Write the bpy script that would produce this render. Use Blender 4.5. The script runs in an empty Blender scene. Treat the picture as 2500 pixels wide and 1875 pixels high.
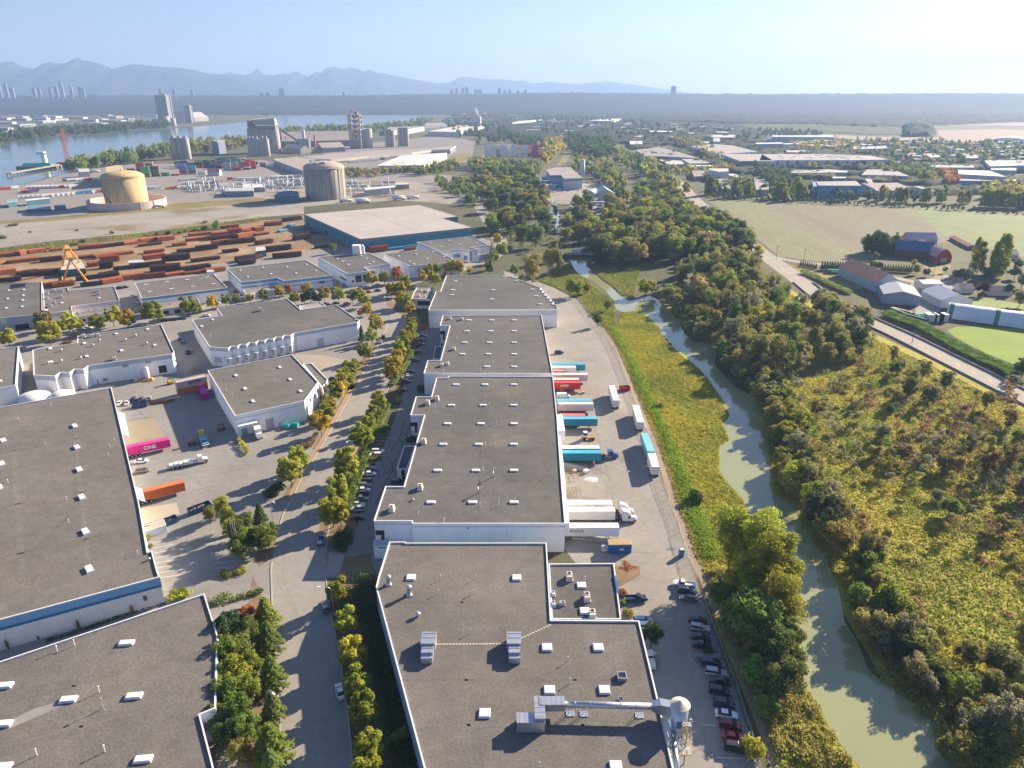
import bpy,math,random
import numpy as np
from mathutils import Vector,Matrix,noise as mnoise
random.seed(7)
RNG = np.random.default_rng(11)
scene = bpy.context.scene
COL = scene.collection
R = math.radians

# ------------------------------------------------------------------ camera
CAM_H,FPX,PITCH = 118.0,1735.0,R(22.1)
cam_data = bpy.data.cameras.new('camera')
cam_data.sensor_width = 36.0
cam_data.lens = 36.0 * FPX / 2500.0
cam_data.clip_start = 1.0
cam_data.clip_end = 60000.0
cam = bpy.data.objects.new('camera',cam_data)
COL.objects.link(cam)
cam.location = (0,0,CAM_H)
cam.rotation_euler = (R(90) - PITCH,0,0)
scene.camera = cam
scene.render.resolution_x,scene.render.resolution_y = 1024,768

# ------------------------------------------------------------------ sky and sun
SUN_EL,SUN_AZ = R(23.0),R(50.0)          # azimuth clockwise from +Y (the view direction)
world = bpy.data.worlds.new('World')
scene.world = world
world.use_nodes = True
wn = world.node_tree
bg = wn.nodes['Background']
sky = wn.nodes.new('ShaderNodeTexSky')
sky.sky_type = 'NISHITA'
sky.sun_disc = False
sky.sun_elevation = SUN_EL
sky.sun_rotation = SUN_AZ
sky.altitude = 100.0
sky.air_density = 1.0
sky.dust_density = 0.5
sky.ozone_density = 3.0
tint = wn.nodes.new('ShaderNodeMix')
tint.data_type,tint.blend_type = 'RGBA','MULTIPLY'
tint.inputs['Factor'].default_value = 1.0
tint.inputs['B'].default_value = (0.88,0.835,0.98,1)
wn.links.new(sky.outputs['Color'],tint.inputs['A'])
wn.links.new(tint.outputs['Result'],bg.inputs['Color'])
bg.inputs['Strength'].default_value = 0.05
sun_data = bpy.data.lights.new('sun','SUN')
sun_data.energy = 5.0
sun_data.angle = R(0.5)
sun_data.color = (1.0,0.82,0.60)
sun = bpy.data.objects.new('sun',sun_data)
COL.objects.link(sun)
sdir = Vector((math.sin(SUN_AZ) * math.cos(SUN_EL),math.cos(SUN_AZ) * math.cos(SUN_EL),math.sin(SUN_EL)))
sun.rotation_euler = sdir.to_track_quat('Z','Y').to_euler()
sun.location = (0,0,300)
vs = scene.view_settings
scene.display_settings.display_device = 'sRGB'
vs.view_transform = 'Standard'
vs.look = 'None'
vs.exposure = 1.68
vs.gamma = 1.0
vs.use_curve_mapping = False
cy = scene.cycles
cy.use_denoising = True
cy.max_bounces = 6
cy.diffuse_bounces = 3
cy.glossy_bounces = 2
cy.transmission_bounces = 4
cy.volume_bounces = 0
cy.transparent_max_bounces = 6
cy.caustics_reflective = False
cy.caustics_refractive = False

# ------------------------------------------------------------------ helpers
_cp,_sp = math.cos(PITCH),math.sin(PITCH)
def G(x,y,z=0.0):
 """survey point: where the sight line through photo pixel (x, y) meets the level z"""
 u,v = (x - 1250.0) / FPX,(y - 937.5) / FPX
 t = (z - CAM_H) / -(_sp + v * _cp)
 return Vector((u * t,(_cp - v * _sp) * t,z))
def tile(ox,oy,s=3.5296):
 return lambda X,Y: (ox + X / s,oy + Y / s)
T0,T1,T2,T3 = [tile(625 * i,100) for i in range(4)]
U0,U1,U2,U3 = [tile(625 * i,500) for i in range(4)]
V0,V1,V2,V3 = [tile(625 * i,940) for i in range(4)]
W0,W1,W2,W3 = [tile(625 * i,1405) for i in range(4)]
S_ = 6.9125
K0,K1,K2,K3 = tile(0,380,S_),tile(300,250,S_),tile(600,250,S_),tile(900,250,S_)
K4,K5,K6,K7 = tile(1220,300,S_),tile(1540,250,S_),tile(1860,250,S_),tile(2180,280,S_)
SRC = lambda X,Y: (X,Y)
def P(tl,*pts):
 return [tl(*p) for p in pts]
def GP(pts,z=0.0):
 return [G(p[0],p[1],z) for p in pts]

def thing(name,label,cat,loc=(0,0,0),rz=0.0,group=None):
 o = bpy.data.objects.new(name,None)
 COL.objects.link(o)
 o.empty_display_size = 0.5
 o.location = loc
 o.rotation_euler = (0,0,rz)
 return tag(o,label,cat,group)
def tag(o,label,cat,group=None):
 o['label'] = label
 o['category'] = cat
 if group:
  o['group'] = group
 return o
def clear_tags(o):
 for k in ('label','category','group','kind'):
  if k in o:
   del o[k]
def obj(name,mesh,parent=None,color=None,loc=None,rot=None,scale=None):
 o = bpy.data.objects.new(name,mesh)
 COL.objects.link(o)
 if parent is not None:
  o.parent = parent
 if color is not None:
  o.color = (color[0],color[1],color[2],1.0)
 if loc is not None:
  o.location = loc
 if rot is not None:
  o.rotation_euler = rot
 if scale is not None:
  o.scale = scale
 return o
def copy_tree(o,parent=None):
 c = o.copy()
 COL.objects.link(c)
 c.parent = parent
 for ch in o.children:
  copy_tree(ch,c)
 return c

class MB:
 """collects boxes, prisms, tubes and sheets into one mesh"""
 def __init__(self,org=(0,0,0)):
  self.v,self.f,self.o = [],[],Vector(org)
 def raw(self,vs,fs):
  n = len(self.v)
  self.v += [tuple(Vector(p) - self.o) for p in vs]
  self.f += [tuple(i + n for i in f) for f in fs]
  return self
 def box(self,c,s,rz=0.0,taper=1.0):
  cx,cy,cz = c
  ca,sa = math.cos(rz),math.sin(rz)
  vs = []
  for k,dz in enumerate((-.5,.5)):
   t = taper if k else 1.0
   for dx,dy in ((-.5,-.5),(.5,-.5),(.5,.5),(-.5,.5)):
    x,y = dx * s[0] * t,dy * s[1] * t
    vs.append((cx + x * ca - y * sa,cy + x * sa + y * ca,cz + dz * s[2]))
  return self.raw(vs,[(3,2,1,0),(4,5,6,7),(0,1,5,4),(1,2,6,5),(2,3,7,6),(3,0,4,7)])
 def prism(self,poly,z0,z1,top=True,bottom=False):
  n = len(poly)
  vs = [(p[0],p[1],z0) for p in poly] + [(p[0],p[1],z1) for p in poly]
  fs = [(i,(i + 1) % n,n + (i + 1) % n,n + i) for i in range(n)]
  if top:
   fs.append(tuple(range(n,2 * n)))
  if bottom:
   fs.append(tuple(range(n - 1,-1,-1)))
  return self.raw(vs,fs)
 def sheet(self,poly,z):
  return self.raw([(p[0],p[1],z) for p in poly],[tuple(range(len(poly)))])
 def tube(self,p0,p1,r0,r1=None,n=8,caps=True):
  r1 = r0 if r1 is None else r1
  p0,p1 = Vector(p0),Vector(p1)
  d = (p1 - p0).normalized()
  a = d.orthogonal().normalized()
  b = d.cross(a)
  vs = []
  for p,r in ((p0,r0),(p1,r1)):
   for i in range(n):
    t = 2 * math.pi * i / n
    vs.append(p + (a * math.cos(t) + b * math.sin(t)) * r)
  fs = [(i,(i + 1) % n,n + (i + 1) % n,n + i) for i in range(n)]
  if caps:
   fs += [tuple(range(n - 1,-1,-1)),tuple(range(n,2 * n))]
  return self.raw(vs,fs)
 def lathe(self,c,prof,n=24):
  vs,fs = [],[]
  for r,z in prof:
   for i in range(n):
    t = 2 * math.pi * i / n
    vs.append((c[0] + r * math.cos(t),c[1] + r * math.sin(t),c[2] + z))
  for k in range(len(prof) - 1):
   for i in range(n):
    j = (i + 1) % n
    fs.append((k * n + i,k * n + j,(k + 1) * n + j,(k + 1) * n + i))
  fs.append(tuple(range(len(vs) - n,len(vs))))
  return self.raw(vs,fs)
 def mesh(self,name,mat,smooth=False):
  me = bpy.data.meshes.new(name)
  me.from_pydata(self.v,[],self.f)
  me.validate()
  if mat is not None:
   me.materials.append(mat)
  if smooth:
   me.polygons.foreach_set('use_smooth',[True] * len(me.polygons))
  me.update()
  return me
 def build(self,name,mat,parent=None,color=None,smooth=False,**kw):
  return obj(name,self.mesh(name,mat,smooth),parent,color,**kw)

def np_mesh(name,verts,quads,mat):
 """fast mesh from numpy arrays of quads (n,4) or tris (n,3)"""
 me = bpy.data.meshes.new(name)
 k = quads.shape[1]
 me.vertices.add(len(verts))
 me.vertices.foreach_set('co',verts.astype(np.float32).ravel())
 me.loops.add(quads.size)
 me.loops.foreach_set('vertex_index',quads.astype(np.int32).ravel())
 me.polygons.add(len(quads))
 me.polygons.foreach_set('loop_start',np.arange(0,quads.size,k,dtype=np.int32))
 if mat is not None:
  me.materials.append(mat)
 me.update(calc_edges=True)
 return me

def ccw(poly):
 a = sum(poly[i][0] * poly[(i + 1) % len(poly)][1] - poly[(i + 1) % len(poly)][0] * poly[i][1] for i in range(len(poly)))
 return list(poly) if a > 0 else list(poly)[::-1]
def inset(poly,d):
 """offset a ccw polygon inward by d (mitred)"""
 n,out = len(poly),[]
 for i in range(n):
  p0,p1,p2 = [Vector((q[0],q[1])) for q in (poly[i - 1],poly[i],poly[(i + 1) % n])]
  e1,e2 = (p1 - p0).normalized(),(p2 - p1).normalized()
  n1,n2 = Vector((-e1.y,e1.x)),Vector((-e2.y,e2.x))
  m = n1 + n2
  if m.length < 1e-4:
   m = n1.copy()
  m.normalize()
  k = d / max(0.35,m.dot(n1))
  out.append(Vector((p1.x + m.x * k,p1.y + m.y * k,0)))
 return out
def centroid(poly):
 return Vector((sum(p[0] for p in poly) / len(poly),sum(p[1] for p in poly) / len(poly),0))
def inside(poly,x,y):
 r = False
 n = len(poly)
 for i in range(n):
  x1,y1,x2,y2 = poly[i][0],poly[i][1],poly[i - 1][0],poly[i - 1][1]
  if (y1 > y) != (y2 > y) and x < (x2 - x1) * (y - y1) / (y2 - y1) + x1:
   r = not r
 return r
def inside_np(poly,xs,ys):
 r = np.zeros(len(xs),bool)
 n = len(poly)
 for i in range(n):
  x1,y1,x2,y2 = poly[i][0],poly[i][1],poly[i - 1][0],poly[i - 1][1]
  if y1 == y2:
   continue
  c = ((y1 > ys) != (y2 > ys)) & (xs < (x2 - x1) * (ys - y1) / (y2 - y1) + x1)
  r ^= c
 return r

# ------------------------------------------------------------------ materials
def mat(name,col=None,rough=0.85,noises=(),col2=None,mix2=(0.2,0.45,0.6),metal=0.0,spec=0.3,trans=0.0,
 bump=None,stretch=None,rnd=0.0,coat=0.0,crack=None,attr=None):
 """procedural material; col None = the object's own colour. noises: (scale, amount, detail) in world metres"""
 m = bpy.data.materials.new(name)
 m.use_nodes = True
 nt = m.node_tree
 N,L = nt.nodes,nt.links
 bs = N['Principled BSDF']
 bs.inputs['Roughness'].default_value = rough
 bs.inputs['Metallic'].default_value = metal
 bs.inputs['Specular IOR Level'].default_value = spec
 bs.inputs['Coat Weight'].default_value = coat
 bs.inputs['Coat Roughness'].default_value = 0.08
 geo = N.new('ShaderNodeNewGeometry')
 pos = geo.outputs['Position']
 if stretch:
  mp = N.new('ShaderNodeMapping')
  mp.inputs['Scale'].default_value = stretch[:3]
  if len(stretch) > 3:
   mp.inputs['Rotation'].default_value = (0,0,stretch[3])
  L.new(pos,mp.inputs['Vector'])
  pos = mp.outputs['Vector']
 oi = N.new('ShaderNodeObjectInfo')
 if attr:
  an = N.new('ShaderNodeAttribute')
  an.attribute_name = attr
  c = an.outputs['Color']
 elif col is None:
  c = oi.outputs['Color']
 else:
  rgb = N.new('ShaderNodeRGB')
  rgb.outputs[0].default_value = (*col,1)
  c = rgb.outputs[0]
 if col2 is not None:
  nz = N.new('ShaderNodeTexNoise')
  nz.inputs['Scale'].default_value = mix2[0]
  nz.inputs['Detail'].default_value = 5
  L.new(pos,nz.inputs['Vector'])
  rp = N.new('ShaderNodeMapRange')
  rp.inputs['From Min'].default_value = mix2[1]
  rp.inputs['From Max'].default_value = mix2[2]
  L.new(nz.outputs['Fac'],rp.inputs['Value'])
  mx = N.new('ShaderNodeMix')
  mx.data_type = 'RGBA'
  L.new(rp.outputs['Result'],mx.inputs['Factor'])
  L.new(c,mx.inputs['A'])
  mx.inputs['B'].default_value = (*col2,1)
  c = mx.outputs['Result']
 fac = None
 for sc,amt,det in noises:
  nz = N.new('ShaderNodeTexNoise')
  nz.inputs['Scale'].default_value = sc
  nz.inputs['Detail'].default_value = det
  nz.inputs['Roughness'].default_value = 0.6
  L.new(pos,nz.inputs['Vector'])
  rp = N.new('ShaderNodeMapRange')
  rp.inputs['From Min'].default_value = 0.28
  rp.inputs['From Max'].default_value = 0.72
  rp.inputs['To Min'].default_value = 1 - amt
  rp.inputs['To Max'].default_value = 1 + amt
  L.new(nz.outputs['Fac'],rp.inputs['Value'])
  if fac is None:
   fac = rp.outputs['Result']
  else:
   mu = N.new('ShaderNodeMath')
   mu.operation = 'MULTIPLY'
   L.new(fac,mu.inputs[0])
   L.new(rp.outputs['Result'],mu.inputs[1])
   fac = mu.outputs[0]
 if crack:
  vo = N.new('ShaderNodeTexVoronoi')
  vo.feature = 'DISTANCE_TO_EDGE'
  vo.inputs['Scale'].default_value = crack[0]
  wz = N.new('ShaderNodeTexNoise')
  wz.inputs['Scale'].default_value = crack[0] * 3
  L.new(pos,wz.inputs['Vector'])
  ad = N.new('ShaderNodeVectorMath')
  ad.operation = 'MULTIPLY_ADD'
  L.new(wz.outputs['Color'],ad.inputs[0])
  ad.inputs[1].default_value = (crack[3],) * 3
  L.new(pos,ad.inputs[2])
  L.new(ad.outputs[0],vo.inputs['Vector'])
  rp = N.new('ShaderNodeMapRange')
  rp.inputs['From Min'].default_value = 0.0
  rp.inputs['From Max'].default_value = crack[1]
  rp.inputs['To Min'].default_value = crack[2]
  rp.inputs['To Max'].default_value = 1.0
  L.new(vo.outputs['Distance'],rp.inputs['Value'])
  mu = N.new('ShaderNodeMath')
  mu.operation = 'MULTIPLY'
  L.new(rp.outputs['Result'],mu.inputs[0])
  if fac is None:
   mu.inputs[1].default_value = 1.0
  else:
   L.new(fac,mu.inputs[1])
  fac = mu.outputs[0]
 if rnd:
  rp = N.new('ShaderNodeMapRange')
  rp.inputs['To Min'].default_value = 1 - rnd
  rp.inputs['To Max'].default_value = 1 + rnd
  L.new(oi.outputs['Random'],rp.inputs['Value'])
  if fac is None:
   fac = rp.outputs['Result']
  else:
   mu = N.new('ShaderNodeMath')
   mu.operation = 'MULTIPLY'
   L.new(fac,mu.inputs[0])
   L.new(rp.outputs['Result'],mu.inputs[1])
   fac = mu.outputs[0]
 if fac is not None:
  vm = N.new('ShaderNodeVectorMath')
  vm.operation = 'SCALE'
  L.new(c,vm.inputs[0])
  L.new(fac,vm.inputs['Scale'])
  c = vm.outputs[0]
 L.new(c,bs.inputs['Base Color'])
 if bump:
  nz = N.new('ShaderNodeTexNoise')
  nz.inputs['Scale'].default_value = bump[0]
  nz.inputs['Detail'].default_value = 4
  L.new(pos,nz.inputs['Vector'])
  bp = N.new('ShaderNodeBump')
  bp.inputs['Strength'].default_value = bump[1]
  bp.inputs['Distance'].default_value = bump[2]
  L.new(nz.outputs['Fac'],bp.inputs['Height'])
  L.new(bp.outputs['Normal'],bs.inputs['Normal'])
 if trans:
  tr = N.new('ShaderNodeBsdfTranslucent')
  L.new(c,tr.inputs['Color'])
  ms = N.new('ShaderNodeMixShader')
  ms.inputs['Fac'].default_value = trans
  L.new(bs.outputs[0],ms.inputs[1])
  L.new(tr.outputs[0],ms.inputs[2])
  L.new(ms.outputs[0],N['Material Output'].inputs['Surface'])
 return m

M = {}
M['asphalt'] = mat('asphalt',None,0.92,((0.05,0.13,5),(0.5,0.10,5),(9,0.10,2)),crack=(0.045,0.006,0.72,6.0))
M['road'] = mat('road_asphalt',None,0.92,((0.05,0.09,4),(0.5,0.08,5),(9,0.08,2)),crack=(0.03,0.004,0.78,8.0))
M['concrete'] = mat('concrete',None,0.9,((0.08,0.10,4),(1.2,0.07,4),(10,0.05,2)))
M['lot'] = mat('worn_concrete_lot',(0.30,0.28,0.245),0.95,((0.02,0.16,5),(0.25,0.14,5)),col2=(0.20,0.16,0.075),mix2=(0.018,0.52,0.66))
M['dirt'] = mat('packed_dirt',(0.25,0.165,0.09),0.98,((0.03,0.2,5),(0.5,0.15,4)),col2=(0.32,0.235,0.145),mix2=(0.03,0.45,0.7))
M['path'] = mat('sandy_path',(0.30,0.235,0.165),0.98,((0.3,0.15,4),(3,0.12,3)))
M['gravel_roof'] = mat('gravel_roof',None,0.97,((0.035,0.17,4),(0.25,0.13,5),(3.4,0.36,3)),bump=(6,0.25,0.1),col2=(0.19,0.172,0.145),mix2=(0.045,0.56,0.95))
M['far_roof'] = mat('flat_roof',None,0.9,((0.03,0.1,4),(0.4,0.08,3)))
M['wall'] = mat('painted_wall',None,0.8,((0.12,0.04,3),(1.4,0.05,4)),stretch=(1,1,0.35))
M['paint'] = mat('painted_metal',None,0.45,((0.5,0.06,3),),spec=0.4)
M['car'] = mat('car_paint',None,0.28,(),spec=0.5,coat=0.6)
M['matte'] = mat('matte_surface',None,0.8,((1.2,0.08,3),))
M['rust'] = mat('rusty_steel',None,0.85,((0.4,0.2,4),(3,0.2,3)),rnd=0.18)
M['glass'] = mat('dark_glass',(0.018,0.026,0.036),0.08,(),spec=0.6)
M['skylight'] = mat('skylight_plastic',(0.78,0.77,0.80),0.35,((1.5,0.05,2),))
M['rubber'] = mat('tyre_rubber',(0.02,0.02,0.022),0.8)
M['galv'] = mat('galvanised_metal',(0.52,0.55,0.60),0.38,((0.8,0.12,3),),metal=0.65)
M['bark'] = mat('bark',None,0.95,((3,0.25,3),))
M['leaf'] = mat('leaf',None,0.7,((0.12,0.22,2),(0.9,0.28,3)),trans=0.5,rnd=0.22,spec=0.2)
M['leaf_far'] = mat('leaf_distant',None,0.8,((0.05,0.25,2),(0.3,0.25,3)),trans=0.3,rnd=0.25,spec=0.15)
M['leaf_mass'] = mat('leaf_mass',None,0.8,((0.08,0.25,2),(0.5,0.28,3)),trans=0.45,spec=0.15,attr='tint')
M['reed'] = mat('marsh_reeds',None,0.85,((0.05,0.22,4),(0.5,0.3,4)),trans=0.45,col2=(0.27,0.35,0.04),mix2=(0.03,0.42,0.62),spec=0.15)
M['grass'] = mat('short_grass',None,0.9,((0.05,0.22,4),(0.8,0.2,4)),trans=0.0)
M['field'] = mat('stubble_field',(0.165,0.155,0.105),0.95,((0.02,0.14,4),(0.5,0.22,4)),col2=(0.18,0.21,0.085),mix2=(0.012,0.48,0.72),stretch=(1,0.07,1,-0.35))
M['lush'] = mat('lush_field',(0.125,0.18,0.05),0.9,((0.03,0.18,4),(0.9,0.2,4)))
M['ground'] = mat('valley_floor',(0.075,0.09,0.038),0.95,((0.004,0.25,4),(0.05,0.25,4),(0.6,0.15,3)),col2=(0.115,0.105,0.055),mix2=(0.006,0.42,0.6))
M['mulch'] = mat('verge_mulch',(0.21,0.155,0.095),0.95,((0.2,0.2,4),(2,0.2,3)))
M['mud'] = mat('bank_mud',(0.10,0.075,0.05),0.9,((0.3,0.25,4),))
M['creek'] = mat('creek_water',(0.285,0.31,0.16),0.07,((0.02,0.12,3),),spec=0.6,bump=(0.8,0.05,0.1))
M['river'] = mat('river_water',(0.085,0.13,0.135),0.14,((0.004,0.12,3),),spec=0.5,bump=(0.25,0.08,0.3),stretch=(0.4,1,1))
M['wood'] = mat('far_wood_canopy',None,0.95,((0.01,0.3,4),(0.06,0.35,4)),spec=0.1)
M['rock'] = mat('mountain_rock',(0.03,0.035,0.042),0.95,((0.002,0.3,4),))

# ------------------------------------------------------------------ setting: terrain, water, pavement
def structure(o):
 o['kind'] = 'structure'
 return o
def sheet(name,pts,z,m,color=None):
 return structure(MB().sheet(ccw(GP(pts)),z).build(name,m,None,color))
def ribbon_pts(line,w):
 L_,R_ = [],[]
 for i,p in enumerate(line):
  a,b = line[max(0,i - 1)],line[min(len(line) - 1,i + 1)]
  d = Vector((b[0] - a[0],b[1] - a[1])).normalized()
  n = Vector((-d.y,d.x)) * w / 2
  L_.append((p[0] + n.x,p[1] + n.y))
  R_.append((p[0] - n.x,p[1] - n.y))
 return L_,R_
def smooth_line(pts,k=6):
 """Catmull-Rom through ground points"""
 out = []
 n = len(pts)
 for i in range(n - 1):
  p0,p1,p2,p3 = [Vector((q[0],q[1])) for q in (pts[max(0,i - 1)],pts[i],pts[i + 1],pts[min(n - 1,i + 2)])]
  for j in range(k):
   t = j / k
   out.append(0.5 * (2 * p1 + (p2 - p0) * t + (2 * p0 - 5 * p1 + 4 * p2 - p3) * t * t + (3 * p1 - p0 - 3 * p2 + p3) * t ** 3))
 out.append(Vector((pts[-1][0],pts[-1][1])))
 return out
def ribbon(name,line,w,z0,z1,m,color=None):
 L_,R_ = ribbon_pts(line,w)
 b = MB()
 for i in range(len(line) - 1):
  q = [R_[i],R_[i + 1],L_[i + 1],L_[i]]
  if z1 - z0 > 0.02:
   vs = [(p[0],p[1],z) for z in (z0,z1) for p in q]
   b.raw(vs,[(4,5,6,7),(0,1,5,4),(2,3,7,6)])
  else:
   b.raw([(p[0],p[1],z1) for p in q],[(0,1,2,3)])
 return structure(b.build(name,m,None,color))
def at_depth(x,y,d):
 u,v = (x - 1250.0) / FPX,(y - 937.5) / FPX
 t = d / (_cp - v * _sp)
 return Vector((u * t,d,CAM_H - t * (_sp + v * _cp)))

b = MB()
xs = [-15500,-6000,-2500,-1000,-400,-100,100,400,1000,2500,6000,15500]
ys = [-300,60,150,300,500,800,1300,2200,4000,8000,17500]
b.raw([(x,y,0) for y in ys for x in xs],[(j * 12 + i,j * 12 + i + 1,(j + 1) * 12 + i + 1,(j + 1) * 12 + i) for j in range(10) for i in range(11)])
structure(b.build('ground',M['ground']))

# mountains on the skyline, three ranges one behind the other
def mountain_range(line,d,rough,seed):
 rr = random.Random(seed)
 pts = []
 for i in range(len(line) - 1):
  (xa,ya),(xb,yb) = line[i],line[i + 1]
  n = max(1,int((xb - xa) / 5))
  for k in range(n):
   t = k / n
   pts.append((xa + (xb - xa) * t,ya + (yb - ya) * t + rr.uniform(-rough,rough) * (1 if k else 0.2)))
 pts.append(line[-1])
 rows = 7
 vs,fs = [],[]
 for i,(x,y) in enumerate(pts):
  top = at_depth(x,y,d)
  zt = max(top.z,3.0)
  for r in range(rows):
   t = r / (rows - 1)
   j = mnoise.noise(Vector((x * 0.03 + seed,t * 4,0.5))) * 0.22 * t * (1 - t) * 4
   vs.append((top.x,d - (t + j * 0.4) * (900 + zt * 1.4),(zt * (1 - t) ** 1.25 * (1 + j)) if r < rows - 1 else -1.0))
  vs.append((top.x,d + 900,-1))
 R1 = rows + 1
 for i in range(len(pts) - 1):
  for r in range(rows - 1):
   fs.append((i * R1 + r,i * R1 + r + 1,(i + 1) * R1 + r + 1,(i + 1) * R1 + r))
  fs.append((i * R1,(i + 1) * R1,(i + 1) * R1 + rows,i * R1 + rows))
 b = MB()
 b.raw(vs,fs)
 structure(b.build('mountain_range',M['rock'],smooth=True))
mountain_range([(-120,160),(-40,148),(0,154),(28,150),(45,160),(62,166),(85,167),(105,155),(121,150),(133,155),(163,153),(188,140),(203,148),(220,150),(248,157),(262,163),(280,167),(303,160),(325,156),(345,158),(380,162),(430,165),(470,170),(500,178),(540,183),(600,190),(660,203),(720,216),(790,231)],12000,0.9,1)
mountain_range([(500,195),(545,181),(560,177),(600,184),(615,178),(628,166.6),(645,182),(667,184),(693,178),(704,181),(724,174),(741,184),(755,185),(772,175),(784,178),(795,166.6),(815,162),(837,169),(860,164.6),(874,168),(886,174),(905,170),(920,178),(942,179),(979,188),(1022,196),(1067,203),(1120,212),(1180,226)],14200,0.8,2)
mountain_range([(1020,214),(1067,204),(1101,200),(1121,189),(1143,187),(1177,192),(1220,193.5),(1250,196),(1284,198),(1307,203),(1343,199),(1372,203),(1409,205),(1448,202),(1479,198),(1519,204),(1562,209),(1618,217),(1675,225),(1720,232)],16000,0.6,3)

# wooded plateau that closes the view, with a ragged tree line
def plateau(line,d,depth,seed):
 rr = random.Random(seed)
 vs,fs,rows = [],[],14
 xs_ = np.arange(line[0][0],line[-1][0],4.0)
 ys_ = np.interp(xs_,[p[0] for p in line],[p[1] for p in line])
 for x,y in zip(xs_,ys_):
  top = at_depth(x,y,d)
  zt = max(top.z,4)
  for r in range(rows):
   t = r / (rows - 1)
   s = t * t * (3 - 2 * t)
   tr = rr.uniform(-2.5,2.5) + (rr.random() ** 6) * 9 * (r == 0)
   vs.append((top.x + rr.uniform(-4,4),d - depth * t + rr.uniform(-12,12),(zt * (1 - s) + 8 + tr) if r < rows - 1 else -1.0))
 for i in range(len(xs_) - 1):
  for r in range(rows - 1):
   fs.append((i * rows + r,i * rows + r + 1,(i + 1) * rows + r + 1,(i + 1) * rows + r))
 b = MB()
 b.raw(vs,fs)
 structure(b.build('wooded_plateau',M['wood'],None,(0.02,0.027,0.018),smooth=True))
plateau([(-200,236),(300,236),(700,236),(930,234.5),(1000,232.5),(1200,231.5),(1290,229.5),(1390,228.5),(1500,230),(1700,231.5),(1900,232.5),(2100,231.5),(2300,230.5),(2600,231.5),(2900,231)],7200,2300,5)

# broad canopies that read as one mass
def canopy(name,label,poly_px,step,h,color,seed,m='wood',fill=1.0):
 poly = GP(poly_px)
 x0,x1 = min(p.x for p in poly),max(p.x for p in poly)
 y0,y1 = min(p.y for p in poly),max(p.y for p in poly)
 nx,ny = int((x1 - x0) / step) + 2,int((y1 - y0) / step) + 2
 rg = np.random.default_rng(seed)
 gx,gy = np.meshgrid(x0 + np.arange(nx) * step,y0 + np.arange(ny) * step)
 gx = gx + rg.uniform(-.4,.4,gx.shape) * step
 gy = gy + rg.uniform(-.4,.4,gy.shape) * step
 ins = inside_np(poly,gx.ravel(),gy.ravel()).reshape(gx.shape)
 z = h * (0.45 + 0.55 * rg.random(gx.shape) ** 0.8) + (rg.random(gx.shape) > .93) * h * .35
 if fill < 1:
  nz = np.array([mnoise.noise(Vector((a / 70,b_ / 70,seed))) for a,b_ in zip(gx.ravel(),gy.ravel())]).reshape(gx.shape)
  ins &= nz < np.quantile(nz,fill)
 z = np.where(ins,z,-0.5)
 idx = np.arange(nx * ny).reshape(ny,nx)
 q = np.stack([idx[:-1,:-1],idx[:-1,1:],idx[1:,1:],idx[1:,:-1]],-1).reshape(-1,4)
 keep = ins.ravel()[q].any(1)
 o = obj(name,np_mesh(name,np.stack([gx,gy,z],-1).reshape(-1,3),q[keep],M[m]),None,color)
 o['kind'] = 'stuff'
 tag(o,label,'wood')
 return o
canopy('distant_wood','dark blue-green peat bog forest below the plateau on the right',P(SRC,(1480,266),(1480,300),(1640,300),(1800,304),(1990,306),(2130,312),(2300,306),(2500,297),(2700,290),(2700,262),(2100,258)),22,13,(0.02,0.03,0.016),21)
canopy('distant_heath','pale olive scrub heath in front of the bog forest',P(SRC,(1740,306),(1860,322),(2000,324),(2120,330),(2260,331),(2275,316),(2150,311),(1990,305),(1860,302)),14,5,(0.085,0.098,0.036),22)
canopy('distant_wood','dark clump of tall trees standing out into the pink bog field',P(SRC,(2205,312),(2205,334),(2278,334),(2276,316),(2250,311)),11,17,(0.02,0.03,0.016),23)
canopy('distant_wood','hazy wooded suburbs on the flat land beyond the river',P(SRC,(-200,242),(-200,262),(120,265),(330,268),(520,262),(640,262),(800,262),(1000,262),(1190,258),(1300,262),(1480,268),(1480,246),(1000,240),(500,241)),64,13,(0.026,0.034,0.02),24)

canopy('distant_wood','low dark groves filling the flat land up the middle',P(SRC,(1100,268),(1480,268),(1640,300),(1800,306),(1870,325),(1860,352),(1640,348),(1490,350),(1380,345),(1250,340),(1130,330)),13,8,(0.03,0.04,0.02),25)
canopy('distant_wood','low dark hedges and gardens of the right-hand estate',P(SRC,(1880,340),(2050,341),(2200,348),(2560,354),(2560,405),(2300,400),(2080,385),(1900,366)),12,5,(0.035,0.045,0.022),26)
canopy('distant_wood','dark tree clumps packed between the industrial buildings on the right',P(SRC,(1500,342),(1860,350),(2060,347),(2300,352),(2560,362),(2560,470),(2300,478),(2080,470),(1850,455),(1760,470),(1700,430),(1600,400)),7,8,(0.045,0.06,0.024),27,'wood',.5)
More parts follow.
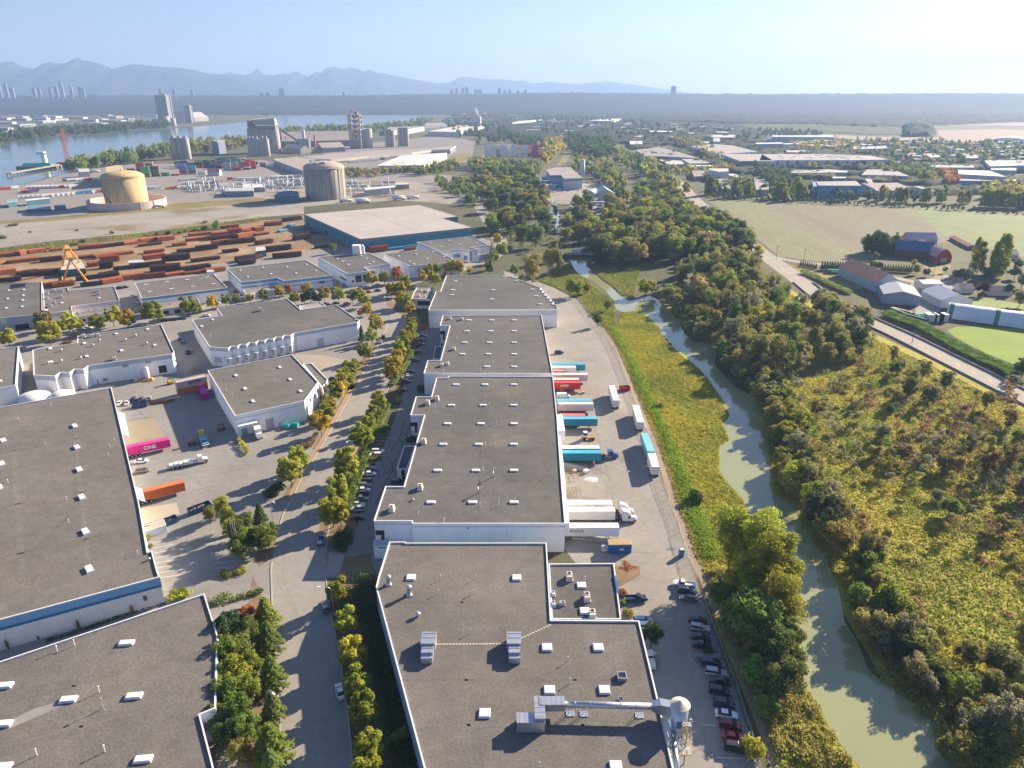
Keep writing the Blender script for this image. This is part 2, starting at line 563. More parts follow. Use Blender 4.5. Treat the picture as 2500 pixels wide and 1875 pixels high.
# fields far and near
sheet('bog_field',P(SRC,(2040,330),(2200,336),(2290,336),(2290,318),(2420,316),(2700,320),(2700,352),(2440,349),(2200,346),(2050,339)),0.25,M['grass'],(0.27,0.19,0.14))
sheet('bog_field',P(SRC,(2290,298),(2520,299),(2700,302),(2700,309),(2480,307),(2300,304)),0.25,M['grass'],(0.24,0.19,0.14))
sheet('farmland',P(SRC,(-200,262),(100,266),(340,269),(400,276),(230,276),(120,282),(-200,280)),0.2,M['grass'],(0.21,0.17,0.10))
sheet('farmland',P(SRC,(-200,284),(98,284),(98,296),(-200,298)),0.2,M['grass'],(0.13,0.085,0.06))
sheet('stubble_field',P(SRC,(1722,486),(1800,490),(2000,498),(2230,509),(2560,528),(2560,640),(2470,622),(2380,600),(2290,592),(2180,610),(2090,645),(1990,636),(1900,626),(1870,600),(1810,552),(1760,512)),0.02,M['field'])
sheet('lush_field',P(U3,(1265,20),(1500,265),(1700,300),(2150,440),(2500,520),(2500,110),(2205,95),(1700,50)),0.03,M['lush'],)
sheet('rice_field',P(U3,(1545,1080),(1620,1050),(1900,1050),(2205,1070),(2500,1090),(2500,1560),(2110,1370),(1900,1290),(1700,1190),(1600,1130)),0.03,mat('bright_crop',(0.15,0.25,0.006),0.9,((0.05,0.14,4),(1.2,0.22,4))))

# river and creek
sheet('river',P(SRC,(-300,378),(0,355),(40,346),(127,335),(255,328),(306,321),(411,315),(504,307),(600,298),(640,289),(668,285),(757,280),(757,271),(803,269),(806,280),(880,279),(936,274),(1022,270),(1085,267),(1078,279),(1036,293),(985,303),(908,318),(860,322),(800,322),(700,334),(620,349),(560,349),(480,356),(420,368),(330,384),(250,400),(190,414),(165,424),(110,436),(60,450),(0,462),(-300,515)),0.35,M['river'])
CREEK_L = P(SRC,(1391,636),(1405,662),(1417,672),(1448,688),(1476,708),(1499,735),(1503,755),(1519,762),(1559,760),(1581,771),(1608,797),(1616,816),(1636,836),(1650,856),(1676,865),(1681,879),(1707,901),(1727,921),(1741,944),(1764,973),(1781,1016),(1764,1036),(1781,1073),(1755,1093),(1758,1155),(1786,1191),(1813,1218),(1850,1300),(1890,1380),(1932,1456),(1946,1501),(1957,1575),(1960,1660),(1968,1683),(2002,1725),(2028,1790),(2085,1858),(2120,1900))
CREEK_R = P(SRC,(1434,636),(1431,650),(1457,670),(1468,684),(1494,701),(1516,724),(1536,735),(1560,730),(1585,722),(1604,730),(1622,752),(1660,789),(1671,812),(1694,834),(1750,837),(1745,891),(1770,919),(1787,939),(1833,965),(1840,974),(1858,1034),(1875,1110),(1884,1205),(1944,1237),(1956,1280),(1994,1337),(2017,1365),(2050,1450),(2062,1518),(2093,1564),(2119,1632),(2150,1660),(2193,1688),(2222,1717),(2300,1765),(2280,1824),(2345,1880),(2365,1900))
CREEK = CREEK_L + CREEK_R[::-1]
sheet('creek',CREEK,0.06,M['creek'])
CREEK_G = ccw(GP(CREEK))
for pts in (P(U2,(330,0),(350,20),(385,120),(370,200),(385,240),(420,240),(400,190),(410,90),(385,0),(350,-60)),P(K4,(800,1400),(870,1380),(960,1400),(980,1470),(950,1600),(900,1640),(860,1620),(850,1500)),P(U2,(1150,0),(1165,120),(1195,130),(1190,20),(1180,-60),(1150,-60)),P(V3,(195,80),(250,150),(270,240),(300,240),(260,130),(220,80)),P(V3,(370,400),(395,330),(415,350),(400,410))):
 sheet('pond',pts,0.05,M['creek'])
sheet('mud_bank',P(U2,(790,640),(860,625),(940,640),(980,700),(960,740),(930,750),(860,690)),0.09,M['path'])

MARSH = mat('marsh_floor',(0.34,0.32,0.05),0.95,((0.05,0.25,4),(0.6,0.3,4)),col2=(0.30,0.20,0.06),mix2=(0.03,0.5,0.75))
sheet('marsh_ground',P(SRC,(1470,790),(1505,800),(1520,758),(1560,754),(1620,800),(1665,856),(1720,901),(1760,950),(1800,1020),(1790,1160),(1830,1215),(1880,1310),(1990,1560),(2080,1760),(2150,1900),(1900,1900),(1760,1560),(1690,1350),(1629,1167),(1566,1002),(1522,897)),0.02,MARSH)
sheet('marsh_ground',P(SRC,(1600,740),(1640,700),(1760,620),(1900,690),(2080,790),(2300,890),(2560,1020),(2560,1900),(2300,1900),(2000,1400),(1860,1200),(1830,950),(1700,820)),0.02,MARSH)
# pavement: yards, lots and streets
ASPH,ASPH_R,CONC = (0.252,0.244,0.225),(0.28,0.27,0.247),(0.42,0.38,0.32)
YARD_L = P(SRC,(-500,930),(0,855),(60,838),(200,790),(430,769),(640,745),(823,722),(905,700),(935,720),(955,770),(925,837),(868,943),(783,1093),(747,1147),(710,1223),(690,1260),(678,1308),(664,1373),(662,1405),(670,1589),(682,1745),(690,1900),(300,2300),(-900,2300))
sheet('yard_pavement',YARD_L,0.01,M['asphalt'],ASPH)
sheet('yard_pavement',P(SRC,(-500,860),(-100,800),(0,768),(0,700),(330,668),(560,640),(760,612),(960,590),(1150,570),(1200,590),(1190,630),(1130,648),(1050,672),(950,700),(905,702),(823,724),(640,747),(430,771),(200,792),(60,840),(0,857)),0.008,M['asphalt'],ASPH)
EW = smooth_line(GP(P(SRC,(-200,905),(60,846),(200,801),(430,779),(640,754),(823,731),(905,713),(985,692),(1060,674),(1130,654),(1195,630),(1222,608),(1212,570),(1190,535),(1168,500),(1152,470),(1130,440))))
ribbon('street',EW,13.0,0,0.016,M['road'],ASPH_R)
ROAD = P(SRC,(690,1900),(682,1745),(670,1589),(662,1405),(664,1373),(678,1308),(690,1260),(710,1223),(747,1147),(783,1093),(868,943),(925,837),(952,778),(945,745),(915,722),(955,700),(985,730),(1000,760),(996,800),(985,830),(945,958),(925,995),(893,1052),(862,1112),(838,1172),(815,1240),(801,1300),(796,1345),(795,1405),(806,1490),(829,1603),(849,1745),(864,1900))
sheet('street',ROAD,0.022,M['road'],ASPH_R)
LOT_S = P(SRC,(985,826),(1030,800),(1100,790),(1110,1000),(1060,1180),(1000,1300),(960,1400),(930,1425),(890,1400),(795,1420),(795,1400),(796,1342),(860,1330),(880,1250),(905,1160),(950,1060),(985,960))
sheet('parking_lot',LOT_S,0.014,M['asphalt'],(0.225,0.215,0.205))
YARD_R = P(SRC,(1228,660),(1290,680),(1350,702),(1409,732),(1431,763),(1448,783),(1465,800),(1494,846),(1511,880),(1528,925),(1540,955),(1556,997),(1576,1053),(1601,1124),(1607,1161),(1630,1218),(1647,1260),(1664,1317),(1675,1351),(1695,1411),(1715,1462),(1732,1518),(1754,1575),(1774,1632),(1797,1688),(1817,1759),(1828,1787),(1839,1830),(1856,1900),(1560,1900),(1500,1500),(1340,1290),(1300,900),(1250,720))
sheet('yard_pavement',YARD_R,0.012,M['asphalt'],(0.285,0.268,0.24))
sheet('loading_pad',P(V2,(470,1380),(640,1440),(820,1440),(820,1360),(470,1310)),0.02,M['concrete'],(0.27,0.25,0.215))
for a,c in ((P(V0,(1075,330),(1330,280),(1420,450),(1100,500)),(0.33,0.275,0.19)),(P(V0,(1215,1060),(1520,1015),(1550,1110),(1240,1200)),(0.42,0.37,0.285)),(P(V1,(600,1659),(640,1400),(750,1440),(770,1620)),(0.30,0.28,0.25)),(P(U1,(330,1280),(590,1300),(800,1340),(780,1400),(550,1430),(360,1330)),(0.34,0.30,0.245))):
 sheet('concrete_pad',a,0.026,M['concrete'],c)
# verges between kerb and yards
for a in (P(V1,(860,0),(560,540),(440,720),(300,1000),(225,965),(360,770),(430,690),(520,560),(480,550),(560,440),(700,190),(800,0)),P(V1,(190,1190),(140,1500),(30,1560),(-20,1500),(60,1380),(150,1230)),P(U1,(1060,1190),(950,1380),(830,1600),(780,1600),(900,1350),(1000,1180)),P(W1,(130,620),(160,900),(210,1600),(215,1800),(-60,1800),(-150,900),(-30,0),(60,200))):
 sheet('verge',a,0.03,M['mulch'])
sheet('verge',P(V1,(1110,110),(960,290),(900,420),(740,680),(650,900),(560,1150),(545,1260),(600,1400),(760,1440),(870,1240),(850,1130),(900,850),(960,620),(1080,380),(1160,180)),0.05,M['mulch'])
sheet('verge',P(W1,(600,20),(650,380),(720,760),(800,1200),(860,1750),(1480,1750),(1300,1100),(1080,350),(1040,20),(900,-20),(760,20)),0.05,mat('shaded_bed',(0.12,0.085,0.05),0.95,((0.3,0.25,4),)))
sheet('verge',P(U1,(1290,980),(1300,1110),(1130,1600),(1190,1600),(1400,1130),(1420,1000),(1360,880),(1180,840),(1120,780),(1130,870),(1230,930)),0.05,M['mulch'])
sheet('verge',P(V2,(890,1560),(1100,1560),(1105,1640),(930,1740),(870,1700)),0.05,M['mulch'])
sheet('lawn',P(W1,(760,-150),(980,-190),(1040,20),(830,130),(700,40)),0.055,M['grass'],(0.20,0.15,0.07))
def kerb(tl,*pts):
 ribbon('kerb',smooth_line(GP(P(tl,*pts))),0.32,0.0,0.14,M['concrete'],(0.42,0.37,0.31))
kerb(SRC,(690,1900),(682,1745),(670,1589),(662,1405),(664,1373))
kerb(SRC,(678,1308),(690,1260),(710,1223),(747,1147),(783,1093),(868,943),(925,837),(952,778))
kerb(SRC,(985,830),(945,958),(925,995),(893,1052),(862,1112),(838,1172),(815,1240),(801,1300),(796,1345))
kerb(SRC,(795,1405),(806,1490),(829,1603),(849,1745),(864,1900))
# footpath beside the left kerb
ribbon('footpath',smooth_line(GP(P(V1,(820,40),(535,540),(410,745),(285,985)))),1.6,0,0.045,M['concrete'],(0.36,0.25,0.17))
# painted bay lines
def bays(lines,w=0.12,z=0.03):
 b = MB()
 for a,c in lines:
  L_,R_ = ribbon_pts([G(*a),G(*c)],w)
  b.raw([(p[0],p[1],z) for p in (R_[0],R_[1],L_[1],L_[0])],[(0,1,2,3)])
 structure(b.build('bay_lines',M['matte'],None,(0.75,0.74,0.72)))
bays([(V0(1305 + i * 6,1365 + i * 43),V0(1495 + i * 12,1325 + i * 44)) for i in range(8)] + [(V0(1770 + i * 14,1330 + i * 42),V0(1945 + i * 17,1285 + i * 46)) for i in range(7)])
bays([(V0(1120 + i * 7,655 + i * 45),V0(1280 + i * 4,625 + i * 45)) for i in range(4)] + [(V0(1960 + i * 20,545 + i * 25),V0(2070 + i * 20,525 + i * 25)) for i in range(4)])
bays([(V1(1000 - i * 22,450 + i * 30 if i < 5 else 500 + i * 33),V1(1150 - i * 20,455 + i * 30 if i < 5 else 505 + i * 33)) for i in range(16)])
bays([(V1(1130 + i * 6,250 - i * 24),V1(1235 + i * 6,252 - i * 24)) for i in range(4)])
bays([(W2(1300 + i * 22,300 + i * 84),W2(1480 + i * 24,318 + i * 84)) for i in range(0)] + [(W2(1760,1570),W2(2010,1577)),(W2(960,305),W2(1080,312)),(W2(1640,1285),W2(1770,1295))])
# dirt track outside the fence
PATH = smooth_line(GP(P(SRC,(1470,800),(1496,840),(1522,897),(1541,945),(1566,1002),(1600,1082),(1629,1167),(1649,1237),(1668,1280),(1688,1351),(1717,1405),(1745,1470),(1780,1545),(1815,1630),(1850,1720),(1880,1800),(1905,1900))))
ribbon('dirt_track',PATH,3.0,0,0.05,M['path'])

# north-west lands: steel yard, empty lot, terminal, gas plant
STEEL = P(SRC,(-300,760),(0,690),(330,690),(570,652),(770,625),(880,600),(742,560),(742,524),(690,535),(640,538),(470,567),(320,577),(130,605),(0,622),(-300,660))
sheet('steel_yard_ground',STEEL,0.006,M['dirt'])
sheet('empty_lot',P(SRC,(-300,640),(0,605),(130,588),(330,570),(480,552),(640,530),(742,522),(742,505),(840,495),(960,488),(1130,500),(1140,470),(980,462),(750,486),(560,500),(300,522),(160,536),(0,548),(-300,570)),0.007,M['lot'])
sheet('grass_strip',P(SRC,(-300,578),(0,548),(160,536),(300,522),(560,500),(660,488),(640,482),(420,497),(300,512),(220,517),(195,527),(0,540),(-300,565)),0.012,M['grass'],(0.20,0.17,0.06))
sheet('terminal_yard',P(SRC,(-300,520),(0,462),(60,450),(110,438),(190,416),(330,400),(520,400),(640,390),(750,420),(1000,420),(1130,430),(1120,455),(950,470),(750,490),(640,484),(300,515),(0,542),(-300,570)),0.009,M['concrete'],(0.245,0.23,0.21))
sheet('gas_plant_ground',P(SRC,(600,440),(760,440),(960,440),(1080,452),(1075,480),(960,490),(830,497),(720,497),(620,480)),0.016,M['lot'])
sheet('empty_lot',P(SRC,(-300,700),(0,655),(60,628),(30,610),(-300,640)),0.011,M['grass'],(0.22,0.17,0.09))
sheet('depot_yard',P(SRC,(760,360),(900,350),(1080,330),(1160,345),(1150,395),(1010,412),(860,412)),0.012,M['concrete'],(0.225,0.215,0.2))
sheet('grass_strip',P(SRC,(1040,405),(1110,378),(1150,372),(1140,392),(1060,420)),0.018,M['grass'],(0.20,0.185,0.07))
sheet('grass_strip',P(K4,(960,720),(1110,480),(1200,480),(1180,560),(1110,690)),0.018,M['grass'],(0.20,0.20,0.06))
sheet('yard_pavement',P(SRC,(1280,470),(1330,450),(1440,440),(1500,460),(1500,520),(1440,545),(1390,500),(1300,490)),0.012,M['lot'])
# the parkway on the right and the farm lane
PKW = smooth_line(GP(P(SRC,(1510,385),(1560,398),(1610,415),(1640,432),(1665,452),(1690,480),(1735,520),(1790,560),(1850,610),(1905,650),(1960,690),(2010,728),(2090,770),(2200,820),(2330,885),(2450,945),(2600,1020))))
ribbon('parkway',PKW,15.0,0,0.03,M['road'],(0.33,0.305,0.27))
FORK = smooth_line(GP(P(SRC,(1860,618),(1893,628),(1930,636),(1990,644),(2060,650),(2140,668),(2240,690))))
ribbon('farm_lane',FORK,7.0,0,0.034,M['road'],(0.32,0.30,0.27))
sheet('farm_yard',P(U3,(1230,680),(1500,600),(1700,640),(1600,720),(1420,800),(1480,880),(1500,960),(1260,960),(1290,820)),0.02,M['lot'])
for k,off in enumerate((-6.6,6.6)):
 L_ = ribbon_pts(PKW,abs(off) * 2)[0 if off > 0 else 1]
 ribbon('crash_barrier',L_[60:],0.45,0.0,0.85,M['concrete'],(0.34,0.33,0.33))
b = MB()
for i in range(20,len(PKW) - 1,2):
 L_,R_ = ribbon_pts([PKW[i],PKW[i].lerp(PKW[i + 1],0.7)],0.3)
 b.raw([(p[0],p[1],0.036) for p in (R_[0],R_[1],L_[1],L_[0])],[(0,1,2,3)])
structure(b.build('lane_line',M['matte'],None,(0.75,0.55,0.12)))
sheet('lawn',P(U3,(140,500),(360,560),(560,620),(820,660),(810,720),(620,740),(400,640),(220,560)),0.018,M['grass'],(0.21,0.18,0.06))
sheet('lawn',P(U3,(1560,770),(1860,800),(2205,860),(2205,900),(1900,880),(1700,860)),0.018,M['grass'],(0.16,0.24,0.04))
sheet('lawn',P(U3,(1340,520),(1580,520),(1500,610),(1380,590)),0.018,M['grass'],(0.22,0.19,0.06))

# haze: one closed box of pale air around everything but the sky
b = MB()
b.raw([(x,y,z) for z in (-2.0,880.0) for y in (-500,17800) for x in (-15800,15800)],[(0,2,3,1),(4,5,7,6),(0,1,5,4),(2,6,7,3),(0,4,6,2),(1,3,7,5)])
hm = bpy.data.materials.new('haze')
hm.use_nodes = True
hm.node_tree.nodes.remove(hm.node_tree.nodes['Principled BSDF'])
pv = hm.node_tree.nodes.new('ShaderNodeVolumePrincipled')
pv.inputs['Color'].default_value = (0.38,0.59,1.0,1)
pv.inputs['Density'].default_value = 1.0e-4
pv.inputs['Anisotropy'].default_value = 0.2
hm.node_tree.links.new(pv.outputs[0],hm.node_tree.nodes['Material Output'].inputs['Volume'])
hz = b.build('haze',hm)
hz['kind'] = 'stuff'
tag(hz,'pale blue haze over the whole valley','haze')

# ------------------------------------------------------------------ buildings
WHITE,CREAM,GREY_W = (0.83,0.83,0.84),(0.68,0.62,0.50),(0.45,0.46,0.48)
ROOF_D,ROOF_W,ROOF_L = (0.112,0.110,0.106),(0.148,0.141,0.130),(0.40,0.37,0.33)
BLUE_B,DK_BLUE,STEEL_B = (0.16,0.36,0.55),(0.03,0.10,0.20),(0.28,0.33,0.40)
def saw(a,b,n,off,h):
 """toothed dock front between two roof pixels"""
 A,B = G(a[0],a[1],h),G(b[0],b[1],h)
 d = (B - A) / n
 nr = Vector((d.y,-d.x,0)).normalized()
 out = []
 for i in range(n):
  out += [A + d * i,A + d * (i + 0.55) + nr * off]
 return out + [B]
class Bld:
 pass
def building(name,label,px,h,roof=ROOF_D,wall=WHITE,bands=(),panel=6.5,cop=(0.72,0.72,0.73),cat='warehouse',cw=0.24,group=None,roofmat='gravel_roof',rec=0.4):
 B = Bld()
 poly = ccw([p if isinstance(p,Vector) else G(p[0],p[1],h) for p in px])
 poly = [Vector((p.x,p.y,0)) for p in poly]
 B.poly,B.h = poly,h
 c = centroid(poly)
 B.c = c
 B.root = root = thing(name,label,cat,c,0,group)
 core = inset(poly,0.12) if panel else poly
 MB(c).prism(core,0,h - 0.05,top=False).build('wall',M['wall'],root,tuple(x * 0.8 for x in wall) if panel else wall)
 inner = inset(poly,cw)
 MB(c).sheet(inner,h - rec).build('roof',M[roofmat],root,roof)
 outer = inset(poly,-0.06)
 n = len(poly)
 vs = [(p.x,p.y,h - 0.25) for p in outer] + [(p.x,p.y,h) for p in outer] + [(p.x,p.y,h) for p in inner] + [(p.x,p.y,h - rec) for p in inner]
 fs = []
 for i in range(n):
  j = (i + 1) % n
  fs += [(k * n + i,k * n + j,(k + 1) * n + j,(k + 1) * n + i) for k in range(3)]
 MB(c).raw(vs,fs).build('coping',M['wall'],root,cop)
 if panel:
  for i in range(n):
   a,b = poly[i],poly[(i + 1) % n]
   d = b - a
   ln = d.length
   nr = Vector((d.y,-d.x,0)).normalized()
   mid = (a + b) / 2
   if ln < 1.5 or nr.dot(Vector((0,0,0)) - mid) < -5:       # far sides stay plain walls
    continue
   k = max(1,round(ln / panel))
   for q in range(k):
    p0,p1 = a + d * (q / k) + d.normalized() * 0.02,a + d * ((q + 1) / k) - d.normalized() * 0.02
    MB(c).prism([p0,p1,p1 - nr * 0.12,p0 - nr * 0.12],0,h - 0.26).build('wall_panel',M['wall'],root,tuple(x * (1 + random.uniform(-.035,.02)) for x in wall))
 for z0,z1,col in bands:
  o1 = inset(poly,-0.05)
  MB(c).prism(o1,z0,z1,top=False).build('wall_band',M['wall'],root,col)
 return B
def ray(px):
 u,v = (px[0] - 1250.0) / FPX,(px[1] - 937.5) / FPX
 return Vector((u,_cp - v * _sp,-(_sp + v * _cp)))
def wall_hit(B,px):
 d = ray(px)
 best = None
 n = len(B.poly)
 for i in range(n):
  a,b = B.poly[i],B.poly[(i + 1) % n]
  e = b - a
  nr = Vector((e.y,-e.x,0))
  den = nr.dot(d)
  if den >= 0:
   continue
  t = nr.dot(a) / den
  p = Vector((0,0,CAM_H)) + d * t
  s = (Vector((p.x,p.y,0)) - a).dot(e) / e.length_squared
  if -0.05 <= s <= 1.05 and -3 < p.z < B.h + 1.0 and (best is None or t < best[0]):
   best = (t,a,e.normalized(),nr.normalized(),(s * e.length),max(0.05,min(p.z,B.h)))
 return best
def wall_item(B,name,p0,p1,color,m='wall',proud=0.10,parent=None,wmin=0.3):
 """a box on the wall seen between two photo pixels (opposite corners)"""
 w = wall_hit(B,((p0[0] + p1[0]) / 2,(p0[1] + p1[1]) / 2))
 if not w:
  return None
 _,a,e,nr,s0,_z = w
 vals = []
 for p in (p0,p1):
  d = ray(p)
  t = nr.dot(a) / nr.dot(d)
  q = Vector((0,0,CAM_H)) + d * t
  vals.append(((Vector((q.x,q.y,0)) - a).dot(e),q.z))
 s_a,s_b = sorted(v[0] for v in vals)
 z_a,z_b = sorted(min(max(v[1],0.02),B.h - 0.3) for v in vals)
 if s_b - s_a < wmin:
  s_b = s_a + wmin
 if z_b - z_a < 0.3:
  z_b = z_a + 0.3
 q0,q1 = a + e * s_a,a + e * s_b
 return MB(B.c).prism([q0 + nr * proud,q1 + nr * proud,q1 - nr * 0.05,q0 - nr * 0.05][::-1],z_a,z_b,bottom=True).build(name,M[m],parent or B.root,color)
def long_angle(B):
 best = max(range(len(B.poly)),key=lambda i: (B.poly[(i + 1) % len(B.poly)] - B.poly[i]).length)
 d = B.poly[(best + 1) % len(B.poly)] - B.poly[best]
 return math.atan2(d.y,d.x)
# shared rooftop pieces
def dome_mesh(w,l,name):
 b = MB()
 b.box((0,0,0.16),(w,l,0.32))
 b.raw([(x * w / 2 * k,y * l / 2 * k,z) for k,z in ((0.98,0.325),(0.86,0.46)) for x,y in ((-1,-1),(1,-1),(1,1),(-1,1))],[(0,1,5,4),(1,2,6,5),(2,3,7,6),(3,0,4,7),(4,5,6,7)])
 return b.mesh(name,M['skylight'])
SKY_SQ,SKY_LG = dome_mesh(2.2,2.2,'skylight'),dome_mesh(2.6,1.25,'skylight')
VENT = MB().tube((0,0,0),(0,0,1.15),0.07,n=6).lathe((0,0,1.1),[(0.05,0),(0.15,0.08),(0.15,0.2),(0.06,0.28)],8).mesh('vent_pipe',M['matte'])
STACK = MB().box((0,0,0.2),(1.5,1.5,0.4),taper=0.8).lathe((0,0,0),[(0.5,0.35),(0.5,2.1),(0.62,2.1),(0.72,2.35),(0.62,2.6),(0.3,2.78),(0.02,2.82)],14).mesh('exhaust_stack',M['galv'],True)
TURB = MB().lathe((0,0,0),[(0.35,0),(0.3,0.45),(0.55,0.55),(0.62,0.8),(0.45,1.05),(0.02,1.15)],10).mesh('turbine_vent',M['galv'],True)
ACU = MB().box((0,0,0.15),(2.5,1.7,0.3)).box((0,0,0.85),(2.2,1.4,1.1)).box((0.3,0,1.47),(1.2,1.2,0.12)).mesh('rooftop_unit',M['paint'])
ACF = MB().lathe((0.3,0,1.54),[(0.42,0),(0.42,0.05),(0.02,0.05)],12).mesh('fan',M['rubber'])
GOOSE = MB().tube((0,0,0),(0,0,2.0),0.16).tube((0,0,1.95),(0.5,0,2.45),0.16).tube((0.45,0,2.42),(1.1,0,2.3),0.16).tube((1.05,0,2.33),(1.35,0,1.85),0.18).mesh('gooseneck_vent',M['galv'],True)
TAR = mat('tar_patch',(0.19,0.185,0.175),0.9,((0.4,0.2,4),))
def roof_item(B,kind,px,rz=None,color=None,sc=1.0):
 p = G(px[0],px[1],B.h - 0.4) - B.c
 rz = long_angle(B) if rz is None else rz
 me,nm,col = {'sq': (SKY_SQ,'skylight',None),'lg': (SKY_LG,'skylight',None),'vent': (VENT,'vent_pipe',(0.72,0.72,0.74)),'stack': (STACK,'exhaust_stack',None),'turb': (TURB,'turbine_vent',None),'ac': (ACU,'rooftop_unit',(0.62,0.58,0.50)),'goose': (GOOSE,'gooseneck_vent',None)}[kind]
 o = obj(nm,me,B.root,color or col,(p.x,p.y,B.h - 0.395),(0,0,rz),(sc,sc,sc))
 if kind == 'ac':
  obj('fan',ACF,o)
 return o
def roof_items(B,kind,tl,pts,**kw):
 for p in pts:
  roof_item(B,kind,tl(*p),**kw)

# --- the near building in the middle
bA = building('warehouse','gravel-roofed warehouse nearest the camera with a ducted dust collector at its side',
 P(SRC,(950.8,1322.5),(990,1322.5),(990,1325),(1334,1325),(1345,1513.5),(1560,1515),(1608,1715),(1644,1875),(1662,1960),(1060,1960),(1036,1875),(918,1432),(925,1404)),9.0,ROOF_W,(0.34,0.48,0.66),((7.2,8.6,(0.18,0.34,0.58)),))  # wall colour carries the blue tint of its shaded side
roof_items(bA,'sq',SRC,[(1003,1411),(1261,1412),(1335,1582),(1460,1582),(1341,1686),(1475,1686),(1183,1743),(1503,1873)],rz=0.0)
roof_items(bA,'stack',SRC,[(949,1428),(999,1453)])
roof_items(bA,'vent',W1,[(1590,35),(1890,35),(1570,160),(1875,160),(1848,500)])
roof_items(bA,'vent',W2,[(480,740),(497,930),(237,1655)])
roof_item(bA,'turb',W1(1395,355),sc=1.1)
def duct_unit(px0,px1):
 p0,p1 = G(*px0,8.6) - bA.c,G(*px1,8.6) - bA.c
 u = MB()
 ln = (p1 - p0).length
 u.box((0,ln * 0.30,1.15),(3.1,ln * 0.52,2.3)).box((0.1,-ln * 0.12,0.95),(2.5,ln * 0.36,1.9)).box((0.1,-ln * 0.37,0.75),(2.4,ln * 0.16,1.5))
 for k in range(5):
  u.box((0.05,-ln * 0.28 + k * ln * 0.19,2.0 + (0.34 if k > 2 else -0.06)),(2.9 if k > 2 else 2.55,0.08,0.08))
 m = (p0 + p1) / 2
 u.build('rooftop_unit',M['galv'],bA.root,loc=(m.x,m.y,8.605))
duct_unit((1043,1624),(1046,1566))
duct_unit((1254,1624),(1256,1566))
hatch = MB(bA.c)
hp = G(1518,1655,8.6)
for dx,dy,w,l in ((-.85,0,.18,1.9),(.85,0,.18,1.9),(0,-.85,1.5,.18),(0,.85,1.5,.18)):
 hatch.box((hp.x + dx,hp.y + dy,9.0),(w,l,0.8))
hatch.box((hp.x,hp.y,8.66),(1.6,1.6,0.1)).build('roof_hatch',M['galv'],bA.root)
rc = G(1515,1710,8.6)
MB(bA.c).lathe((rc.x,rc.y,8.605),[(0.55,0),(0.55,0.5),(0.48,0.5),(0.48,0.1)],16).build('round_vent',M['galv'],bA.root)
pav = MB().box((0,0,0.03),(0.55,0.35,0.06)).mesh('paver',M['concrete'])
for a,b_,n in ((W1(1530,594),W1(2160,590),23),(W2(65,548),W2(325,430),12)):
 for i in range(n):
  t = i / (n - 1)
  q = G(a[0] + (b_[0] - a[0]) * t,a[1] + (b_[1] - a[1]) * t,8.6) - bA.c
  obj('paver',pav,bA.root,(0.55,0.48,0.36),(q.x,q.y,8.604))
bAx = building('office_annex','low flat-roofed annex with air conditioners in the corner of the nearest warehouse',
 P(SRC,(1340,1376),(1499,1375),(1516,1511),(1347,1511)),6.8,ROOF_D,WHITE,(),cat='annex')
roof_items(bAx,'sq',SRC,[(1419,1430),(1427,1493)],rz=0.0)
for px,c in (((1390,1413),None),((1433,1463),None),((1446,1505),None),((1351,1453),(0.6,0.6,0.6)),((1351,1478),(0.55,0.55,0.55)),((1373,1476),(0.5,0.5,0.5))):
 roof_item(bAx,'ac',px,rz=random.choice((0,1.57)),color=c,sc=1.0 if c is None else 0.6)
roof_items(bAx,'vent',SRC,[(1428,1417),(1322,1388)])
bp = MB(bAx.c)
q = G(1503,1425,7)
bp.box((q.x + .2,q.y,3.4),(0.5,7.0,6.9)).build('blue_panel',M['paint'],bAx.root,(0.02,0.12,0.42))

# --- the long warehouse in three lengths
bB1 = building('warehouse','long dark-roofed warehouse length with rows of skylights beside the docked trailers',
 P(SRC,(912.6,1271),(1006,1271),(1006,1277.5),(1380,1277.5),(1372,1186),(1360,1017),(1350,919),(1094,918),(1094,922),(1065.5,922),(1053,968),(1015.4,968),(1002,1013),(1036,1013),(986,1187),(941,1187)),9.4,ROOF_D,WHITE,((8.2,8.4,(0.55,0.3,0.3)),))
bB2 = building('warehouse','middle length of the long dark-roofed warehouse between two lower parapets',
 P(SRC,(1034.4,911),(1094,911),(1349,911.5),(1322,769),(1081,769.7),(1074,794.6),(1098,794.6),(1075.5,879.6),(1044,879.6)),9.8,ROOF_D,WHITE)
bB3 = building('warehouse','far length of the long warehouse with toothed dock walls on its right side',
 P(SRC,(1045.7,756.4),(1360.5,755)) + saw((1359.5,745),(1322,703.4),6,-2.0,10.2)[0:] + P(SRC,(1250,675.6),(1228.4,672),(1089.6,672),(1075.4,711),(1064,711.6)),10.2,ROOF_D,WHITE,((6.8,9.4,(0.60,0.62,0.66)),))
roof_items(bB1,'lg',V1,[(1683,178),(1955,178),(1650,337),(1937,337),(1613,515),(1918,515),(1565,740),(1893,740),(1507,1015),(1865,1015)],rz=0.0)
roof_items(bB1,'lg',V2,[(15,178),(15,337),(15,515),(15,740),(15,1015)],rz=0.0)
roof_items(bB1,'lg',U1,[(1722,1553),(1973,1553)],rz=0.0)
roof_items(bB1,'lg',U2,[(15,1553)],rz=0.0)
roof_items(bB1,'ac',V1,[(1560,128),(1480,165),(1447,500),(1415,895),(1170,1080)])
roof_items(bB1,'vent',V1,[(2010,175),(2070,335),(2040,350),(1975,520),(2060,520),(1957,740),(2047,740),(2095,1005),(1930,1045),(2092,1045),(1400,1125),(1620,1180),(1545,195),(2172,150)])
roof_items(bB1,'goose',V1,[(2045,795),(1915,935)])
roof_items(bB1,'turb',V1,[(1352,995)],sc=0.6)
roof_items(bB2,'lg',U1,[(1835,998),(2030,998),(1817,1092),(2022,1092),(1797,1190),(2010,1190),(1777,1290),(2002,1290),(1990,1398)],rz=0.0)
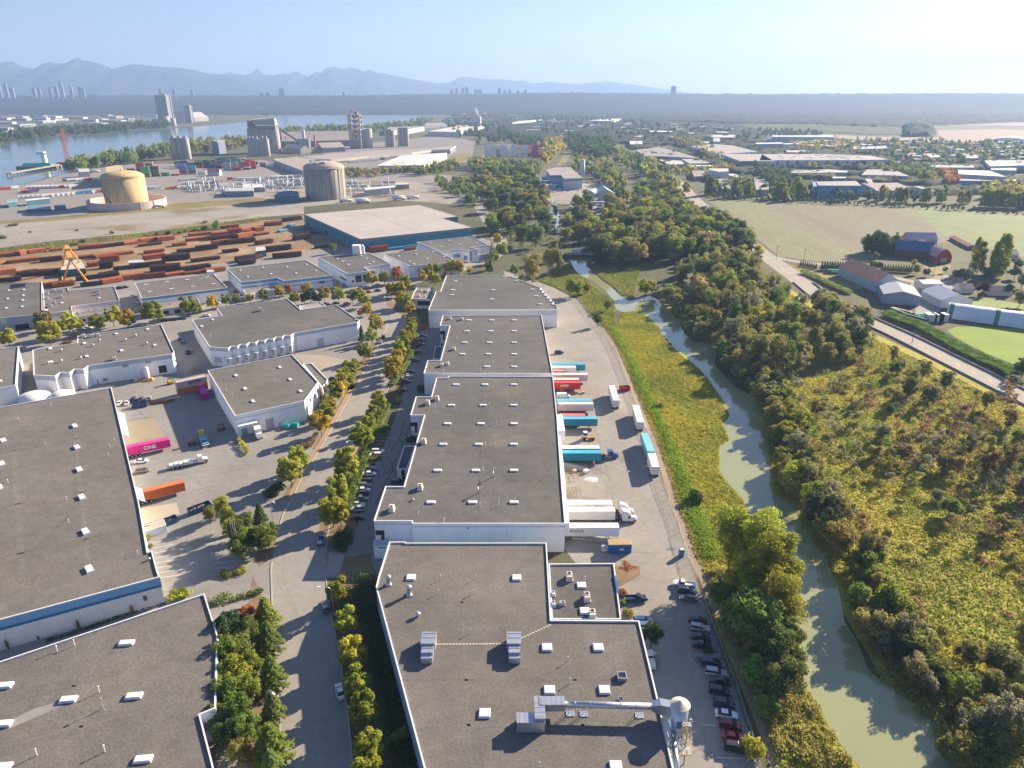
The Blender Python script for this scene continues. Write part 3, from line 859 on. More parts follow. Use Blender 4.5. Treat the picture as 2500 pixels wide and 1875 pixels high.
roof_items(bB2,'lg',U2,[(18,998),(18,1092),(18,1190),(18,1291),(18,1399)],rz=0.0)
roof_items(bB2,'ac',U1,[(1672,985),(1775,992),(1707,1250),(1602,1390),(1650,1378)],sc=0.9)
roof_items(bB2,'vent',U1,[(1733,1160),(1953,1150),(2050,1285),(2045,1370),(1932,1435),(1616,1440),(2150,985),(2177,1210)])
roof_items(bB3,'lg',U1,[(1720,662),(1697,737),(1685,780),(2140,627),(2042,738),(2033,818)],rz=0.0)
roof_items(bB3,'lg',U2,[(38,657),(175,732),(210,790),(243,860)],rz=0.0)
roof_items(bB3,'vent',U1,[(1605,810),(1612,850),(2095,875),(1762,740)])
# white dock canopy along the trailer side
for ya,yb,w in ((1010,1050,2.2),(1185,1275,0.9),(1060,1180,0.8)):
 p0,p1 = G(1359 + (ya - 1017) * 0.078,ya,9.4),G(1359 + (yb - 1017) * 0.078,yb,9.4)
 MB(bB1.c).prism(ccw([p0 + Vector((.05,0,0)),p0 + Vector((w,0,0)),p1 + Vector((w + .4,0,0)),p1 + Vector((.05,0,0))]),5.2,9.1,bottom=True).build('dock_canopy',M['wall'],bB1.root,WHITE)
wall_item(bB1,'window',V1(1028,1252),V1(1108,1292),(0,0,0),'glass')
wall_item(bB1,'door',V1(1078,1292),V1(1108,1333),(0,0,0),'glass')
wall_item(bB1,'window',V1(1332,322),V1(1392,355),(0,0,0),'glass')
wall_item(bB1,'door',V1(1368,356),V1(1390,410),(0,0,0),'glass')
wall_item(bB2,'window',U1(1588,1088),U1(1630,1115),(0,0,0),'glass')
wall_item(bB2,'door',U1(1610,1115),U1(1628,1165),(0,0,0),'glass')
wall_item(bB1,'vent_louvre',V1(1818,1228),V1(1828,1238),(0.1,0.1,0.1),wmin=0.5)
for x in (1770,2160):
 wall_item(bB1,'wall_seam',V1(x,1200),V1(x + 4,1330),(0.6,0.62,0.66),wmin=0.12)
# lean-to and entrance boxes along the shaded side
bl = building('bin_store','low white bin store with a flat lid at the corner of the long warehouse',P(V1,(1012,1390),(1122,1390),(1150,1335),(1015,1335)),4.0,(0.42,0.47,0.47),WHITE,(),0,cat='shed',roofmat='far_roof',rec=0.02,cw=0.1)
wall_item(bl,'lettering',V1(1055,1398),V1(1120,1406),(0.05,0.05,0.06),proud=0.03)
be = building('entrance_block','dark flat-topped entrance block on the shaded side of the long warehouse',P(V1,(1213,720),(1300,722),(1370,522),(1278,522)),5.0,(0.09,0.10,0.11),(0.6,0.66,0.72),(),0,cat='entrance')
wall_item(be,'window',V1(1252,728),V1(1285,810),(0,0,0),'glass')
bo = building('office_block','small office block with rooftop units beside the far end of the long warehouse',P(U1,(1340,808),(1510,812),(1530,705),(1385,712),(1360,750)),6.0,(0.20,0.185,0.17),(0.55,0.6,0.66),(),0,cat='office')
wall_item(bo,'window',U1(1390,828),U1(1500,868),(0,0,0),'glass')
roof_items(bo,'ac',U1,[(1420,745),(1470,752),(1480,740),(1405,790)],sc=0.9)
roof_items(bo,'lg',U1,[(1460,790),(1500,740)],sc=0.7)
be2 = building('entrance_block','small dark entrance block halfway along the shaded side of the warehouse',P(U1,(1525,1325),(1590,1330),(1615,1215),(1548,1218)),5.0,(0.09,0.10,0.11),(0.6,0.66,0.72),(),0,cat='entrance')

# --- dust collector with its roof duct
dc = G(1662,1712,14.2)
DC = thing('dust_collector','tall grey cyclone dust collector with a conical cap, yellow ladder and roof duct','dust collector',(dc.x,dc.y,0))
MB().lathe((0,0,0),[(1.62,8.2),(1.62,13.3)],28).build('cyclone_body',M['galv'],DC,smooth=True)
MB().lathe((0,0,0),[(1.85,13.3),(1.85,13.45),(0.02,14.35)],28).build('conical_cap',M['concrete'],DC,(0.60,0.56,0.48))
MB().lathe((0,0,0),[(0.35,3.8),(1.6,8.3)],28).build('hopper',M['galv'],DC,smooth=True)
fr = MB()
for sx in (-1,1):
 for sy in (-1,1):
  MB().tube((sx * 1.5,sy * 1.5,0),(sx * 1.45,sy * 1.45,8.2),0.12).build('leg',M['paint'],DC,(0.12,0.25,0.42))
for z in (2.5,5.2,8.0):
 for s in (-1,1):
  fr.tube((-1.5,s * 1.5,z),(1.5,s * 1.5,z),0.07).tube((s * 1.5,-1.5,z),(s * 1.5,1.5,z),0.07)
  fr.tube((-1.5,s * 1.5,max(0,z - 2.6)),(1.5,s * 1.5,z),0.05)
fr.build('bracing',M['paint'],DC,(0.12,0.25,0.42))
YEL = (0.72,0.48,0.04)
ld = MB()
for s in (-.28,.28):
 ld.tube((0.9 + s,-2.0,4.6),(0.9 + s,-2.0,11.2),0.045)
for k in range(22):
 ld.tube((0.62,-2.0,4.7 + k * .3),(1.18,-2.0,4.7 + k * .3),0.03,n=5)
for k in range(6):
 pr = None
 for a in range(7):
  t = math.pi * a / 6
  q = (0.9 + 0.42 * math.cos(t),-2.0 - 0.62 * math.sin(t),6.0 + k * 1.0)
  if pr:
   ld.tube(pr,q,0.03,n=5)
  pr = q
for x in (0.5,0.9,1.3):
 ld.tube((x,-2.6 if x == .9 else -2.2,6),(x,-2.6 if x == .9 else -2.2,11),0.025,n=5)
ld.build('caged_ladder',M['paint'],DC,YEL)
MB().box((0.3,-2.3,4.38),(4.0,1.9,0.1)).build('grating',M['galv'],DC)
pf = MB().box((0.3,-3.2,4.4),(4.0,.1,0.16))
MB().box((0.9,-2.2,10.9),(1.6,1.0,0.1)).build('landing',M['galv'],DC)
for x in (-1.7,-.7,.3,1.3,2.3):
 pf.tube((x,-3.2,4.4),(x,-3.2,5.5),0.04,n=5)
for z in (4.95,5.5):
 pf.tube((-1.7,-3.2,z),(2.3,-3.2,z),0.04,n=5).tube((2.3,-3.2,z),(2.3,-1.4,z),0.04,n=5).tube((-1.7,-3.2,z),(-1.7,-1.4,z),0.04,n=5)
pf.build('platform',M['paint'],DC,YEL)
MB().box((-.3,-1.62,10.0),(0.9,0.15,1.6)).build('door',M['paint'],DC,(0.06,0.16,0.3))
MB().tube((1.75,-0.9,10.3),(2.2,-1.0,10.3),0.45,n=12).tube((2.2,-1.0,10.3),(2.2,-1.0,6.0),0.16).build('blower',M['galv'],DC)
MB().tube((-1.3,-2.0,7.5),(-1.2,-9.5,3.2),0.5,n=12).build('outlet_pipe',M['galv'],DC,smooth=True)
dl = lambda tl,x,y,z: G(*tl(x,y),z) - Vector((dc.x,dc.y,0))
a,b_ = dl(W2,410,1108,11.0),dl(W2,1200,1128,11.0)
MB().tube(a,b_,0.62,n=16).build('round_duct',M['galv'],DC,smooth=True)
rings = MB()
for k in range(1,6):
 q = a.lerp(b_,k / 6)
 rings.tube(q - Vector((.06,0,0)),q + Vector((.06,0,0)),0.68,n=16)
rings.build('duct_flange',M['galv'],DC)
el = MB()
c0 = dl(W2,340,1105,11.0)
el.box((c0.x + .1,c0.y,11.0),(5.4 * .9,2.1,1.7))
for k in range(5):
 el.box((c0.x - 1.9 + k * .95,c0.y,11.0),(.07,2.18,1.78))
el.build('square_duct',M['galv'],DC)
c1,c2 = dl(W2,238,1085,11.0),dl(W2,238,1250,10.6)
e2 = MB().box(((c1.x + c2.x) / 2,(c1.y + c2.y) / 2,10.9),(2.0,abs(c1.y - c2.y) + 1.2,1.7))
for k in range(4):
 e2.box(((c1.x + c2.x) / 2,c1.y - 1 - k * 1.1,10.9),(2.08,.07,1.78))
e2.build('square_duct',M['galv'],DC)
c3 = dl(W2,160,1255,10.2)
e3 = MB().box((c3.x,c3.y,9.9),(5.2,2.4,2.4))
for k in range(5):
 e3.box((c3.x - 2 + k,c3.y,9.9),(.07,2.48,2.48))
e3.build('square_duct',M['galv'],DC)
t1 = dl(W2,1200,1128,11.0)
MB().raw([(t1.x,t1.y + s * .6,11 + q * .6) for s,q in ((-1,-1),(1,-1),(1,1),(-1,1))] + [(t1.x + 1.6,t1.y + s * .9,11 + q * 1.2) for s,q in ((-1,-1),(1,-1),(1,1),(-1,1))] + [(-1.0,t1.y * .6 + s * .9,11 + q * 1.3) for s,q in ((-1,-1),(1,-1),(1,1),(-1,1))],
 [(k * 4 + i,k * 4 + (i + 1) % 4,(k + 1) * 4 + (i + 1) % 4,(k + 1) * 4 + i) for k in range(2) for i in range(4)]).build('duct_transition',M['galv'],DC)
for t in (0.12,0.27,0.88):
 sup = MB()
 q = a.lerp(b_,t)
 for s in (-.5,.5):
  sup.tube((q.x + s,q.y - .5,8.6),(q.x,q.y,11),0.05,n=5).tube((q.x + s,q.y + .5,8.6),(q.x,q.y,11),0.05,n=5)
 sup.box((q.x,q.y,8.68),(1.6,1.4,0.12)).build('duct_support',M['galv'],DC)

# --- left complex
bC = building('warehouse','huge brown-gravel roofed warehouse at the left with a blue-banded wall',
 P(SRC,(-420,1626),(0,1512),(389.5,1408),(384,1395),(371,1345),(360,1348),(338.5,1226),(272,945.7),(0,994),(-420,1068)),8.2,ROOF_W,(0.68,0.69,0.72),((6.0,7.9,BLUE_B),(5.2,5.98,(0.05,0.16,0.30))))
roof_items(bC,'lg',V0,[(645,357),(663,541),(683,733),(705,971),(736,1268),(768,1592),(28,482),(15,682),(-5,888)],sc=1.25)
roof_items(bC,'vent',V0,[(445,185),(165,308),(393,518),(937,615),(990,487),(950,543),(72,845),(578,993),(595,1190),(1190,1463)])
roof_items(bC,'turb',V0,[(1285,1510)],sc=0.7)
wall_item(bC,'louvre',W0(1230,180),W0(1272,210),(0.10,0.13,0.18))
wall_item(bC,'door',W0(310,525),W0(362,600),(0.14,0.18,0.26))
for y0,y1 in ((230,425),(875,985)):
 p0,p1 = G(*V0(1022 + (y0 - 230) * .215,y0),6.0),G(*V0(1060 + (y1 - 425) * .23,y1),6.0)
 nr = Vector((1,0.2,0)).normalized()
 MB(bC.c).raw([p0,p1,p1 + nr * 1.9 - Vector((0,0,1.0)),p0 + nr * 1.9 - Vector((0,0,1.0)),p0 - Vector((0,0,.15)),p1 - Vector((0,0,.15)),p1 + nr * 1.9 - Vector((0,0,1.15)),p0 + nr * 1.9 - Vector((0,0,1.15))],[(0,1,2,3),(4,7,6,5),(2,6,7,3),(0,3,7,4),(1,5,6,2)]).build('dock_awning',M['paint'],bC.root,(0.30,0.55,0.62))
sh = building('gatehouse','small white boxed bin enclosure against the huge left warehouse',P(V0,(1235,1215),(1410,1155),(1430,1205),(1250,1262)),2.4,(0.42,0.38,0.3),(0.62,0.66,0.72),(),0,cat='enclosure',roofmat='far_roof',rec=0.02,cw=0.1)
bD = building('warehouse','brown-gravel roofed warehouse in the bottom left corner with tree shadows on its roof',
 P(SRC,(-420,1755),(0,1614.6),(498.6,1449),(531,1551),(525.6,1728),(487.5,1743.5),(518,1861),(540,1960),(-420,2050)),7.6,ROOF_W,(0.70,0.71,0.73),((5.6,7.2,(0.55,0.62,0.70)),))
roof_items(bD,'lg',W0,[(1090,588),(1155,1045),(590,1075),(38,955),(1235,1590),(28,1285),(20,1655)],sc=1.2)
roof_items(bD,'vent',W0,[(495,655),(645,605),(858,1008),(320,1550),(905,1520)],sc=1.25)
p0,p1 = G(*W0(70,1290),7.2),G(*W0(530,1100),7.2)
n_ = (p1 - p0).normalized().cross(Vector((0,0,1))) * 1.1
MB(bD.c).sheet(ccw([p0 + n_,p1 + n_ * .8,p1 - n_ * .6,p0.lerp(p1,.5) - n_ * 1.5,p0 - n_]),7.205).build('roof_patch',M['concrete'],bD.root,(0.27,0.27,0.27))
q = G(*W0(890,1150),7.2) - bD.c
an = MB().tube((0,0,0),(0,0,2.6),0.06).tube((-.7,-.5,0),(0,0,1.2),0.04).tube((.7,-.5,0),(0,0,1.2),0.04).tube((0,.8,0),(0,0,1.2),0.04).box((0,0,2.7),(.35,.35,.3))
an.build('roof_antenna',M['galv'],bD.root,loc=(q.x,q.y,7.21))
HB = (0.42,0.47,0.53)
bE1 = building('warehouse','grey-roofed warehouse with three large toothed dock bays at the mid left',
 P(U0,(280,1250),(665,1188),(668,1130),(1390,1030),(1500,1265),(1480,1285),(1000,1350)) + saw(U0(760,1385),U0(395,1470),3,-3.4,9.2) + P(U0,(290,1465)),9.2,ROOF_W,WHITE,((7.0,8.9,HB),))
roof_items(bE1,'lg',U0,[(1272,1075),(1003,1115),(727,1197),(1335,1213),(1048,1260),(748,1308),(433,1243),(440,1357)])
roof_items(bE1,'turb',U0,[(1168,1135),(1080,1172),(858,1178),(800,1218),(1265,1203),(528,1262),(695,1328),(413,1370),(528,1355)],sc=1.1)
roof_items(bE1,'ac',U0,[(720,1140),(800,1138),(845,1130),(990,1335)])
wall_item(bE1,'dock_door',U0(1362,1390),U0(1442,1442),(0.03,0.035,0.04))
wall_item(bE1,'window',U0(1502,1335),U0(1515,1352),(0,0,0),'glass')
wall_item(bE1,'window',U0(880,1495),U0(930,1515),(0.3,0.33,0.3))
wall_item(bE1,'window',U0(955,1465),U0(1000,1485),(0.8,0.8,0.8))
wall_item(bE1,'door',U0(835,1505),U0(850,1545),(0.05,0.05,0.06))
wall_item(bE1,'vent_louvre',U0(1050,1375),U0(1110,1395),(0.35,0.36,0.30))
wall_item(bE1,'vent_louvre',U0(1245,1342),U0(1305,1362),(0.35,0.36,0.30))
bE2 = building('warehouse','grey-roofed warehouse with a long run of small toothed dock bays left of the street',
 P(U0,(1655,992),(1912,955),(1868,892),(2205,848)) + P(U1,(265,805),(385,903),(690,860),(893,998),(870,1012),(345,1102)) + saw(U1(322,1108),U0(1915,1232),8,-2.0,9.5)[0:] + P(U0,(1805,1222)),9.5,ROOF_D,WHITE,((7.6,9.1,HB),))
roof_items(bE2,'lg',U0,[(1833,992),(1740,1050)],sc=0.9)
roof_items(bE2,'vent',U0,[(1815,1140),(2083,1140)])
roof_items(bE2,'vent',U1,[(700,925),(640,1005),(370,1065)])
roof_items(bE2,'ac',U1,[(40,915)],sc=1.2)
roof_items(bE2,'turb',U1,[(857,997)],sc=0.6)
for i in range(8):
 t = (i + 0.3) / 8
 x = U1(322,0)[0] + (U0(1915,0)[0] - U1(322,0)[0]) * t
 y = U1(0,1108)[1] + (U0(0,1232)[1] - U1(0,1108)[1]) * t
 wall_item(bE2,'dock_door',(x - 5,y + 27),(x + 4,y + 42),(0.42,0.43,0.45))
 w = wall_hit(bE2,(x,y + 26))
 if w:
  q = w[1] + w[2] * w[4]
  MB(bE2.c).prism(ccw([q + w[2] * 1.7 + w[3] * .1,q - w[2] * 1.7 + w[3] * .1,q - w[2] * 1.7 + w[3] * 1.5,q + w[2] * 1.7 + w[3] * 1.5]),4.6,4.8,bottom=True).build('dock_awning',M['paint'],bE2.root,(0.42,0.62,0.75))
wall_item(bE2,'dock_door',U1(525,1155),U1(588,1215),(0.45,0.48,0.52))
wall_item(bE2,'dock_door',U0(1845,1308),U0(1915,1362),(0.45,0.48,0.52))
wall_item(bE2,'window',U1(678,1140),U1(715,1158),(0.9,0.9,0.9))
bE2b = building('office_annex','low annex roof tucked into the back corner of the toothed-dock warehouse',P(U1,(385,893),(605,868),(550,838),(372,868)),6.0,(0.30,0.26,0.22),WHITE,(),0,cat='annex')
roof_items(bE2b,'lg',U1,[(405,883)])
bE3 = building('warehouse','parallelogram-roofed white warehouse with teal bins beside the street',
 P(SRC,(507,904),(713,865.5),(776.6,932),(742.6,978),(573.7,1015)),8.6,ROOF_W,WHITE,((6.9,7.1,HB),))
roof_items(bE3,'lg',U1,[(205,1403),(295,1508),(385,1610)])
roof_items(bE3,'lg',U0,[(2035,1475),(2112,1588)])
roof_items(bE3,'lg',V0,[(2180,143)])
roof_items(bE3,'vent',U1,[(160,1525),(338,1555)])
roof_items(bE3,'vent',V0,[(1950,50),(2003,95)])
wall_item(bE3,'dock_door',V1(78,298),V1(162,385),(0.40,0.37,0.40))
wall_item(bE3,'dock_door',V0(2078,378),V0(2140,445),(0.30,0.33,0.38))
wall_item(bE3,'door',V1(195,325),V1(218,365),(0.5,0.52,0.55))
for p in ((440,178),(470,130),(500,90),(528,50)):
 wall_item(bE3,'window',V1(p[0] - 6,p[1] - 12),V1(p[0] + 6,p[1] + 12),(0,0,0),'glass')
wq = wall_hit(bE3,V0(2120,372))
if wq:
 q = wq[1] + wq[2] * wq[4]
 MB(bE3.c).prism(ccw([q + wq[2] * 4 + wq[3] * .1,q - wq[2] * 3 + wq[3] * .1,q - wq[2] * 3 + wq[3] * 2.4,q + wq[2] * 4 + wq[3] * 2.4]),4.8,5.1,bottom=True).build('dock_canopy',M['wall'],bE3.root,WHITE)
bE3b = building('office_annex','narrow brown-roofed office annex on the street side of the white warehouse',P(U1,(405,1368),(480,1362),(618,1505),(572,1570)),6.6,ROOF_W,WHITE,(),0,cat='annex')
wall_item(bE3b,'window',U1(580,1575),U1(600,1600),(0,0,0),'glass')
bE4 = building('warehouse','white-walled warehouse cut off by the left edge beside a narrow alley',P(SRC,(-250,885),(45,845.6),(38,939),(0,947),(-250,1000)),8.8,ROOF_W,(0.78,0.77,0.76),(),cat='warehouse')
roof_items(bE4,'lg',U0,[(5,1522)])
# domes and low silos between
for tl,x,y,r in ((V0,310,130,6.2),(V0,545,110,5.0)):
 q = G(*tl(x,y + 20))
 o = MB().lathe((0,0,0),[(r,0),(r,1.5)] + [(r * math.cos(t),1.5 + r * .55 * math.sin(t)) for t in np.linspace(.1,1.5,8)],28).build('storage_dome',M['wall'],None,(0.80,0.78,0.72),smooth=True,loc=q)
 tag(o,'larger cream storage dome in the gap behind the huge left warehouse' if r > 6 else 'smaller cream storage dome in the gap behind the huge left warehouse','dome')

# --- row of warehouses along the steel yard
bF1 = building('warehouse','plain grey-blue warehouse at the left edge with one wide dark door',P(SRC,(-200,708),(102,688),(103,766),(0,776),(-200,795)),7.5,ROOF_D,(0.36,0.40,0.46))
roof_items(bF1,'lg',U0,[(207,735),(203,783),(198,825),(193,880),(78,740),(68,812),(55,893)])
wall_item(bF1,'dock_door',U0(125,1035),U0(265,1100),(0.02,0.02,0.025))
wall_item(bF1,'wall_sign',U0(0,985),U0(65,1022),(0.62,0.62,0.50))
bF2 = building('warehouse','grey-roofed warehouse crowded with rooftop units beside the grey-blue one',P(U0,(372,735),(580,712),(592,740),(985,702),(1030,822),(615,872),(618,905),(378,945)),7.2,(0.145,0.13,0.12),(0.78,0.76,0.74),((6.1,6.4,(0.45,0.18,0.25)),(5.2,5.5,(0.45,0.18,0.25))))
roof_items(bF2,'ac',U0,[(410,770),(535,745),(472,748),(408,815),(530,800),(435,877),(468,848),(845,750),(853,775)],color=(0.55,0.56,0.58))
roof_items(bF2,'lg',U0,[(535,848),(400,912),(857,805)])
bF2b = building('office_annex','low office strip with a windowed front below the crowded rooftop',P(U0,(640,965),(1030,915),(1018,882),(632,930)),4.6,(0.22,0.19,0.16),(0.70,0.68,0.66),(),0,cat='annex')
roof_items(bF2b,'ac',U0,[(770,915),(825,905),(850,903),(670,940)],sc=0.7)
for x in (700,760,820,880,950):
 wall_item(bF2b,'window',U0(x,985 - (x - 700) * .12),U0(x + 40,1005 - (x - 700) * .12),(0,0,0),'glass')
BLU = (0.10,0.33,0.46)
bF3 = building('warehouse','white warehouse with a bright blue parapet stripe beside the steel yard',P(SRC,(328.6,691),(521,668.5),(555,702),(346,728)),8.0,(0.145,0.13,0.12),WHITE,((6.3,7.6,BLU),))
roof_items(bF3,'lg',U0,[(1260,690),(1440,668),(1614,648),(1785,627),(1838,685),(1662,706),(1478,728),(1292,752)])
roof_items(bF3,'vent',U0,[(1875,672),(1245,700)])
bF3b = building('office_annex','low brown-roofed office front with arched windows under the blue-striped warehouse',P(U0,(1255,868),(1700,808),(1728,850),(1285,912)),4.4,(0.27,0.22,0.17),(0.62,0.62,0.62),(),0,cat='annex')
roof_items(bF3b,'ac',U0,[(1350,880),(1400,868),(1465,858),(1610,835)],sc=0.6)
for x in (1400,1500,1590):
 wall_item(bF3b,'window',U0(x,918 - (x - 1400) * .13),U0(x + 60,942 - (x - 1400) * .13),(0,0,0),'glass')
bF4 = building('warehouse','stepped white warehouse with two grey-blue stripes along its front',P(SRC,(554,656)) + P(U1,(430,475),(655,605),(242,652),(180,625),(0,650)) + P(U0,(2075,662)),8.2,ROOF_D,WHITE,((6.2,7.6,BLUE_B),(4.0,4.7,(0.35,0.42,0.5))))
roof_items(bF4,'lg',U0,[(2073,567),(2138,623)])
roof_items(bF4,'lg',U1,[(60,542),(270,537),(437,517),(347,592),(518,570),(130,598)])
wall_item(bF4,'wall_sign',U1(540,660),U1(595,672),(0.1,0.12,0.2))
bF4b = building('office_annex','low annex with air conditioners in front of the stepped white warehouse',P(U0,(2095,730),(2205,712)) + P(U1,(165,690),(170,725),(0,752)) + P(U0,(2120,772)),4.6,(0.25,0.22,0.19),(0.55,0.6,0.66),(),0,cat='annex')
roof_items(bF4b,'ac',U1,[(20,705),(95,712)],sc=0.9)
bF5 = building('warehouse','white warehouse with black-framed windows and a ducted white stack behind it',P(U1,(530,448),(965,410),(1155,505),(930,537),(972,570),(788,592)),9.0,ROOF_D,WHITE,((7.3,7.6,DK_BLUE),(8.0,8.9,(0.55,0.6,0.66))))
roof_items(bF5,'lg',U1,[(705,467),(747,490),(797,518),(910,443),(955,465),(1010,495),(980,512)])
for x0,x1,y0,y1 in ((825,845,652,668),(858,912,646,662),(920,965,636,652),(855,910,612,640),(920,950,605,630)):
 wall_item(bF5,'window',U1(x0,y0),U1(x1,y1),(0,0,0),'glass')
wall_item(bF5,'window',U1(720,610),U1(782,660),(0,0,0),'glass')
q = G(*U1(870,425),8.6) - bF5.c
MB().box((0,0,3.4),(5.5,5.0,6.8)).tube((5,0,0),(5,0,5.6),1.0,n=12).tube((5,0,5.4),(3.8,0,6.6),1.0,n=12).build('filter_house',M['wall'],bF5.root,WHITE,loc=(q.x,q.y,0.2 + 8.4))
bF6 = building('warehouse','white warehouse with narrow slit windows between two lookalike roofs',P(SRC,(936.6,620),(1053,607.6),(1122,639),(999,648.7)),8.6,ROOF_D,WHITE,((7.8,8.2,HB),))
roof_items(bF6,'lg',U1,[(1233,445),(1380,428),(1525,407),(1620,450),(1475,468),(1323,490),(1690,470),(1362,513)])
for x,y in ((1398,565),(1605,535),(1665,528),(1700,520)):
 wall_item(bF6,'window',U1(x - 5,y - 16),U1(x + 5,y + 8),(0,0,0),'glass')
bF7 = building('warehouse','white warehouse with a round emblem on its corner and a notched roof',P(SRC,(1017,590.6),(1149,576.5),(1191.6,597.7),(1147.7,603.4),(1167.5,609),(1147,612),(1122,608),(1078,614)),9.0,ROOF_D,WHITE,((7.6,8.6,HB),))
roof_items(bF7,'lg',U1,[(1505,328),(1665,310),(1808,293),(1597,362),(1758,343),(1900,327)])
wall_item(bF7,'emblem',U1(1882,412),U1(1897,430),(0.35,0.38,0.42))
wall_item(bF7,'dock_door',U1(1790,438),U1(1822,478),(0.15,0.25,0.38))
wall_item(bF7,'dock_awning',U1(1700,430),U1(1750,445),BLUE_B,proud=1.2)
bF7b = building('office_annex','dark low wing on the right of the emblem warehouse',P(U1,(1920,432),(2030,415),(1990,388),(1900,400)),4.0,(0.16,0.15,0.14),(0.25,0.3,0.36),(),0,cat='annex')
bG = building('distribution_hall','very large pale-roofed hall with deep blue walls behind the warehouses',P(SRC,(742.6,522.7),(1024.5,500),(1118,528),(1081,532.6),(1153,555),(880,583.6)),10.5,(0.40,0.375,0.35),(0.045,0.22,0.30),((8.3,10.1,(0.16,0.22,0.25)),),panel=9.0,cop=(0.5,0.45,0.42),roofmat='far_roof',rec=0.15)
pp0,pp1 = G(*U1(860,28),10.4),G(*U1(1400,235),10.4)
nr = (pp1 - pp0).cross(Vector((0,0,1))).normalized() * .35
MB(bG.c).sheet(ccw([pp0 + nr,pp1 + nr,pp1 - nr,pp0 - nr]),10.36).build('roof_seam',M['matte'],bG.root,(0.2,0.18,0.17))
wall_item(bG,'dock_door',U1(595,215),U1(620,262),(0.015,0.06,0.09))
wall_item(bG,'dock_door',U1(440,150),U1(458,178),(0.015,0.06,0.09))
wall_item(bF7,'wall_band',U1(1840,395),U1(1862,480),(0.30,0.34,0.4))

# faint felt seams and service strips across the big gravel roofs
def seam(B,a,b_,w,k):
 A,C_ = G(*a,B.h - .4),G(*b_,B.h - .4)
 n = (C_ - A).cross(Vector((0,0,1))).normalized() * w / 2
 MB(B.c).sheet(ccw([A + n,C_ + n,C_ - n,A - n]),B.h - .396).build('roof_seam',M['gravel_roof'],B.root,tuple(x * k for x in ROOF_W))
for a,b_,w,k in ((V0(640,320),V0(770,1640),1.1,1.14),(V0(120,560),V0(190,1640),1.6,1.10),(V0(0,590),V0(960,400),.5,.9),(V0(0,1050),V0(1150,850),.5,.92),(V0(40,1480),V0(1290,1210),.5,.9)):
 seam(bC,a,b_,w,k)
for a,b_,w,k in ((W0(0,1120),W0(1880,620),.5,.9),(W0(0,1480),W0(1720,1040),.5,1.1),(W0(600,760),W0(760,1650),.6,1.08)):
 seam(bD,a,b_,w,k)
for a,b_,w,k in (((960,1470),(1340,1470),.5,.9),((985,1660),(1590,1660),.5,.9),((1010,1770),(1610,1770),.5,1.08),((1120,1335),(1150,1870),.6,1.07),((1380,1520),(1440,1870),.6,1.06)):
 seam(bA,a,b_,w,k)
for y in (960,1040,1105,1175):
 seam(bB1,(1075 if y < 1100 else 1030,y),(1352,y),.4,.66 if y % 2 else .8)
for x in (1110,1180,1250,1310):
 seam(bB1,(x + (x - 1250) * .02,925),(x + (x - 1250) * .19,1268),.5,.8 if x % 20 else .68)
for y in (812,850):
 seam(bB2,(1105,y),(1335,y),.4,.8)
for y in (700,728):
 seam(bB3,(1082,y),(1330,y),.4,.8)

# ------------------------------------------------------------------ trees, shrubs, reeds
def quads_from(c,nrm,size,rg,aspect=0.62):
 """leaf clumps: one bent diamond per centre"""
 n = len(c)
 nrm = nrm / np.maximum(np.linalg.norm(nrm,axis=1,keepdims=True),1e-6)
 r = rg.normal(size=(n,3))
 t = np.cross(nrm,r)
 t /= np.maximum(np.linalg.norm(t,axis=1,keepdims=True),1e-6)
 s = np.cross(nrm,t)
 sz = (size * rg.uniform(0.6,1.35,(n,1)))
 a,b = t * sz,s * sz * aspect
 bend = nrm * sz * rg.uniform(-.25,.25,(n,1))
 v = np.stack([c - a + bend,c + b,c + a + bend,c - b],1).reshape(-1,3)
 return v,np.arange(4 * n).reshape(n,4)
def lobes_cloud(lobes,count,size,rg,shell=0.62,up=0.35,jit=0.55):
 L_ = np.array(lobes,float)
 w = L_[:,3] * L_[:,4] + 0.01
 k = rg.choice(len(L_),count,p=w / w.sum())
 d = rg.normal(size=(count,3))
 d[:,2] += up * rg.random(count)
 d /= np.linalg.norm(d,axis=1,keepdims=True)
 rad = (shell + (1.06 - shell) * rg.random((count,1)) ** 0.6) * (1 + .35 * (rg.random((count,1)) > .86) * rg.random((count,1)))
 lob = L_[k]
 c = lob[:,:3] + d * rad * lob[:,3:6]
 nr = d + rg.normal(size=(count,3)) * jit
 return quads_from(c,nr,size,rg)
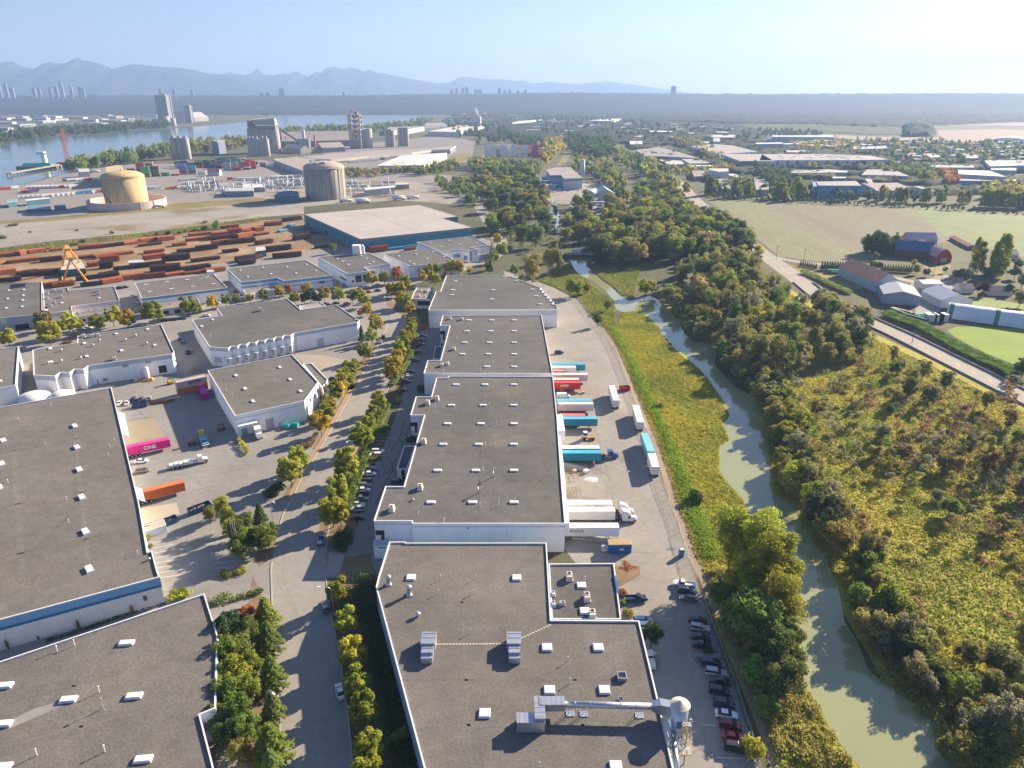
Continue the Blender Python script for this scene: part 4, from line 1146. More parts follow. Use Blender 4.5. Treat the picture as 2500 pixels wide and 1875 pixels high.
def lobes_for(kind,rg):
 """lobes (x,y,z,rx,ry,rz) for a crown whose tree is 1 m tall"""
 out = []
 if kind == 'street':
  for i in range(26):
   t = rg.random()
   z = 0.30 + 0.62 * t
   R_ = 0.26 * (1 - ((z - 0.48) / 0.56) ** 2) ** 0.5 if abs(z - .48) < .56 else .03
   a = rg.uniform(0,6.28)
   out.append((R_ * .75 * math.cos(a),R_ * .75 * math.sin(a),z,*(rg.uniform(.04,.105),) * 3))
  out.append((0,0,.5,.15,.15,.25))
 elif kind in ('broad','tall'):
  for i in range(36 if kind == 'broad' else 40):
   d = rg.normal(size=3)
   d /= np.linalg.norm(d)
   f = rg.uniform(.45,1.08)
   H_,W_ = (.34,.30) if kind == 'broad' else (.40,.22)
   s = rg.uniform(.045,.125)
   out.append((d[0] * W_ * f,d[1] * W_ * f,.60 + d[2] * H_ * f,s,s,s * .85))
  out.append((0,0,.56,.17,.17,.24))
 elif kind == 'poplar':
  for i in range(40):
   z = rg.uniform(.1,.97)
   R_ = .085 * min(1,(1 - z) * 2.4 + .15)
   a = rg.uniform(0,6.28)
   out.append((R_ * math.cos(a),R_ * math.sin(a),z,.045,.045,.08))
 elif kind == 'bush':
  for i in range(9):
   a,f = rg.uniform(0,6.28),rg.uniform(.1,.5)
   out.append((f * math.cos(a),f * math.sin(a),rg.uniform(.3,.68),.30,.30,.28))
 elif kind == 'sparse':
  for i in range(13):
   a,f,z = rg.uniform(0,6.28),rg.uniform(.02,.20),rg.uniform(.38,.96)
   s = rg.uniform(.04,.10)
   out.append((f * math.cos(a),f * math.sin(a),z,s,s,s))
 return out
def conifer_cloud(count,size,rg,w=0.24):
 z = 0.08 + 0.9 * rg.random(count) ** 1.25
 tiers = np.floor(z * 9)
 br = (tiers * 2.4 + np.floor(rg.random(count) * 7) * (2 * math.pi / 7)) + rg.normal(size=count) * .10
 R_ = (1 - z) * w + .015
 f = rg.random(count) ** .5
 c = np.stack([np.cos(br) * R_ * f,np.sin(br) * R_ * f,z + (f * .5 - .3) * .06],1)
 nr = np.stack([np.cos(br) * .5,np.sin(br) * .5,np.full(count,.8)],1) + rg.normal(size=(count,3)) * .5
 return quads_from(c,nr,size,rg,.4)
def trunk_mesh(kind,rg,color_h=1.0):
 b = MB()
 top = {'street': .7,'broad': .7,'tall': .8,'poplar': .9,'conifer': .95,'sparse': .9}.get(kind,.6)
 r0 = {'street': .018,'broad': .022,'tall': .017,'poplar': .015,'conifer': .014,'sparse': .011}.get(kind,.015)
 px,pz = Vector((0,0,-0.01)),r0
 for k in range(1,5):
  q = Vector((rg.uniform(-.015,.015) * k * .6,rg.uniform(-.015,.015) * k * .6,top * k / 4))
  b.tube(px,q,pz,r0 * (1 - k / 4.6),n=6,caps=False)
  px,pz = q,r0 * (1 - k / 4.6)
 if kind in ('broad','tall','sparse','street'):
  for k in range(9 if kind == 'sparse' else 6):
   z = rg.uniform(.3,.75) * top
   a,ln = rg.uniform(0,6.28),rg.uniform(.12,.24)
   b.tube((0,0,z),(math.cos(a) * ln,math.sin(a) * ln,z + ln * rg.uniform(.5,1.1)),r0 * .4,r0 * .12,n=4,caps=False)
 return b.mesh('trunk',M['bark'])
def crown_np(kind,count,size,seed):
 rg = np.random.default_rng(seed)
 if kind == 'conifer':
  return conifer_cloud(count,size,rg)
 sh = .4 if kind == 'sparse' else .5
 return lobes_cloud(lobes_for(kind,rg),count,size,rg,sh)
PROTO = {}
def proto(key,kind,n,count,size,far=False):
 for i in range(n):
  s = hash((kind,count,i)) % 10000 if False else (len(PROTO) * 31 + i * 7 + count)
  v,q = crown_np(kind,count,size,s)
  rg = np.random.default_rng(s + 1)
  PROTO.setdefault(key,[]).append((np_mesh('crown',v,q,M['leaf_far' if far else 'leaf']),trunk_mesh(kind,rg)))
proto('street','street',6,3300,0.033)
proto('broad','broad',7,5200,0.023)
proto('tall','tall',6,5200,0.019)
proto('giant','tall',4,11000,0.0135)
proto('poplar','poplar',4,3000,0.02)
proto('conifer','conifer',3,2200,0.032)
proto('sparse','sparse',4,1100,0.019)
proto('fbroad','broad',4,420,0.062,True)
proto('fcon','conifer',2,320,0.06,True)
BUSH = []
for i in range(4):
 v,q = crown_np('bush',900,0.075,900 + i)
 BUSH.append(np_mesh('foliage',v,q,M['leaf']))
PAL = {
 'green': [(0.09,0.128,0.026),(0.115,0.148,0.027),(0.088,0.112,0.03)],
 'dark': [(0.038,0.070,0.022),(0.048,0.08,0.022),(0.05,0.07,0.03)],
 'blue': [(0.03,0.065,0.028),(0.038,0.07,0.03)],
 'olive': [(0.15,0.145,0.04),(0.125,0.13,0.04),(0.17,0.15,0.05)],
 'grey': [(0.14,0.15,0.085),(0.12,0.13,0.07),(0.17,0.16,0.10)],
 'yellow': [(0.25,0.195,0.02),(0.23,0.19,0.022),(0.21,0.185,0.022)],
 'ygreen': [(0.165,0.18,0.022),(0.185,0.187,0.022),(0.145,0.17,0.02)],
 'orange': [(0.24,0.105,0.022),(0.22,0.11,0.025)],
 'rust': [(0.18,0.075,0.03),(0.16,0.08,0.035)],
 'brown': [(0.16,0.105,0.055),(0.13,0.095,0.05)],
}
MIXES = {
 'wood': ['green'] * 4 + ['dark'] * 2 + ['olive'] * 3 + ['ygreen'] * 2,
 'bank': ['green'] * 3 + ['dark'] + ['olive'] * 4 + ['grey'] * 2 + ['ygreen'],
 'thin': ['olive'] * 3 + ['grey'] * 2 + ['brown'] + ['green'] * 2,
 'autumn': ['yellow'] * 4 + ['ygreen'] * 5,
 'street': ['ygreen'] * 3 + ['green'] + ['yellow'] * 2,
 'far': ['dark'] * 4 + ['green'] * 4 + ['olive'] * 2 + ['yellow'] * 1,
}
LASTC = ['']
def pick(c):
 k = random.choice(MIXES[c]) if c in MIXES else c
 f = random.uniform(1.9,2.45)
 LASTC[0] = k
 return tuple(x * f * random.uniform(.94,1.06) for x in random.choice(PAL[k]))
BARK = (0.10,0.08,0.06)
NT = [0]
COLW = {'green','yellow-green','autumn-yellow','golden','bright','golden-green','autumn','greying','dark','bushy'}
def tree(key,loc,h,color,label,group,name='tree',wide=1.0):
 NT[0] += 1
 crown,trunk = random.choice(PROTO[key])
 cc = pick(color) if isinstance(color,str) else color
 if group:
  label = '%s %s' % ({'green': 'mid-green','dark': 'dark green','blue': 'blue-green','olive': 'olive','grey': 'grey-green','yellow': 'yellow','ygreen': 'lime-green','orange': 'orange','rust': 'rust-red','brown': 'brownish'}[LASTC[0]],' '.join(x for x in label.split() if x not in COLW))
 t = thing(name,label,'tree',(loc[0],loc[1],0),random.uniform(0,6.28),group)
 w = h * wide * random.uniform(.88,1.14)
 obj('trunk',trunk,t,BARK if key != 'sparse' else (0.22,0.2,0.17),scale=(h,h,h))
 obj('crown',crown,t,cc,scale=(w,w,h))
 return t
def bush(loc,r,h,color,label,group,name='shrub'):
 o = obj(name,random.choice(BUSH),None,pick(color) if isinstance(color,str) else color,(loc[0],loc[1],-.12 * h),(0,0,random.uniform(0,6.28)),(r * 1.25,r * 1.25,h))
 return tag(o,label,'shrub',group)
def trees_at(tl,pts,key,h,color,label,group,name='tree',wide=1.0):
 for p in pts:
  hh = (p[2] if len(p) > 2 and p[2] else h) * random.uniform(.9,1.1) * (1.18 if name == 'street_tree' else 1)
  tree(key,G(*tl(p[0],p[1])),hh,p[3] if len(p) > 3 else color,label,group,name,wide)
def scatter_pts(poly_px,n,dmin,seed,avoid=()):
 poly = GP(poly_px)
 rr = random.Random(seed)
 x0,x1 = min(p.x for p in poly),max(p.x for p in poly)
 y0,y1 = min(p.y for p in poly),max(p.y for p in poly)
 out = []
 for _ in range(n * 60):
  if len(out) >= n:
   break
  x,y = rr.uniform(x0,x1),rr.uniform(y0,y1)
  if not inside(poly,x,y) or any(inside(a,x,y) for a in avoid):
   continue
  if any((x - a) ** 2 + (y - b) ** 2 < dmin * dmin for a,b in out):
   continue
  out.append((x,y))
 return out
def grove(poly_px,n,dmin,seed,keys,h,mix,label,group,name='tree',wide=1.0):
 for x,y in scatter_pts(poly_px,n,dmin,seed,(CREEK_G,)):
  tree(random.choice(keys),(x,y),random.uniform(*h),mix,label,group,name,wide)

# --- street trees
trees_at(V1,[(1062,240,8.2),(1025,335,7.5),(978,430,8),(915,575,10),(795,820,9.5),(770,880,8),(722,1030,9),(705,1080,8.5),(668,1225,9.5),(735,1230,7.5)],'street',8,'ygreen','yellow-green street tree on the planted strip beside the shaded car park','street trees beside the shaded car park','street_tree',1.3)
trees_at(W1,[(725,270),(790,545),(845,810),(880,1070),(950,1330),(1000,1640),(985,1850)],'street',7.7,'ygreen','rounded yellow-green street tree in front of the nearest warehouse','street trees in front of the nearest warehouse','street_tree',1.12)
trees_at(U1,[(1170,790),(1215,800,8),(1240,880),(1290,900),(1330,970),(1345,1110),(1330,1170),(1295,1225),(1262,1290),(1240,1340),(1222,1400),(1192,1470),(1172,1530)],'street',8.4,'autumn','autumn-yellow street tree on the right-hand verge up the street','autumn trees on the right-hand verge','street_tree',1.3)
trees_at(U1,[(1040,1110,9.5),(1000,1200,8),(940,1345,8),(850,1480),(812,1510),(772,1580),(735,1640),(712,1690)],'street',8,'autumn','golden street tree on the left-hand verge of the street','golden trees on the left-hand verge','street_tree',1.3)
trees_at(V1,[(690,150),(640,250),(622,325),(566,440),(380,755,9),(312,878,9.5)],'street',8,'autumn','golden street tree on the left-hand verge of the street','golden trees on the left-hand verge','street_tree',1.3)
trees_at(U1,[(915,1185,9)],'conifer',9,'blue','dark bushy conifer at the corner of the toothed-dock warehouse',None,'conifer')
trees_at(V0,[(1820,1190,7,'olive'),(1930,1130,7,'ygreen'),(1985,1260,8,'ygreen'),(2070,1350,8,'green'),(2130,1310,8,'green'),(2155,1440,8,'green'),(2095,1510,8,'green'),(2050,1430,7,'green'),(2020,1340,7,'ygreen')],'broad',8,'green','green tree in the clump at the car park entrance','clump of trees at the car park entrance','tree')
trees_at(V1,[(42,1190)],'conifer',7,'dark','small dark round-topped conifer by the car park entrance',None,'conifer',1.5)
trees_at(V1,[(85,1440),(20,1430),(120,1380)],'broad',8.5,'green','green tree by the kerb at the car park entrance','trees by the kerb at the entrance')
trees_at(W1,[(100,440),(125,650),(150,960),(160,1230),(150,1560),(155,1750)],'conifer',8,'green','bright green feathery pine in the row along the left kerb','pines along the left kerb','pine_tree',1.9)
trees_at(W0,[(2010,590,9,'dark'),(2090,740,9,'green'),(1990,830,9,'green'),(2080,1000,9,'ygreen'),(2165,1120,9,'green'),(1960,1180,9,'green'),(2060,1340,9,'green'),(1990,1500,8,'dark'),(2140,1480,8,'green'),(2080,1640,8,'olive'),(1930,1380,8,'green'),(1960,1000,9,'green'),(2190,900,8,'green'),(2180,650,8,'green')],'broad',9,'green','leafy green tree between the bottom left warehouse and the pines','trees beside the bottom left warehouse','tree',1.1)
trees_at(W0,[(2150,470,6.5)],'broad',6.5,'rust','rust-red small tree beside the left yard exit',None)
trees_at(W0,[(2120,1600,5)],'broad',5,'orange','orange low tree near the bottom left kerb',None)
trees_at(U0,[(440,1205,11),(400,1090,10,'olive'),(610,1130,11),(690,1080,7),(860,1105,9),(985,1050,10,'ygreen'),(1110,1075,9,'yellow'),(1330,1030,11),(1630,955,9.5),(1700,950,7),(1840,905,8,'yellow'),(1955,880,7.5),(2040,865,6,'green'),(2160,848,6,'yellow'),(85,1228,8)],'street',9,'ygreen','tree on the verge between the two rows of left warehouses','trees between the rows of left warehouses','street_tree',1.35)
trees_at(U1,[(70,835,7),(205,812,7,'yellow'),(285,780,6,'orange'),(340,855,7),(440,785,8,'yellow'),(475,855,8,'blue'),(420,860,7,'blue'),(592,832,8),(540,855,7,'dark'),(712,842,8),(720,745,4,'orange'),(830,855,8),(882,845,8,'yellow'),(940,885,8),(960,955,7,'yellow'),(905,972,5,'orange')],'street',7,'autumn','autumn tree lining the cross street behind the toothed-dock warehouse','autumn trees along the cross street','street_tree',1.35)
trees_at(U1,[(1005,715),(1108,695),(1218,675,9,'orange'),(1292,745),(1250,790),(1440,685),(1485,632),(1556,612),(1546,692),(1640,645,6,'orange'),(1682,605),(1752,605),(1840,605,6,'yellow'),(2012,565,8),(2012,605,7,'blue'),(2076,350),(2116,455,11),(2050,505)],'street',9,'autumn','slim autumn tree beside the bend where the street meets the wood','autumn trees at the bend by the wood','street_tree',1.3)
trees_at(U1,[(665,420,8)],'broad',8,'green','lone green tree at the corner of the steel yard',None)
trees_at(V2,[(990,1650,5.5)],'sparse',5.5,'rust','rust-coloured bare-looking tree beside the office annex',None,'tree',2.0)
trees_at(W2,[(1195,620,8)],'broad',8,'dark','dark tree shading the lane right of the nearest warehouse',None)
# --- hand-placed shrubs
for tl,x,y,r,h,c,lab in ((V1,165,950,4.2,4.6,'dark','big dark shrub at the yard mouth by the street'),(V1,560,200,1.6,1.6,'olive','clipped shrub under the white warehouse wall'),(V1,530,240,1.4,1.6,'green','green shrub under the white warehouse wall'),(V1,480,290,1.8,1.6,'brown','brown shrub beside the teal bins'),(W2,945,165,1.9,2.6,'orange','bright orange clipped bush at the annex corner'),(W2,960,240,1.2,1.6,'ygreen','yellow-green bush between the two clipped bushes'),(W2,985,345,2.0,2.3,'yellow','golden clipped bush at the annex corner'),(V0,1280,1330,1.1,1.7,'ygreen','clipped round shrub by the bay lines'),(V0,1300,1400,1.0,1.5,'olive','smaller clipped round shrub by the bay lines'),(V0,1960,1640,2.4,1.6,'green','left shrub on the car park island'),(V0,2075,1610,2.2,1.6,'ygreen','right shrub on the car park island'),(U1,1442,1075,2.6,3.4,'orange','small orange tree-like shrub at the head of the shaded car park'),(U1,1395,1225,2.0,2.6,'orange','orange shrub between parked cars of the shaded car park'),(V1,1230,150,2.4,3.6,'olive','olive shrub on an island of the shaded car park'),(V1,1030,640,2.8,2.2,'olive','low olive shrub bed in the shaded car park'),(V1,1100,380,2.8,2.0,'green','green shrub bed in the shaded car park'),(U1,1455,1600,4.0,4.0,'dark','dark leafy shrub against the shaded warehouse wall'),(V1,1345,480,2.6,2.4,'dark','dark shrub by the shaded warehouse entrance'),(W0,1500,170,1.6,2.0,'ygreen','yellow-green shrub in the walled planter'),(W0,1570,150,1.5,1.8,'ygreen','taller shrub in the walled planter'),(V1,1280,1325,1.8,2.0,'brown','purple-brown shrub at the foot of the white end wall'),(U0,585,1190,3.0,1.4,'rust','rust-red ground shrub on the verge between warehouses'),(U0,970,250,2.6,4.0,'green','lone green bush on the empty concrete lot'),(W2,2090,1560,3.2,5.0,'ygreen','lime-green bush at the near end of the parked row'),(V2,1600,1010,3.4,5.0,'dark','dark bush on the bank beside the dirt track'),(V2,1270,190,2.4,3.0,'olive','olive bush in the reeds beside the dirt track'),(W1,890,370,1.5,2.4,'orange','dry brown bush in the bed behind the street trees'),(W1,1230,1470,2.5,5,'olive','thin dry sapling in the bed by the nearest warehouse')):
 bush(G(*tl(x,y)),r,h,c,lab,None)
for x,y,h in ((78,655,2.6),(680,460,2.6),(1135,308,2.4)):
 w = wall_hit(bC,W0(x,y - 20))
 if w:
  q = w[1] + w[2] * w[4] + w[3] * .5
  bush(q,.45,h * 1.5,'olive','slim climbing shrub against the blue-banded wall','climbing shrubs on the blue-banded wall','wall_shrub')
def hedge(tl,pts,w,h,color,label):
 line = smooth_line(GP(P(tl,*pts)),4)
 ln = sum((line[i + 1] - line[i]).length for i in range(len(line) - 1))
 n = int(ln * w * 26) + 60
 rg = np.random.default_rng(int(ln * 100) % 9999)
 t = rg.random(n) * (len(line) - 1.001)
 i = t.astype(int)
 f = (t - i)[:,None]
 A = np.array([(p.x,p.y) for p in line])
 p = A[i] * (1 - f) + A[i + 1] * f
 o0 = A[0].copy()
 off = rg.uniform(-.5,.5,(n,2)) * w
 z = h * (0.25 + .75 * rg.random(n) ** .5) * (1 + .12 * np.sin(t * 2.3))
 c = np.concatenate([p + off - o0,z[:,None]],1)
 nr = np.concatenate([off * 1.2,np.full((n,1),.8)],1) + rg.normal(size=(n,3)) * .6
 v,q = quads_from(c,nr,.30,rg)
 o = obj('hedge',np_mesh('hedge',v,q,M['leaf']),None,pick(color),(o0[0],o0[1],0))
 tag(o,label,'hedge')
hedge(V1,[(1140,190),(1060,360),(1000,490),(950,620),(905,740),(870,850),(830,960),(790,1080)],2.6,1.5,'green','long clipped hedge beside the shaded car park')
hedge(V1,[(770,1280),(740,1350),(720,1420)],5.0,1.3,'dark','dark hedge bed at the near end of the shaded car park')
hedge(U1,[(1390,1110),(1330,1330),(1260,1440),(1180,1560)],2.4,1.3,'green','hedge below the autumn street trees')
hedge(V1,[(520,430),(480,520),(420,540),(360,540)],2.2,1.3,'brown','brown hedge round the corner of the loading yard')
hedge(V0,[(2060,480),(2100,540),(2135,600)],1.6,1.4,'ygreen','short hedge dividing the loading yard')
hedge(W0,[(1800,270),(1900,230),(1980,190)],2.2,1.5,'green','hedge on the left half of the exit island')
hedge(W0,[(2000,222),(2100,185),(2200,160),(2260,140)],1.6,1.0,'green','thin hedge on the right half of the exit island')
hedge(W0,[(1460,215),(1560,195),(1640,165)],1.8,1.1,'ygreen','hedge edging the walled planter')
hedge(W0,[(400,570),(700,480),(1000,370),(1300,270),(1420,240)],0.8,0.5,'dark','low ground cover along the foot of the blue-banded wall')
hedge(W1,[(930,100),(1010,330),(1090,620),(1180,950),(1260,1300),(1330,1700)],7.0,2.2,'dark','dark thicket between the street trees and the nearest warehouse')

# --- the woods on the right
WL = 'leafy tree between the arms of the creek'
grove(P(SRC,(1200,575),(1180,510),(1160,465),(1150,435),(1230,415),(1300,432),(1330,480),(1338,560),(1330,620),(1290,640),(1260,618)),112,4.8,1,['broad','broad','tall'],(14,20),'wood','leafy tree in the wood right of the shaded lane','trees in the wood right of the shaded lane','woodland_tree',1.3)
trees_at(SRC,[(1300,690,23),(1340,668,19),(1352,640,20),(1362,668,16)],'tall',20,'olive','willowy tree at the tip of the wood','tall willows at the tip of the wood')
trees_at(SRC,[(1258,676,10),(1272,690,6)],'broad',9,'green','bushy tree at the far end of the long warehouse','bushy trees at the end of the long warehouse')
trees_at(U2,[(500,790,11),(560,800,10),(640,770,8)],'broad',10,'green','bushy green tree on the grass bank outside the yard fence','bushy trees outside the yard fence')
trees_at(U2,[(820,920,7.5),(735,1050,8)],'broad',7,'green','small round tree on the reedy point by the creek','small trees on the reedy point')
grove(P(SRC,(1380,600),(1375,545),(1400,510),(1430,490),(1455,545),(1470,590),(1440,620),(1410,612)),34,4.8,2,['broad','tall'],(11,17),'wood','leafy tree on the spit beside the narrow creek','trees on the spit beside the narrow creek','woodland_tree',1.3)
grove(P(SRC,(1452,650),(1480,600),(1540,560),(1620,545),(1700,560),(1752,600),(1700,640),(1640,655),(1560,648),(1500,658)),92,6.0,3,['broad','tall','tall'],(17,25),'wood',WL,'trees in the wood between the arms of the creek','woodland_tree',1.3)
grove(P(SRC,(1480,560),(1470,520),(1540,490),(1570,462),(1620,470),(1660,495),(1720,540),(1750,580),(1690,560),(1600,548),(1530,560)),78,6.5,4,['broad','tall'],(14,21),'wood',WL,'trees in the wood between the arms of the creek','woodland_tree',1.3)
grove(P(SRC,(1650,690),(1690,650),(1750,605),(1830,655),(1865,705),(1945,778),(2040,820),(2110,860),(2050,890),(1960,925),(1900,950),(1860,935),(1810,900),(1790,860),(1740,825),(1690,765)),160,5.6,5,['tall','tall','broad','sparse'],(11,19),'bank','tall tree between the creek and the parkway','trees between the creek and the parkway','tall_tree')
grove(P(SRC,(2060,835),(2200,895),(2330,962),(2540,1068),(2540,1230),(2330,1180),(2200,1080),(2120,980),(2060,900)),75,8,6,['sparse','sparse','broad','tall'],(6,12),'thin','thin tree in the scrub below the parkway','thin trees in the scrub below the parkway','scrub_tree')
grove(P(SRC,(1740,535),(1790,575),(1860,628),(1840,645),(1770,602),(1730,560)),24,4.5,7,['broad','tall'],(14,20),'wood','roadside tree screening the parkway bend','roadside trees screening the parkway bend','tall_tree',1.2)
grove(P(SRC,(2000,755),(2060,787),(2110,808),(2100,825),(2040,805),(1990,772)),12,4.5,8,['broad','tall'],(12,16),'bank','roadside tree below the straight of the parkway','roadside trees below the straight parkway','tall_tree',1.2)
rr = random.Random(3)
grove(P(SRC,(1880,1000),(1960,1010),(2080,1290),(2200,1490),(2330,1640),(2280,1680),(2150,1600),(2040,1400),(1960,1230)),46,5,9,['sparse','broad','sparse'],(5,9),'thin','feathery tree on the marsh edge behind the right bank','feathery trees behind the right bank','scrub_tree',1.3)
grove(P(SRC,(1960,1000),(2200,1090),(2540,1240),(2540,1420),(2350,1330),(2150,1180),(2000,1080)),40,7,10,['sparse','broad','sparse'],(4,8),'thin','low feathery tree out in the marsh','low feathery trees out in the marsh','scrub_tree',1.4)
bank = [p for p in CREEK_R if p[1] > 726][1:]
bg_ = [G(*p) for p in bank]
for i in range(len(bg_) - 1):
 a,b_ = bg_[i],bg_[i + 1]
 d = b_ - a
 n = max(1,int(d.length / 4.2))
 nr = Vector((-d.y,d.x,0)).normalized()
 if nr.x < 0:
  nr = -nr
 for k in range(n):
  for off in (2.5,7.5):
   if rr.random() < .84 and a.y > 95:
    q = a + d * ((k + rr.random()) / n) + nr * (off + rr.uniform(-1.5,3.0)) + Vector((1.2,0,0))
    if not inside(CREEK_G,q.x,q.y):
     tree(rr.choice(['broad','broad','tall','broad']),q,rr.uniform(6.0,12.5),'bank','tree leaning over the right edge of the creek','bankside trees on the right edge of the creek','bankside_tree',1.25)
trees_at(SRC,[(1775,1408,20),(1832,1428,22),(1878,1478,20),(1815,1495,17),(1893,1545,17)],'giant',20,'ygreen','huge golden-green cottonwood between the dirt track and the creek','huge cottonwoods by the dirt track','cottonwood_tree',1.2)
trees_at(SRC,[(1840,1585,14),(1800,1560,13),(1765,1490,10),(1870,1640,13),(1905,1600,12),(1838,1680,9),(1900,1700,10),(1925,1660,10),(1870,1750,6)],'broad',12,'green','green tree below the cottonwoods on the left bank','green trees below the cottonwoods','tree',1.2)
trees_at(V3,[(600,1150,8),(690,1150,6),(1570,460,15),(1800,420,9),(2030,250,12),(280,980,10),(790,1330,8),(850,280,13)],'sparse',9,'brown','half-bare grey-stemmed tree standing out of the marsh scrub','half-bare trees in the marsh','bare_tree',1.3)
trees_at(W3,[(1980,900,9),(1700,800,9),(1850,1100,8),(2150,1250,9),(1800,1350,9),(2000,1600,8),(1650,1650,8),(2200,700,9),(1500,1560,6)],'broad',9,'olive','leafy tree on the shaded bottom right bank','trees on the bottom right bank','tree',1.2)
# --- farm and parkway trees
trees_at(U3,[(850,410,17),(900,425,20),(960,430,19),(1020,425,17),(1080,400,15),(930,395,18)],'broad',18,'dark','big dark tree at the edge of the stubble field','big clump at the edge of the stubble field','tree',1.1)
trees_at(U3,[(1770,560,25),(1800,590,22),(1970,620,30),(2010,560,27),(1940,600,24)],'poplar',25,'ygreen','tall columnar poplar behind the farmhouse','tall poplars behind the farmhouse','poplar_tree',1.5)
trees_at(U3,[(1840,780,9)],'broad',10,(0.06,0.022,0.02),'dark copper-red tree in the farmhouse garden',None,'tree',1.4)
trees_at(U3,[(1620,650,9,'dark'),(1690,660,10,'dark'),(1870,640,10,'dark'),(2120,640,9,'dark'),(2180,720,11,'dark'),(2160,880,11,'olive'),(2060,780,8,'dark'),(1360,620,6,'dark'),(1250,540,6,'ygreen'),(1270,600,8,'green'),(900,560,7,'green'),(950,570,6,'dark'),(920,480,7,'grey'),(1520,590,5,'dark'),(2180,1490,10,'dark'),(2080,1600,7,'grey'),(2150,560,9,'dark')],'broad',8,'dark','garden tree among the farm buildings','garden trees of the farm','tree',1.2)
for k,(x,y,r,h) in enumerate(((870,415,6,9),(960,435,8,10),(1050,420,7,9))):
 bush(G(*U3(x,y)),r,h,'dark','%s dark bush at the foot of the big clump in the stubble field' % ('left','middle','right')[k],None)
def conifer_hedge(tl,a,b_,n,h,lab):
 for k in range(n):
  t = k / (n - 1)
  o = obj('cedar',PROTO['conifer'][k % 3][0],None,pick('blue'),G(*tl(a[0] + (b_[0] - a[0]) * t,a[1] + (b_[1] - a[1]) * t)),(0,0,k * 1.3),(h * 1.1,h * 1.1,h))
  tag(o,lab,'tree',lab + 's')
conifer_hedge(U3,(280,525),(410,555),8,4.5,'small dark cedar in the short lane-side row')
conifer_hedge(U3,(460,560),(700,565),12,6.5,'dense dark cedar in the lane-side screen')
conifer_hedge(U3,(980,575),(1230,585),12,5.5,'dark cedar in the row before the blue barn')
hedge(U3,[(300,590),(420,640),(520,690),(600,730),(700,770)],5,2.2,'green','rough hedge between the parkway and the farm lane')
hedge(U3,[(1020,960),(1150,1010),(1300,1060),(1450,1140),(1600,1230),(1800,1330),(2000,1420),(2100,1480)],9,2.6,'dark','bramble bank between the parkway and the bright crop')

# --- undergrowth, reeds and grass: nobody could count these
def thicket(name,label,poly_px,n,size,hr,leaf,per,mix,seed,avoid=(CREEK_G,),m='leaf',cat='undergrowth'):
 poly = GP(poly_px)
 rg = np.random.default_rng(seed)
 x0,x1 = min(p.x for p in poly),max(p.x for p in poly)
 y0,y1 = min(p.y for p in poly),max(p.y for p in poly)
 xs_,ys_ = rg.uniform(x0,x1,n * 8),rg.uniform(y0,y1,n * 8)
 k = inside_np(poly,xs_,ys_)
 for a in avoid:
  k &= ~inside_np(a,xs_,ys_)
 xs_,ys_ = xs_[k][:n],ys_[k][:n]
 V,O = [],Vector((xs_.mean(),ys_.mean(),0))
 n = len(xs_)
 r = rg.uniform(*size,n)
 h = rg.uniform(*hr,n)
 idx = np.repeat(np.arange(n),per)
 d = rg.normal(size=(n * per,3))
 d[:,2] = np.abs(d[:,2]) + .15
 d /= np.linalg.norm(d,axis=1,keepdims=True)
 f = rg.uniform(.72,1.05,(n * per,1))
 sc = np.stack([r[idx],r[idx],h[idx]],1)
 c = np.stack([xs_[idx] - O.x,ys_[idx] - O.y,np.zeros(n * per)],1) + d * sc * f
 v,q = quads_from(c,d + rg.normal(size=d.shape) * .5,leaf,rg)
 o = obj(name,np_mesh(name,v,q,M[m]),None,pick(mix),O)
 o['kind'] = 'stuff'
 tag(o,label,cat)
SCRUB = P(SRC,(1640,700),(1750,610),(1860,660),(1960,740),(2080,800),(2300,905),(2540,1025),(2540,1900),(2360,1900),(2300,1780),(2200,1690),(2060,1450),(1960,1280),(1890,1200),(1870,1050),(1840,960),(1760,880),(1700,830),(1640,770))
thicket('undergrowth','mixed green scrub under the trees right of the creek',SCRUB,230,(1.0,2.4),(0.8,2.2),0.30,110,'olive',31)
thicket('undergrowth','grey-green willow scrub in the right-hand marsh',P(SRC,(1900,900),(2100,880),(2300,960),(2540,1080),(2540,1330),(2350,1300),(2250,1200),(2050,1130),(1960,1030)),150,(1.2,3.0),(1.0,2.6),0.30,140,'grey',32)
thicket('undergrowth','brown-red scrub on the far right slope',P(SRC,(2250,950),(2540,1050),(2540,1700),(2420,1500),(2380,1330),(2260,1150)),130,(0.8,2.0),(0.6,1.5),0.28,90,'brown',33)
thicket('undergrowth','dark scrub along the shaded bottom right bank',P(SRC,(2130,1640),(2230,1600),(2330,1640),(2540,1700),(2540,1900),(2370,1900),(2290,1800),(2210,1710)),260,(1.2,2.8),(1.0,3.0),0.28,130,'olive',34)
thicket('undergrowth','green scrub at the feet of the trees along the upper creek',P(SRC,(1200,600),(1290,640),(1400,600),(1450,640),(1560,650),(1640,660),(1700,640),(1760,600),(1660,480),(1480,500),(1380,520),(1330,480),(1180,470)),520,(1.2,3.2),(1.0,3.2),0.42,70,'dark',35)
thicket('undergrowth','green scrub on the left bank below the cottonwoods',P(SRC,(1720,1400),(1800,1390),(1900,1450),(1945,1560),(1955,1680),(2010,1760),(2070,1870),(1930,1900),(1880,1790),(1840,1690),(1790,1570)),420,(0.8,2.0),(0.8,2.2),0.24,120,'olive',36)
